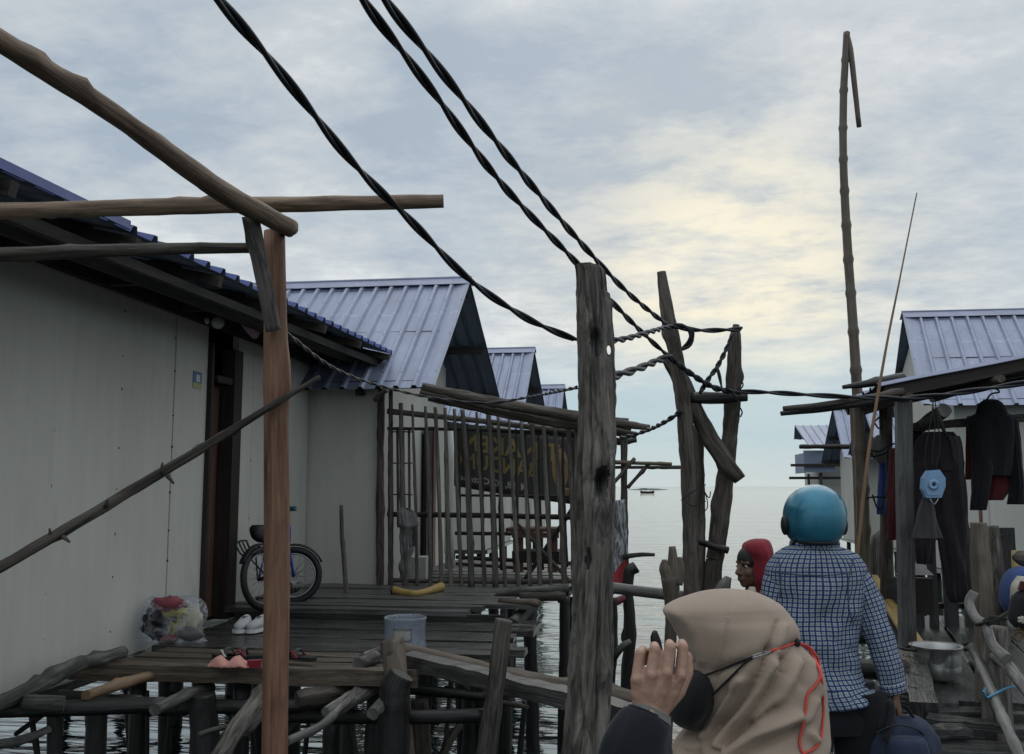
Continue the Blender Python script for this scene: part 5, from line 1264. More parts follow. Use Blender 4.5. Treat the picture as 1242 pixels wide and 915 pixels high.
mb = MB(); mb.prism([W(1072, 484, 5.75), W(1100, 472, 5.75), W(1242, 452, 5.6), W(1250, 430, 5.6), W(1110, 462, 5.75)], (0, .02, 0)); mb.build('hanging_board', M['darkwood'], pr)
a = W(1096, 470, 5.75); b = WZ(1101, 808, ZR)
mb = MB(); mb.beam(b, WY(1095, 472, b.y), .085, .08, up=(0, 1, 0), n=8, jit=.002); tag(mb.build('porch_post', M['greyplank']), 'squared grey post holding up the right porch roof, pot at its foot', 'post')
mb = MB(); mb.tube([W(1074, 480, 6.6), W(1075, 600, 6.6), W(1076, 742, 6.6)], [.045, .043, .046], 12, 24, .08, 6, 2); tag(mb.build('porch_post', M['log']), 'round dark post just left of the squared porch post', 'post')
mb = MB(); mb.tube([W(1033, 480, 6.55), W(1039, 600, 6.55), W(1042, 740, 6.5)], [.02, .022, .022], 9, 20, .06); tag(mb.build('pole', M['bamboo']), 'thin bamboo standing tight beside the tall bamboo pole', 'pole')
log('pole', 'upper of two level poles jutting left from the right porch roof', 'pole', [(950, 496, 5.5, 3.2), (1000, 491, 5.5, 4), (1095, 475, 5.6, 4)], M['log'], nz=.1)
log('pole', 'lower of two level poles jutting left from the right porch roof', 'pole', [(947, 502, 5.55, 3), (1000, 496, 5.55, 4), (1095, 482, 5.7, 4)], M['darklog'], nz=.1)
log('pole', 'short dark pole end above the jutting pair at the tall bamboo', 'pole', [(1022, 470, 5.7, 2.5), (1048, 466, 5.7, 4.5), (1095, 458, 5.8, 6)], M['darklog'], nz=.2)
log('pole', 'thick grey pole end pointing at the viewer under the porch roof', 'pole', [(1146, 498, 5.7, 8), (1125, 512, 6.1, 8.5), (1098, 530, 6.6, 8)], M['greywood'])
log('clothes_pole', 'level pole from which the black hoodie hangs', 'pole', [(1100, 519, 6.2, 5), (1170, 513, 6.1, 5), (1270, 505, 6.0, 5)], M['log'])
# dark plank wall at the back of the porch
pw = thing('plank_wall', 'black plank screen with light gaps at the back of the right porch', 'wall', WY(1140, 745, 7.7))
x = 1092
for i, wd_ in enumerate((30, 18, 24, 22, 26)):
    tp_ = (640, 648, 648, 640, 640)[i]; a, b = WY(x, tp_, 7.7), WY(x + wd_ - 1.6, 746, 7.7)
    mb = MB(); mb.beam(((a.x + b.x) / 2, 7.7 + R(-.01, .01), b.z - .15), ((a.x + b.x) / 2, 7.7, a.z), b.x - a.x, .025, up=(0, 1, 0), n=4, jit=.003); mb.build('plank', M['darklog'], pw); x += wd_
for yy in (652, 735): mb = MB(); mb.beam(WY(1088, yy, 7.74), WY(1216, yy, 7.74), .04, .04); mb.build('rail', M['darkwood'], pw)
mb = MB(); a, b = WY(1197, 640, 8.1), WY(1236, 745, 8.1); mb.box(((a.x + b.x) / 2, 8.1, (a.z + b.z) / 2), (b.x - a.x, .03, a.z - b.z)); tag(mb.build('board', M['darklog']), 'dark upright board leaning behind the two short stakes', 'board')
mb = MB(); a, b = WY(1187, 606, 8.4), WY(1195, 700, 8.4); mb.box(((a.x + b.x) / 2, 8.4, (a.z + b.z) / 2), (b.x - a.x, .04, a.z - b.z)); tag(mb.build('post', M['doorwood']), 'brown upright batten on the pale wall under the black hoodie', 'post')
mb = MB(); a, b = WY(1197, 565, 8.5), WY(1204, 700, 8.5); mb.box(((a.x + b.x) / 2, 8.5, (a.z + b.z) / 2), (b.x - a.x, .04, a.z - b.z)); tag(mb.build('post', M['wall_plain']), 'pale upright strip beside the brown batten under the hoodie', 'post')
# bundle of thin sticks between the posts
for i in range(7):
    log('stick', ['thin grey stick leaning in the bundle left of the round porch post', 'grey split stick upright in the bundle left of the round porch post'][i % 2], 'stick', [(1055 + i * 2.6, 640 + (i * 37) % 13, 6.9 + .05 * i, 1.3), (1052 + i * 3 + R(-3, 3), 745, 6.8, 1.6)], M['greywood' if i % 2 else 'log'], 'bundle of thin sticks by the round porch post', seg=6, knots=0)
# hanging clothes
def garment(name, label, cat, pieces, d=None):
    t = thing(name, label, cat, W(pieces[0][2][0][1], pieces[0][2][-1][0], pieces[0][2][0][4]))
    for nm, mt, rows, fold in pieces:
        mb = MB(); loft(mb, rows, 40, fold * 1.1, 4.2, fold * .3, n=34); mb.build(nm, M[mt], t)
    return t
d_ = 5.95
hd_ = garment('hoodie', 'black hoodie with dark red lining hanging under the right porch roof', 'hoodie', [
    ('body', 'blackcloth', [(502, 1184, 1222, .04, d_), (508, 1176, 1230, .06, d_), (525, 1177, 1232, .07, d_), (560, 1182, 1230, .07, d_), (577, 1184, 1228, .06, d_)], .02),
    ('hood', 'blackcloth', [(485, 1193, 1208, .03, d_), (490, 1188, 1214, .06, d_), (500, 1184, 1220, .07, d_), (508, 1182, 1224, .06, d_)], .012),
    ('sleeve', 'blackcloth', [(510, 1178, 1200, .05, d_), (560, 1180, 1204, .05, d_ - .02), (600, 1179, 1198, .045, d_ - .03), (619, 1177, 1195, .035, d_ - .03)], .014),
    ('sleeve', 'blackcloth', [(510, 1215, 1234, .05, d_), (550, 1221, 1237, .05, d_), (590, 1225, 1240, .045, d_), (612, 1223, 1242, .035, d_)], .014),
    ('lining', 'maroon', [(560, 1196, 1224, .03, d_ + .03), (590, 1195, 1226, .035, d_ + .03), (607, 1194, 1216, .03, d_ + .03)], .012),
    ('lining', 'maroon', [(505, 1174, 1182, .03, d_ + .05), (540, 1173, 1183, .03, d_ + .05), (582, 1172, 1180, .03, d_ + .05)], .008)])
mb = MB(); mb.tube([W(1188, 506, d_), W(1200, 480, d_), W(1212, 476, d_), W(1206, 470, d_)], .006, 6, 12); mb.build('hanger', M['black'], hd_)
d_ = 6.05
garment('trousers', 'dark plum trousers hanging behind the light blue plastic lid', 'trousers', [
    ('waistband', 'purpledark', [(524, 1121, 1155, .03, d_), (532, 1114, 1161, .05, d_), (545, 1110, 1163, .055, d_), (572, 1108, 1166, .06, d_)], .02),
    ('leg', 'purpledark', [(562, 1108, 1137, .055, d_), (600, 1106, 1138, .06, d_), (640, 1107, 1134, .055, d_ + .02), (672, 1110, 1132, .045, d_ + .02), (684, 1112, 1130, .03, d_ + .02)], .03),
    ('leg', 'purpledark', [(560, 1132, 1166, .06, d_), (600, 1134, 1169, .065, d_), (650, 1138, 1173, .06, d_), (695, 1146, 1177, .055, d_), (722, 1150, 1179, .05, d_), (731, 1153, 1180, .03, d_)], .03)])
garment('jacket', 'dark grey jacket edge hanging right of the plum trousers', 'jacket', [
    ('body', 'greycloth', [(529, 1148, 1163, .03, d_ - .04), (545, 1152, 1167, .04, d_ - .04), (590, 1158, 1170, .04, d_ - .03), (640, 1163, 1173, .035, d_ - .02), (662, 1166, 1173, .02, d_ - .02)], .015)])
garment('towel', 'dark towel hanging on the level pole left of the plum trousers', 'towel', [
    ('cloth', 'blackcloth', [(520, 1100, 1118, .03, 6.25), (540, 1098, 1116, .04, 6.25), (600, 1097, 1112, .04, 6.25), (640, 1098, 1110, .03, 6.25)], .02)])
garment('shirt', 'dark red shirt hanging just left of the squared porch post', 'shirt', [('body', 'maroon', [(545, 1080, 1090, .04, 6.2), (580, 1078, 1092, .05, 6.2), (620, 1076, 1090, .05, 6.2), (655, 1077, 1086, .03, 6.2)], .015)])
garment('towel', 'blue towel hanging between the bamboo and the round porch post', 'towel', [('cloth', 'bluecloth', [(556, 1067, 1074, .02, 6.5), (580, 1066, 1075, .03, 6.5), (610, 1064, 1074, .03, 6.5), (624, 1064, 1072, .02, 6.5)], .01)])
garment('cloth', 'dark grey cloth hanging in a triangle below the light blue lid', 'cloth', [('cloth', 'greycloth', [(602, 1121, 1126, .015, 5.6), (615, 1117, 1131, .03, 5.6), (640, 1110, 1138, .04, 5.6), (653, 1107, 1142, .045, 5.6)], .018)])
garment('bag', 'pale woven bag hung on the round post beside the blue towel', 'bag', [('body', 'midgrey', [(528, 1064, 1070, .02, 6.45), (536, 1058, 1073, .05, 6.45), (550, 1060, 1074, .05, 6.45), (562, 1066, 1073, .02, 6.45)], .01)])
# light blue octagonal lid on strings
t = thing('plastic_lid', 'light blue eight-sided plastic lid hanging on strings in front of the trousers', 'lid', W(1133, 588, 5.5))
oc = [(1126, 571), (1140, 570), (1147, 580), (1147, 590), (1142, 604), (1124, 604), (1119, 593), (1120, 580)]
fwv = V((HX, HY, 0))
def shrink(k, d): return [W(1133 + (x - 1133) * k, 587.5 + (y - 587.5) * k, d) for x, y in oc]
mb = MB(); mb.prism(shrink(1, 5.5), fwv * .04); mb.prism(shrink(.82, 5.493), fwv * .006); mb.build('shell', M['lightblue'], t)
mb = MB(); q = W(1132, 588, 5.49); mb.lathe(q, [(.028, 0), (.03, .008), (.012, .008), (.012, -.004)], 18, axis=(-fwv).to_track_quat('Z', 'Y').to_matrix()); mb.build('boss', M['lightblue'], t)
mb = MB(); mb.lathe(q - fwv * .009, [(.0, 0), (.008, .0)], 10, axis=(-fwv).to_track_quat('Z', 'Y').to_matrix()); mb.build('hole', M['black'], t)
for pts in ([(1131, 568), (1131, 545), (1134, 520), (1131, 484)], [(1134, 568), (1140, 545), (1138, 515), (1134, 486)], [(1124, 575), (1122, 550), (1130, 505), (1132, 485)]):
    mb = MB(); mb.tube([W(x, y, 5.55) for x, y in pts], .0035, 5, 12); mb.build('string', M['black'], t)
mb = MB(); mb.tube([W(1128, 605, 5.5), W(1133, 612, 5.5), W(1138, 605, 5.5)], .0035, 5, 6); mb.build('hook', M['steel'], t)
log('hook', 'dark forked hook stick hanging above the light blue lid', 'hook', [(1136, 500, 5.7, 2.5), (1142, 515, 5.7, 2.5), (1147, 528, 5.7, 2)], M['darkstake'])
# loose wires round the posts
mb = MB()
for pts in ([(1052, 545), (1066, 548), (1080, 540), (1094, 536)], [(1050, 556), (1068, 552), (1085, 544)], [(1052, 604), (1064, 603), (1086, 604)], [(1058, 600), (1066, 618), (1076, 596), (1088, 572)], [(1060, 512), (1068, 506), (1072, 514), (1066, 520), (1060, 512)]):
    mb.tube([W(x, y, 6.35) for x, y in pts], .006, 5, 14)
tag(mb.build('wire', M['black']), 'tangle of black wires tied between the bamboo and the round porch post', 'wire')
# pot
c = WZ(1138, 824, ZR + .005); s_ = V((HX, HY, 0)).dot(c) / F; t = thing('cooking_pot', 'dented aluminium pot with two handles on the right porch floor', 'pot', c)
def dent(a, h): return 1 - .17 * math.exp(-(((a - 4.5) / .3) ** 2 + ((h - 29 * s_) / (8 * s_)) ** 2)) - .05 * math.exp(-(((a - 5.0) / .25) ** 2 + ((h - 12 * s_) / (6 * s_)) ** 2)) + .03 * math.sin(3 * a)
r_ = 27 * s_
mb = MB(); mb.lathe(c, [(.001, .002), (r_ * .7, 0), (r_ * .9, 3 * s_), (r_ * .97, 9 * s_), (r_, 16 * s_), (r_ * .99, 17 * s_), (r_, 18 * s_), (r_, 30 * s_), (r_, 36 * s_), (r_ * 1.1, 38 * s_), (r_ * 1.1, 39.5 * s_), (r_ * .98, 38 * s_), (r_ * .97, 18 * s_), (r_ * .9, 5 * s_), (.001, 4 * s_)], 48, fn=dent); mb.build('body', M['alu'], t)
rtv = V((HY, -HX, 0))
for sgn in (-1, 1):
    mb = MB(); q = c + rtv * sgn * r_ * 1.05 + V((0, 0, 35 * s_)); mb.tube([q - fwv * .05, q + rtv * sgn * .055 - fwv * .03 + V((0, 0, .012 + .01 * sgn)), q + rtv * sgn * .055 + fwv * .03 + V((0, 0, .012 + .01 * sgn)), q + fwv * .05], .009, 8, 12); mb.build('handle', M['black'], t)
# yellow bars, tubs, crate
for lab, p0, p1 in (('upper yellow plastic bar slanting down behind the squared porch post', (1060, 700, 6.9), (1122, 790, 5.95)), ('lower yellow plastic bar slanting down behind the squared porch post', (1063, 713, 6.8), (1114, 795, 5.85))):
    a, b = W(*p0), W(*p1); mb = MB(); mb.tube([a, b], .032, 10, 10, .02, flat=.6); tag(mb.build('bar', M['yellow']), lab, 'bar')
mb = MB(); c2 = W(1066, 752, 6.7); mb.lathe(c2, [(.001, 0), (.05, 0), (.065, .1), (.07, .13), (.06, .13), (.045, .01)], 18); t2 = mb.build('tub', M['orange']); tag(t2, 'small orange plastic tub behind the arm of the checked shirt', 'tub')
mb = MB(); ap = W(1110, 677, 6.9); pts = [W(1086, 697, 6.7), W(1133, 698, 6.6), W(1126, 692, 7.2), W(1092, 690, 7.2)]
for i in range(4): mb.add([ap, pts[i], pts[(i + 1) % 4]], [(0, 1, 2)])
mb.add(pts, [(0, 1, 2, 3)]); tag(mb.build('cover', M['midgrey']), 'grey peaked cover over the dark crate behind the squared post', 'cover')
mb = MB(); a, b = WY(1093, 700, 7.0), WY(1128, 742, 7.0); mb.box(((a.x + b.x) / 2, 7.0, (a.z + b.z) / 2), (b.x - a.x, .25, a.z - b.z), jit=.01); tag(mb.build('crate', M['darkwood']), 'dark crate under the grey peaked cover', 'crate')
mb = MB(); loft(mb, [(700, 1078, 1098, .06, 6.6), (712, 1072, 1100, .12, 6.6), (735, 1070, 1102, .13, 6.6), (770, 1072, 1102, .12, 6.4), (790, 1078, 1100, .08, 6.2)], 22, .04, 2.5, .02, n=16); tag(mb.build('sack', M['greycloth']), 'dark grey sack heaped behind the squared porch post', 'sack')
# block beam and the round log end beside it
mb = MB(); mb.beam(W(1108, 806, 5.35), W(1121, 866, 4.6), .125, .11, n=8, jit=.004); tag(mb.build('timber_block', M['plank']), 'short squared timber lying beside the hand with the bag', 'timber')
log('log', 'round log with pale cut end beside the squared timber', 'log', [(1096, 810, 5.15, 10.5), (1098, 797, 5.7, 11)], M['stub'], knots=1)
mb = MB()
for k in range(5):
    mb.tube([W(1070 + R(-4, 4), 836 + 5 * k, 4.95), W(1080 + R(-4, 4), 832 + 6 * k, 4.9), W(1112, 838 + 5 * k + R(-5, 5), 4.8)], R(.008, .016), 7, 10, .2)
o = mb.build('rope_heap', M['greywood']); tag(o, 'tangle of pale rope and bark behind the hand with the bag', 'rope')
# steps below the porch edge
SP = 'loose boards stacked below the porch edge'
for lab, c0, sz, rz in (('wide dark step board under the squared timber', (1150, 866, 4.75), (.75, .16, .05), .02), ('dark riser beam below the porch floor edge', (1160, 892, 4.6), (.9, .1, .1), .0), ('upper loose short board on the step at the branch foot', (1172, 878, 4.45), (.32, .13, .035), -.35), ('lower loose short board on the step in front', (1140, 886, 4.3), (.24, .11, .03), .15), ('black board lowest at the bottom right corner', (1170, 912, 4.2), (.9, .2, .05), .0), ('plank edge above the bottom right corner', (1225, 872, 4.7), (.4, .14, .04), -.3)):
    p = W(*c0); mb = MB(); mb.beam(p - V((math.cos(rz), math.sin(rz), 0)) * sz[0] / 2, p + V((math.cos(rz), math.sin(rz), 0)) * sz[0] / 2, sz[1], sz[2], n=6, jit=.005); tag(mb.build('board', M['plank']), lab, 'board', SP)
mb = MB(); mb.tube([W(1130, 930, 4.4), W(1135, 945, 4.4), W(1140, 1100, 4.4)], .07, 10, 10, .1); tag(mb.build('pile', M['darklog']), 'black pile below the bottom right step boards', 'pile')
# two short stakes and the branch railing
def stk(label, pts, mt='stub'):
    mb = MB(); mb.tube([W(*p[:3]) for p in pts], [p[3] * p[2] / F for p in pts], 14, 34, .09, 6, 2, lump=.05); tag(mb.build('stake', M[mt]), label, 'stake')
stk('thick brown stake with knots, left of the pair at the right edge', [(1187, 634, 4.9, 9.5), (1188, 660, 4.9, 10.5), (1193, 720, 4.9, 12), (1196, 800, 4.9, 12), (1198, 925, 4.9, 12)])
stk('greyer stake with slanted top, right of the pair at the right edge', [(1203, 638, 5.05, 8), (1206, 670, 5.05, 9.5), (1209, 730, 5.05, 10), (1211, 830, 5.05, 11), (1213, 925, 5.05, 12)], 'bark')
stk('rough thick stake carrying the blue tie at the bottom right', [(1206, 760, 4.55, 14), (1208, 830, 4.55, 16), (1212, 930, 4.55, 18)], 'bark')
log('branch_rail', 'upper pale bent branch rail at the right edge', 'rail', [(1182, 718, 4.6, 4.5), (1176, 732, 4.6, 5), (1184, 750, 4.55, 5.5), (1196, 760, 4.5, 6), (1204, 782, 4.45, 6), (1222, 800, 4.35, 7)], M['birch'], knots=2, n=40)
log('branch_rail', 'thick pale branch rail running off the right edge', 'rail', [(1206, 797, 4.5, 6.5), (1220, 806, 4.4, 8), (1246, 838, 4.2, 8.5), (1275, 880, 4.0, 9)], M['birch'], knots=3, n=40)
mb, _ = bamboo('', '', [(1177, 783, 4.6, 5.2), (1186, 800, 4.55, 5.2), (1202, 838, 4.4, 5.6), (1222, 885, 4.2, 6.2), (1250, 950, 3.9, 7)], M['birch'], .16); tag(mb.build('branch_rail', M['birch']), 'lowest ringed branch rail with the blue tie', 'rail')
mb = MB(); mb.tube([W(1193, 838, 4.36), W(1197, 846, 4.36), W(1206, 842, 4.35), W(1218, 836, 4.36), W(1230, 832, 4.38)], .011, 8, 14, flat=.35); mb.tube([W(1196, 846, 4.36), W(1194, 834, 4.37)], .008, 6, 3, flat=.4); tag(mb.build('tie', M['bluetie']), 'blue plastic tie knotted round the lowest branch rail', 'tie')
mb = MB()
for k in range(6): mb.tube([W(1190 + R(-8, 8), 758 + R(-6, 6), 4.5), W(1204, 752 + R(-4, 4), 4.46), W(1220 + R(-4, 4), 746 + R(-6, 8), 4.5)], .006, 5, 8)
tag(mb.build('lashing', M['darkstake']), 'dark twig lashing at the foot of the two right stakes', 'lashing')
for i in range(5):
    pass
mb = MB()
for k in range(7): mb.tube([W(1228 + R(-3, 3), 772 + R(-8, 8), 4.7), W(1236, 768 + R(-10, 10), 4.7), W(1246, 760 + R(-14, 14), 4.7)], .005, 5, 8)
tag(mb.build('dry_grass', M['reed']), 'wisps of dry pale grass at the right edge by the upper branch', 'grass')
# bundle at the right edge
t = thing('bundle', 'round blue and white bundle with black pouch at the right edge', 'bundle', W(1236, 760, 4.9))
for nm, mt, rows in (('blue_cover', 'bluecloth', [(688, 1236, 1252, .05, 4.9), (695, 1226, 1262, .12, 4.9), (715, 1218, 1268, .15, 4.9), (735, 1219, 1268, .15, 4.9), (748, 1226, 1262, .1, 4.9)]),
        ('white_lining', 'creamcloth', [(700, 1238, 1262, .08, 4.78), (712, 1230, 1266, .1, 4.78), (730, 1229, 1266, .1, 4.78)]),
        ('pouch', 'blackcloth', [(716, 1238, 1270, .1, 4.72), (728, 1230, 1272, .13, 4.72), (750, 1227, 1272, .13, 4.72), (762, 1234, 1270, .1, 4.72)]),
        ('red_patch', 'maroon', [(706, 1240, 1264, .06, 4.7), (716, 1238, 1264, .07, 4.7)])):
    mb = MB(); loft(mb, rows, 26, .012, 3, .006, n=16); mb.build(nm, M[mt], t)
mb = MB()
for k in range(5): a = k * 1.2566; mb.tube([W(1239, 752, 4.58), W(1239 + 4.5 * math.cos(a), 752 + 4.5 * math.sin(a), 4.58)], .007, 5, 2)
mb.build('printed_flower', M['creamcloth'], t)
mb = MB(); mb.tube([W(1234, 668, 5.2), W(1235, 720, 5.2)], .032, 4, 2); tag(mb.build('batten', plain('yellow_wood', (.42, .3, .15), .6)), 'yellow wooden batten at the right edge behind the bundle', 'batten')
log('stub', 'dark cap shaped stub on top of the bundle at the right edge', 'stub', [(1229, 677, 4.95, 3), (1236, 676, 4.95, 8), (1250, 678, 4.95, 9)], M['log'], knots=1)
# ------------------------------------------------------------------ people
RT, FW, UP = V((HY, -HX, 0)), V((HX, HY, 0)), V((0, 0, 1))
def proj(p):
    q = p - CAM; f = q.dot(FW); x = q.dot(RT); z = q.z
    c = math.cos(PITCH); s = math.sin(PITCH); dep = f * c + z * s; y = z * c - f * s
    return CX + F * x / dep, CY - F * y / dep
def frame(f): f = f.normalized(); s = f.cross(UP).normalized(); return f, s, s.cross(f)
def head(mb, c, fdir, k=1.0):
    f, s, u = frame(fdir); Rm = Matrix((f, s, u)).transposed()
    P = lambda a, b, d: c + (f * a + s * b + u * d) * k
    E = lambda a, b, d, r: mb.ell(P(a, b, d), [x * k for x in r], Rm, 20, 14)
    E(-.012, 0, .025, (.095, .075, .095)); E(.03, 0, -.035, (.062, .058, .072)); E(.062, 0, -.082, (.024, .026, .022))
    mb.capsule(P(.084, 0, .015), P(.107, 0, -.022), .009 * k, .0135 * k); E(.098, .011, -.027, (.011, .009, .008)); E(.098, -.011, -.027, (.011, .009, .008))
    for q in (-1, 1):
        mb.capsule(P(.078, .012 * q, .034), P(.066, .046 * q, .03), .011 * k, .01 * k); E(.056, .036 * q, -.022, (.028, .024, .026)); E(-.005, .077 * q, -.005, (.022, .009, .032))
    mb.capsule(P(.088, -.016, -.052), P(.088, .016, -.052), .008 * k, .008 * k); mb.capsule(P(.086, -.014, -.063), P(.086, .014, -.063), .0085 * k, .0085 * k)
    mb.capsule(P(-.02, 0, -.05), P(-.035, 0, -.19), .054 * k, .056 * k)
    return P, f, s, u, Rm
def eyes(P, f, s, u, Rm, t, k=1.0, lid=None):
    for q in (-1, 1):
        mb = MB(); mb.ell(P(.0705, .033 * q, .008), [.0115 * k] * 3, Rm, 14, 10); e = mb.build('eye', M['eyew'], t)
        mb = MB(); mb.ell(P(.0775, .034 * q, .008), [.0066 * k] * 3, Rm, 10, 8); mb.build('iris', M['hair'], e)
        mb = MB(); mb.tube([P(.083, .014 * q, .034), P(.079, .032 * q, .038), P(.068, .048 * q, .033)], .0026 * k, 6, 8); mb.build('eyebrow', M['hair'], t)
def body(mb, sh, hip, arms, legs, k=1.0, neck=None):
    """sh, hip: pairs of points; arms: (shoulder, elbow, wrist); legs: (hip, knee, ankle, toe)"""
    cs, ch = (sh[0] + sh[1]) / 2, (hip[0] + hip[1]) / 2
    mb.capsule(sh[0], sh[1], .062 * k, .062 * k); mb.capsule(hip[0], hip[1], .085 * k, .085 * k)
    for a in (-1, 0, 1):
        o = (sh[1] - sh[0]) * .2 * a; o2 = (hip[1] - hip[0]) * .4 * a; mb.capsule(cs + o - UP * .05, ch + o2 + UP * .05, .1 * k, .085 * k)
    if neck is not None: mb.capsule(neck, cs, .056 * k, .07 * k)
    for s_, e_, w_ in arms: mb.capsule(s_, e_, .05 * k, .04 * k); mb.capsule(e_, w_, .041 * k, .028 * k)
    for h_, n_, a_, t_ in legs: mb.capsule(h_, n_, .085 * k, .058 * k); mb.capsule(n_, a_, .055 * k, .036 * k); mb.capsule(a_ - UP * .02, t_, .036 * k, .03 * k)
def simple_hand(mb, w_, d, n_, k=1.0, curl=1.0):
    """relaxed or gripping hand: d = direction of the fingers, n_ = direction the palm faces"""
    d = d.normalized(); n_ = (n_ - d * n_.dot(d)).normalized(); s = d.cross(n_)
    L = (.038, .043, .041, .033)
    for i in range(4):
        o = s * (i - 1.5) * .019 * k; m_ = w_ + d * .085 * k + o
        mb.capsule(w_ + o * .6, m_, .017 * k, .0125 * k)
        a1, a2, a3 = .45 * curl, 1.5 * curl, 2.6 * curl
        p1 = m_ + (d * math.cos(a1) + n_ * math.sin(a1)) * L[i] * k; p2 = p1 + (d * math.cos(a2) + n_ * math.sin(a2)) * L[i] * .7 * k; p3 = p2 + (d * math.cos(a3) + n_ * math.sin(a3)) * L[i] * .55 * k
        mb.capsule(m_, p1, .0098 * k, .009 * k, 10); mb.capsule(p1, p2, .009 * k, .0082 * k, 10); mb.capsule(p2, p3, .0082 * k, .0072 * k, 10)
    b = w_ + d * .025 * k - s * .025 * k; q = b + (d * .035 - s * .022 + n_ * .02) * k; r_ = q + (d * .02 + s * .004 + n_ * .024) * k
    mb.capsule(b, q, .016 * k, .0115 * k); mb.capsule(q, r_, .011 * k, .0085 * k)

# ---- woman in the taupe headscarf, close to the camera
D0 = 1.65
wm = thing('person', 'woman in taupe headscarf and black mask, seen from the side, hand raised to her face', 'person', WZ(900, 1775, 0.5))
mb = MB()
hc = W(891, 800, D0); fd = (-RT * .97 + FW * .2 - UP * .12)
P, f, s, u, Rm = head(mb, hc - UP * .012, fd, .93)
sh = (W(915, 988, 1.54), W(910, 980, 1.79)); hip = (W(915, 1290, 1.6), W(915, 1290, 1.76))
el, wr = W(758, 1012, 1.40), W(787, 872, 1.46)
legs = [(hip[i], W(905 + 12 * i, 1540, (1.58, 1.78)[i]), W(915 + 12 * i, 1745, (1.58, 1.78)[i]), W(840 + 12 * i, 1768, (1.58, 1.78)[i])) for i in (0, 1)]
body(mb, sh, hip, [(sh[0], el, wr), (sh[1], W(880, 1110, 1.88), W(830, 1220, 1.8))], legs, .92, hc - UP * .15)
simple_hand(mb, W(826, 1225, 1.8), -RT - UP, FW * .2 - UP, .95, .5)
# raised left hand, back towards the camera, fingers hooked over
px_ = D0 and 1.465 / F
mc = [(772.5, 825, 1.462), (790, 819, 1.452), (808, 817, 1.45), (825, 820, 1.46)]; pi_ = [(776.5, 793, 1.47), (794.5, 788, 1.458), (813, 785.5, 1.456), (828.5, 785, 1.472)]
wl = [(778, 866, 1.468), (785, 868, 1.46), (792, 869, 1.458), (799, 868, 1.465)]
for i in range(4):
    m_, p_, w_ = W(*mc[i]), W(*pi_[i]), W(*wl[i])
    mb.capsule(w_, m_, .0135, .0102, 14); mb.capsule(W(788, 870, 1.465), m_.lerp(w_, .4), .014, .0128, 14)
    mb.ell(m_ - FW * .0045 + UP * .001, (.0088,) * 3, None, 12, 8)
    mb.capsule(m_, p_, .0096, .0085, 14); mb.ell(p_ - FW * .0012, (.0087,) * 3, None, 12, 8)
    q = p_ + FW * .026 + UP * .001 + RT * (.003 if i else .008); t_ = q + FW * .012 - UP * .019 + RT * (.002 if i else .006)
    mb.capsule(p_, q, .0083, .0077, 12); mb.capsule(q, t_, .0074, .0068, 12)
    mb.capsule(W(wl[i][0], 850, wl[i][2] - .012), m_ - FW * .0095, .0028, .0028, 8)
mb.capsule(W(800, 858, 1.475), W(822, 838, 1.492), .017, .013, 14); mb.capsule(W(822, 838, 1.492), W(833, 815, 1.505), .0125, .011, 14); mb.capsule(W(833, 815, 1.505), W(833, 797, 1.512), .0108, .009, 14)
wb = organic(mb, 'body', M['skin'], wm, .0027, 4)
eyes(P, f, s, u, Rm, wm)
mb = MB(); q = -1 if True else 1
for qq in (-1, 1):
    pts = [P(.0835, .024 * qq, .016), P(.089, .034 * qq, .019), P(.082, .045 * qq, .014)]
    mb.tube(pts, .0028, 6, 8)
    for j in range(7):
        a = pts[0].lerp(pts[2], j / 6) + f * .004 * math.sin(j / 6 * 3.1); mb.tube([a, a + f * .008 + u * .004, a + f * .012 + u * .010], [.0008, .0006, .0003], 4, 3)
mb.build('eyelash', M['hair'], wm)
FOLDS = [([(886, 730), (876, 790), (866, 838)], 1.6, -.0022), ([(889, 730), (879, 790), (869, 838)], 2.2, .0012),
    ([(934, 790), (921, 820), (891, 862), (852, 902)], 5, -.013), ([(898, 826), (877, 862), (856, 888), (842, 905)], 7, .011), ([(938, 806), (910, 852), (872, 902)], 8, .012),
    ([(884, 838), (868, 866), (856, 884)], 4, -.009), ([(950, 800), (928, 842), (900, 880), (880, 905)], 4.5, -.009), ([(966, 802), (946, 842), (918, 872)], 8, .009),
    ([(940, 858), (904, 884), (872, 912)], 4, -.012), ([(964, 868), (915, 890), (880, 912)], 7, .012), ([(980, 880), (930, 902), (890, 925)], 4, -.01), ([(985, 850), (975, 880), (990, 897)], 6, .008),
    ([(866, 815), (890, 806), (912, 797), (940, 788), (966, 780)], 4, -.005), ([(944, 756), (940, 772), (934, 788)], 4, -.007), ([(950, 760), (948, 776), (944, 790)], 4, .005),
    ([(968, 782), (955, 800), (949, 815)], 4, -.008), ([(968, 782), (975, 805), (972, 830)], 5, -.008), ([(968, 782), (985, 810), (990, 840)], 5, .006), ([(838, 892), (830, 905), (828, 920)], 5, .01), ([(846, 884), (846, 900), (842, 920)], 3.5, -.012),
    ([(815, 742), (830, 752), (845, 775), (850, 800)], 7, .003), ([(842, 800), (845, 812), (850, 830)], 5, -.003), ([(920, 725), (935, 740), (943, 756)], 6, .002)]
def segd(x, y, pl):
    best = 1e9
    for (ax, ay), (bx, by) in zip(pl, pl[1:]):
        vx, vy = bx - ax, by - ay; t = max(0, min(1, ((x - ax) * vx + (y - ay) * vy) / (vx * vx + vy * vy)))
        best = min(best, math.hypot(x - ax - t * vx, y - ay - t * vy))
    return best
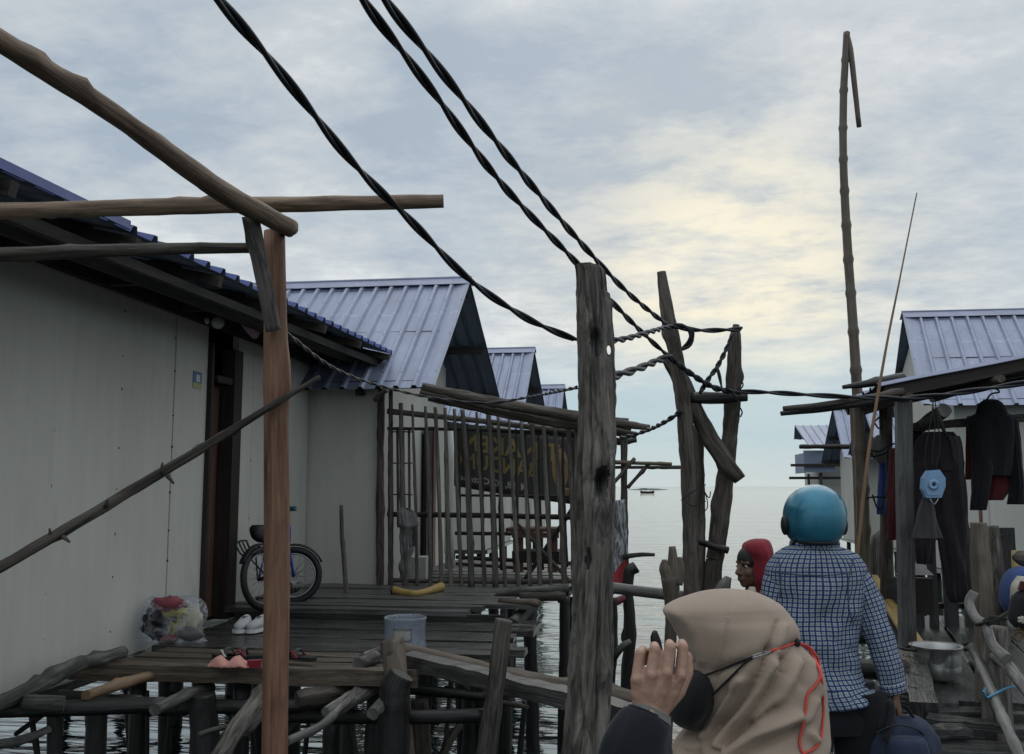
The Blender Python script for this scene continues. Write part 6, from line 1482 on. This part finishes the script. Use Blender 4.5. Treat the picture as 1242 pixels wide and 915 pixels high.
def fold_fn(p, c, t, py):
    x, y = proj(p); n = p - c; n.z = 0
    if n.length < 1e-5: return p
    n.normalize(); dsp = 0
    near = max(0, min(1, .5 - n.dot(FW) * 1.2)) if True else 1
    for pl, w_, a in FOLDS:
        d = segd(x, y, pl)
        if d < 3.2 * w_: dsp += a * (1.25 + .35 * (y > 800)) * math.exp(-(d / w_) ** (1.15 if a < 0 else 2))
    q = V((x * .02, y * .02, 0))
    soft = .006 * noise.noise(V((x * .018 + y * .012, y * .008, 3.3))) + .003 * noise.noise(V((x * .05 + y * .04, y * .02 - x * .02, 7.7))) * min(1, max(0, (y - 760) / 60))
    far = .006 * noise.noise(V((p.x * 18, p.y * 18, p.z * 5)))
    return p + n * ((dsp + soft) * near + far * (1 - near))
HR = [(714.5, 872, 892, .008, D0), (716.5, 857, 908, .025, D0), (720, 843, 920, .042, D0), (727, 824, 936, .062, D0), (734, 811, 946, .074, D0), (740, 806, 951, .079, D0), (747, 808.5, 956, .084, D0), (756, 815, 962, .092, D0), (770, 823, 967, .097, D0), (784, 829, 970, .1, D0),
      (798, 833, 981, .1, D0), (812, 837, 990, .1, D0), (830, 842, 996, .1, D0), (850, 847, 1000, .105, D0), (868, 850, 1002, .113, D0), (884, 842, 1001, .125, D0), (898, 829, 999, .14, D0), (915, 819, 993, .155, D0), (940, 815, 988, .17, D0), (970, 830, 980, .18, D0)]
mb = MB(); loft(mb, HR, 150, 0, 3, 0, fn=fold_fn, n=120); hij = bvh_of(mb); mb.build('headscarf', M['hijab'], wm)
mb = MB(); mb.tube([on_surf(hij, x, y, .0005, D0) for x, y in ((810, 746), (817, 757), (825, 772), (831, 788), (835, 803), (839, 815))], .0013, 6, 24); mb.build('hem', M['hijab'], wm)
# face mask with straps
mb = MB(); loft(mb, [(808, 832, 858, .035, D0), (812, 824, 865, .058, D0), (820, 815, 867, .072, D0), (832, 810, 866, .078, D0), (845, 807, 865, .078, D0), (857, 806, 860, .073, D0), (867, 808, 853, .063, D0), (876, 818, 848, .048, D0), (881, 828, 843, .028, D0)], 40, .004, 3, .002, n=36)
mk = mb.build('mask', M['maskcloth'], wm)
S = lambda x, y, o=.0045: on_surf(hij, x, y, o, D0 - .1)
mb = MB(); mb.tube([S(852, 820), S(864, 816), S(878, 811), S(895, 804), S(913, 797)], .0034, 7, 20, flat=.5); mb.build('strap', M['maskcloth'], mk)
mb = MB(); mb.tube([S(852, 852), S(862, 845), S(876, 832), S(893, 815), S(904, 804), S(913, 798)], .003, 7, 20, flat=.5); mb.build('strap', M['maskcloth'], mk)
mb = MB()
for o in (-1, 1): mb.tube([S(912, 797 + o, .006), S(920, 794.5 + 1.6 * o, .007), S(929, 792 + 1.2 * o, .007), S(935, 790, .006)], .0011, 6, 12)
mb.tube([S(920, 796, .008), S(928, 790, .008)], .001, 6, 4); cl_ = mb.build('clip', M['steel'], mk)
cd2 = thing('lanyard_cord', 'red mask cord with black toggle looping down the back of the taupe headscarf', 'cord', S(966, 780))
mb = MB(); mb.tube([S(934, 790), S(950, 785.5), S(962, 780.5), S(966, 779.5, .006)], .0022, 7, 16); mb.build('cord', M['red'], cd2)
def far_(x, y, d=1.6): 
    h = hij.ray_cast(CAM, ray(x, y).normalized()); return (h[0] - ray(x, y) * .0035) if h[0] is not None else W(x, y, d)
for pts in ([(968, 781), (978, 785), (986, 796), (992, 808), (995, 820), (989, 832), (980, 842), (977, 860), (974, 880), (970, 898), (972, 910), (976, 916)], [(968, 780), (980, 784), (989, 794), (994, 806), (996.5, 822), (998, 845), (998.5, 870), (996, 895), (988, 908), (976, 914), (974, 916)]):
    mb = MB(); mb.tube([far_(x, y, 1.62) for x, y in pts], .0022, 7, 60); mb.build('cord', M['red'], cd2)
mb = MB(); mb.ell(S(967, 779.5, .006), (.0055, .0055, .0075), None, 12, 8); mb.build('toggle', M['black'], cd2)
# jacket, undersleeve, skirt
mb = MB(); loft(mb, [(880, 905, 965, .05, 1.66), (900, 895, 990, .11, 1.66), (918, 880, 1006, .13, 1.68), (945, 866, 1016, .17, 1.68), (1000, 860, 1022, .21, 1.66), (1120, 852, 1015, .19, 1.67), (1300, 845, 1018, .2, 1.68), (1330, 845, 1018, .2, 1.68)], 40, .02, 3, .006, n=40); jk = mb.build('jacket', M['navycloth'], wm)
def wrinkled(mb, pts, rads, seg=40, n=70, amp=.05, fr=16, flat=1.0):
    P_ = [W(*p) for p in pts]; C = catmull(P_, n); Rr = lerp_list(rads, n); l = 0
    T0 = (P_[1] - P_[0]).normalized(); x = T0.cross(FW).normalized(); vs = []; ls = [0]
    sd = V((R(0, 30), R(0, 30), R(0, 30)))
    for i in range(n + 1):
        T = (C[min(i + 1, n)] - C[max(i - 1, 0)]).normalized(); x = (x - T * x.dot(T)).normalized(); y = T.cross(x)
        if i: l += (C[i] - C[i - 1]).length; ls.append(l)
        for k in range(seg):
            a = 6.28319 * k / seg; r = Rr[i] * (1 + amp * noise.noise(V((math.cos(a) * 1.2, math.sin(a) * 1.2, l * fr + math.sin(a * 1.0 + 1) * .9)) + sd) + amp * .5 * noise.noise(V((math.cos(a) * 3, math.sin(a) * 3, l * fr * 1.7)) + sd))
            vs.append(C[i] + (x * math.cos(a) + y * math.sin(a) * flat) * r)
    fs = []; uv = []; rm = sum(Rr) / len(Rr)
    for i in range(n):
        for k in range(seg):
            k2 = (k + 1) % seg; fs.append((i * seg + k, i * seg + k2, (i + 1) * seg + k2, (i + 1) * seg + k))
            u0, u1 = 6.28319 * rm * k / seg, 6.28319 * rm * (k + 1) / seg; uv.append([(u0, ls[i]), (u1, ls[i]), (u1, ls[i + 1]), (u0, ls[i + 1])])
    fs += [tuple(range(seg))[::-1], tuple(n * seg + k for k in range(seg))]; uv += [[(0, 0)] * seg] * 2
    mb.add(vs, fs, uv, 0, True)
mb = MB(); wrinkled(mb, [(787, 869, 1.463), (784, 876, 1.46), (776, 897, 1.445), (768, 940, 1.425), (758, 1010, 1.40)], [.037, .041, .049, .056, .061], amp=.16, fr=15, flat=.8); mb.build('sleeve', M['navycloth'], jk)
mb = MB(); wrinkled(mb, [(788.5, 866, 1.4635), (786, 873, 1.461), (783, 884, 1.457)], [.0325, .036, .040], n=14, amp=.05, flat=.8); mb.build('cuff', M['navycloth'], jk)
mb = MB(); wrinkled(mb, [(758, 1005, 1.4), (830, 1000, 1.44), (915, 995, 1.54)], [.066, .07, .07], amp=.08); mb.build('sleeve', M['navycloth'], jk)
mb = MB(); wrinkled(mb, [(905, 968, 1.81), (880, 1110, 1.88), (836, 1205, 1.81)], [.085, .066, .05], amp=.08); mb.build('sleeve', M['navycloth'], jk)
mb = MB(); wrinkled(mb, [(793, 859, 1.4645), (790, 866, 1.463), (787, 876, 1.46)], [.0275, .031, .034], n=14, amp=.05, flat=.8); mb.build('undersleeve', M['midgrey'], jk)
mb = MB(); loft(mb, [(1270, 850, 1012, .17, 1.68), (1320, 845, 1018, .19, 1.68), (1500, 842, 1020, .2, 1.68), (1725, 838, 1024, .21, 1.68)], 40, .03, 4, .004, n=24); mb.build('skirt', M['blackcloth'], wm)

# ---- man in the checked shirt and teal helmet
D1 = 4.25
mn = thing('person', 'man from behind in blue checked shirt and teal helmet, carrying a dark bag', 'person', WZ(1010, 1050, 0.5))
mb = MB(); hc = W(988, 634, D1); P, f, s, u, Rm = head(mb, hc, FW * .95 - RT * .3, 1.02)
sh = (W(948, 703, D1), W(1034, 703, D1)); hip = (W(978, 862, D1), W(1012, 862, D1))
wr = W(1085, 836, D1 - .05)
legs = [(hip[0], W(980, 955, D1 + .02), W(982, 1036, D1), W(978, 1044, D1 + .17)), (hip[1] + RT * .07, W(1042, 955, D1 + .02), W(1044, 1036, D1), W(1050, 1044, D1 + .17))]
body(mb, sh, hip, [(sh[0], W(938, 780, D1), W(948, 845, D1 + .05)), (sh[1] + RT * .02, W(1066, 778, D1), wr)], legs, 1.0, hc - UP * .12)
simple_hand(mb, W(948, 848, D1 + .05), -UP, RT, 1.0, .5)
simple_hand(mb, W(1084, 837, D1 - .03), -UP + RT * .18, FW * .3 - RT, 1.05, 1.0)
organic(mb, 'body', M['manskin'], mn, .0055, 4)
mb = MB(); mb.ell(hc + UP * .02 - f * .02, (.1, .09, .1), None, 18, 12); mb.build('hair', M['hair'], mn)
eyes(P, f, s, u, Rm, mn)
mb = MB(); loft(mb, [(588 + 37.5 * (1 - math.cos(t)), 988 - 36.8 * math.sin(t) ** .93 - .01, 988 + 36.8 * math.sin(t) ** .93 + .01, .148 * math.sin(t) ** .93 + .001, D1) for t in [.02 + k * (1.5508 / 16) for k in range(17)]] + [(635, 951.8, 1024.2, .147, D1), (644, 953.5, 1022, .142, D1), (651, 957, 1018.5, .135, D1), (657.5, 962, 1013, .124, D1)], 56); hm = mb.build('helmet', M['helmet'], mn)
mb = MB(); ring = [W(987.5 + 25 * math.cos(a), 657, D1) + FW * (.122 * math.sin(a)) for a in [k * 6.28319 / 40 for k in range(41)]]; mb.tube(ring, .008, 8, 40); mb.build('rim', M['black'], hm)
for x, dy in ((1023, 0), (952, 0)):
    mb = MB(); mb.ell(W(x, 637, D1 + .0), (.018, .045, .045), None, 14, 10); mb.build('hinge', M['black'], hm)
mb = MB(); mb.tube([W(1013, 652, D1 - .05), W(1016, 658, D1 - .04), W(1011, 662, D1 - .03)], .008, 6, 8); mb.tube([W(966, 654, D1 - .05), W(962, 660, D1 - .03)], .007, 6, 6); mb.build('chin_strap', M['black'], hm)
shs = MB()
def shf(p, c, t, py):
    x, y = proj(p); n = p - c; n.z = 0; n.normalize()
    k = min(1, max(0, (y - 690) / 60))
    d = .012 * noise.noise(V((x * .03 + y * .03, y * .012, 5))) + k * .012 * noise.noise(V((x * .06, y * .05 + x * .02, 9))) + .006 * noise.noise(V((x * .12, y * .05, 2)))
    d += .02 * k * noise.noise(V((x * .016, y * .03 - x * .02, 21))) - .012 * math.exp(-abs(y - 800 - (x - 990) * .35 - 8 * noise.noise(V((x * .05, 0, 0)))) / 5) * (x > 985) - .01 * math.exp(-abs(y - 768 - (x - 990) * .5) / 4) * (x > 1000)
    d += -.006 * math.exp(-abs(x - 1030 + (y - 700) * .05) / 2.5) * (680 < y < 740)
    d += -.008 * math.exp(-((x - 995 - (y - 700) * .1) / 5) ** 2) * k
    return p + n * d - UP * (.02 * math.sin((x - 935) * .03)) * (1 if y > 838 else 0)
loft(shs, [(657, 971, 1007, .07, D1), (661, 962, 1014, .085, D1), (665, 952, 1024, .098, D1), (671, 943, 1035, .112, D1), (680, 936, 1044, .123, D1), (693, 931.5, 1050, .13, D1), (715, 931, 1050, .138, D1), (750, 935, 1041, .136, D1), (790, 938, 1041, .138, D1), (825, 943, 1050, .145, D1), (850, 948, 1066, .155, D1)], 72, 0, 3, 0, fn=shf, n=70)
st_ = shs.build('shirt', M['check'], mn)
sb_ = bvh_of(shs); M['seam'] = fabric('navy_seam', (.06, .085, .13), .2)
for pts in ([(937, 694), (965, 697), (990, 698), (1015, 697), (1038, 693)], [(1036, 676), (1030, 700), (1029, 730), (1034, 755)], [(944, 676), (947, 700), (946, 725)]):
    mb = MB(); P_ = catmull([(x, y, 0) for x, y in pts], 24); mb.tube([on_surf(sb_, q.x, q.y, .001, D1 - .1) for q in P_], .0028, 6, 24); mb.build('seam', M['seam'], st_)
mb = MB(); wrinkled(mb, [(1026, 686, D1), (1043, 708, D1 - .01), (1057, 745, D1 - .02), (1069, 782, D1 - .04), (1077, 808, D1 - .05), (1083, 834, D1 - .05)], [.05, .063, .062, .059, .056, .05], amp=.16, fr=11, n=110); mb.build('sleeve', M['check'], st_)
mb = MB(); wrinkled(mb, [(1081.5, 828, D1 - .05), (1084.5, 839, D1 - .05)], [.055, .053], n=6, amp=.03); mb.build('cuff', M['check'], st_)
mb = MB(); wrinkled(mb, [(950, 690, D1), (942, 715, D1), (937, 780, D1), (946, 838, D1 + .05)], [.06, .068, .062, .05], amp=.08, fr=12); mb.build('sleeve', M['check'], st_)
mb = MB(); ring = [W(988 + 23.5 * math.cos(a), 660 + 1.2 * math.sin(a), D1) + FW * (.074 * math.sin(a)) for a in [k * 6.28319 / 32 for k in range(33)]]; mb.tube(ring, .024, 12, 32); mb.build('collar', M['check'], st_)
tr = MB(); wrinkled(tr, [(978, 838, D1), (978, 900, D1), (980, 960, D1 + .01), (982, 1040, D1)], [.135, .115, .09, .075], amp=.05, fr=7); loft(tr, [(826, 952, 1058, .1, D1), (845, 952, 1060, .115, D1), (868, 950, 1066, .135, D1), (885, 955, 1064, .12, D1)], 36, 0, n=12); wrinkled(tr, [(1040, 836, D1), (1044, 900, D1), (1043, 960, D1 + .01), (1044, 1040, D1)], [.13, .11, .09, .075], amp=.05, fr=7)
tr.build('trousers', M['blackcloth'], mn)
# bag in his hand
D2 = D1 - .05
bg_ = thing('backpack', 'dark navy backpack hanging by its handle from the hand of the checked shirt man', 'bag', W(1092, 1000, D2))
mb = MB(); loft(mb, [(868, 1078, 1106, .03, D2), (872, 1068, 1116, .06, D2), (880, 1059, 1125, .09, D2), (893, 1052, 1132, .11, D2), (915, 1047, 1137, .13, D2), (950, 1046, 1139, .14, D2), (985, 1052, 1133, .13, D2), (1000, 1062, 1124, .1, D2)], 44, .025, 3, .01, n=40); mb.build('body', M['bagcloth'], bg_)
mb = MB(); loft(mb, [(893, 1080, 1116, .02, D2 - .1), (900, 1074, 1122, .06, D2 - .1), (930, 1070, 1126, .08, D2 - .1), (975, 1074, 1122, .06, D2 - .1)], 30, .012, 3, .004, n=24); mb.build('pocket', M['bagcloth'], bg_)
mb = MB(); mb.tube([W(1076, 878, D2 - .02), W(1078, 866, D2 - .02), W(1086, 857, D2 + .0), W(1098, 858, D2 + .0), W(1106, 868, D2 - .02), W(1110, 880, D2 - .02)], .013, 10, 24, flat=.5); mb.build('handle', M['blackcloth'], bg_)
mb = MB(); mb.tube([W(1068, 884, D2 - .08), W(1073, 868, D2 - .07), W(1078, 852, D2 - .06), W(1082, 862, D2 - .08), W(1074, 900, D2 - .12)], .017, 10, 24, flat=.4); mb.build('shoulder_strap', M['blackcloth'], bg_)
mb = MB(); mb.tube([W(1060, 890, D2 - .1), W(1085, 880, D2 - .12), W(1110, 884, D2 - .11), W(1126, 896, D2 - .08)], .004, 6, 20); mb.build('zip', M['black'], bg_)

# ---- child in the red hood
D3 = 4.9
kd = thing('person', 'child in red hood looking left between the dark poles and the checked shirt', 'person', WZ(915, 989, 0.5))
mb = MB(); hc = W(913, 688, D3); P, f, s, u, Rm = head(mb, hc, -RT * .9 - FW * .42 - UP * .05, .93)
sh = (W(902, 748, D3 - .1), W(922, 748, D3 + .1)); hip = (W(910, 850, D3 - .06), W(920, 850, D3 + .06))
legs = [(hip[i], W(908 + 6 * i, 920, D3 + (-.07, .07)[i]), W(912 + 6 * i, 978, D3 + (-.07, .07)[i]), W(885 + 6 * i, 984, D3 + (-.09, .04)[i])) for i in (0, 1)]
body(mb, sh, hip, [(sh[0], W(908, 800, D3 - .17), W(905, 845, D3 - .17)), (sh[1], W(925, 800, D3 + .16), W(920, 845, D3 + .16))], legs, .8, hc - UP * .12)
for i, dd in ((0, -.17), (1, .16)): simple_hand(mb, W(905 + 15 * i, 847, D3 + dd), -UP, -RT, .8, .5)
organic(mb, 'body', M['darkskin'], kd, .005, 3)
eyes(P, f, s, u, Rm, kd, .93)
mb = MB(); mb.ell(P(-.006, 0, .038), (.087, .073, .08), Rm, 18, 12); mb.build('hair', M['hair'], kd)
HK = [(653.5, 916, 926, .01, D3 - .015), (655.5, 909, 931, .05, D3 - .015), (660, 902.5, 934, .08, D3 - .015), (668, 902, 936.5, .098, D3 - .015), (678, 908, 937, .1, D3 - .015), (690, 909, 937, .1, D3 - .015), (703, 911, 937, .1, D3 - .015), (714, 911, 937, .1, D3 + .02), (724, 904, 940, .11, D3), (735, 898, 940, .12, D3)]
mb = MB(); loft(mb, HK, 48, .006, 3, .003, n=44); mb.build('hood', M['redcloth'], kd)
mb = MB(); loft(mb, [(724, 900, 936, .1, D3), (740, 893, 938, .15, D3), (780, 894, 938, .16, D3), (860, 893, 940, .15, D3)], 36, .012, 3, .004, n=24); wrinkled(mb, [(902, 748, D3 - .1), (908, 800, D3 - .17), (905, 845, D3 - .17)], [.06, .05, .04], seg=20, n=24); wrinkled(mb, [(922, 748, D3 + .1), (925, 800, D3 + .16), (920, 845, D3 + .16)], [.06, .05, .04], seg=20, n=24); mb.build('jacket', M['redcloth'], kd)
mb = MB(); wrinkled(mb, [(912, 845, D3 - .06), (908, 920, D3 - .07), (912, 975, D3 - .07)], [.08, .06, .05], seg=20, n=24); wrinkled(mb, [(918, 845, D3 + .06), (914, 920, D3 + .07), (918, 975, D3 + .07)], [.08, .06, .05], seg=20, n=24); mb.build('trousers', M['navycloth'], kd)
mb = MB(); loft(mb, [(712, 909, 916, .015, D3 - .08), (717, 907, 917, .03, D3 - .08), (724, 905, 918, .03, D3 - .08)], 16, .005, n=8); mb.build('undershirt', M['creamcloth'], kd)
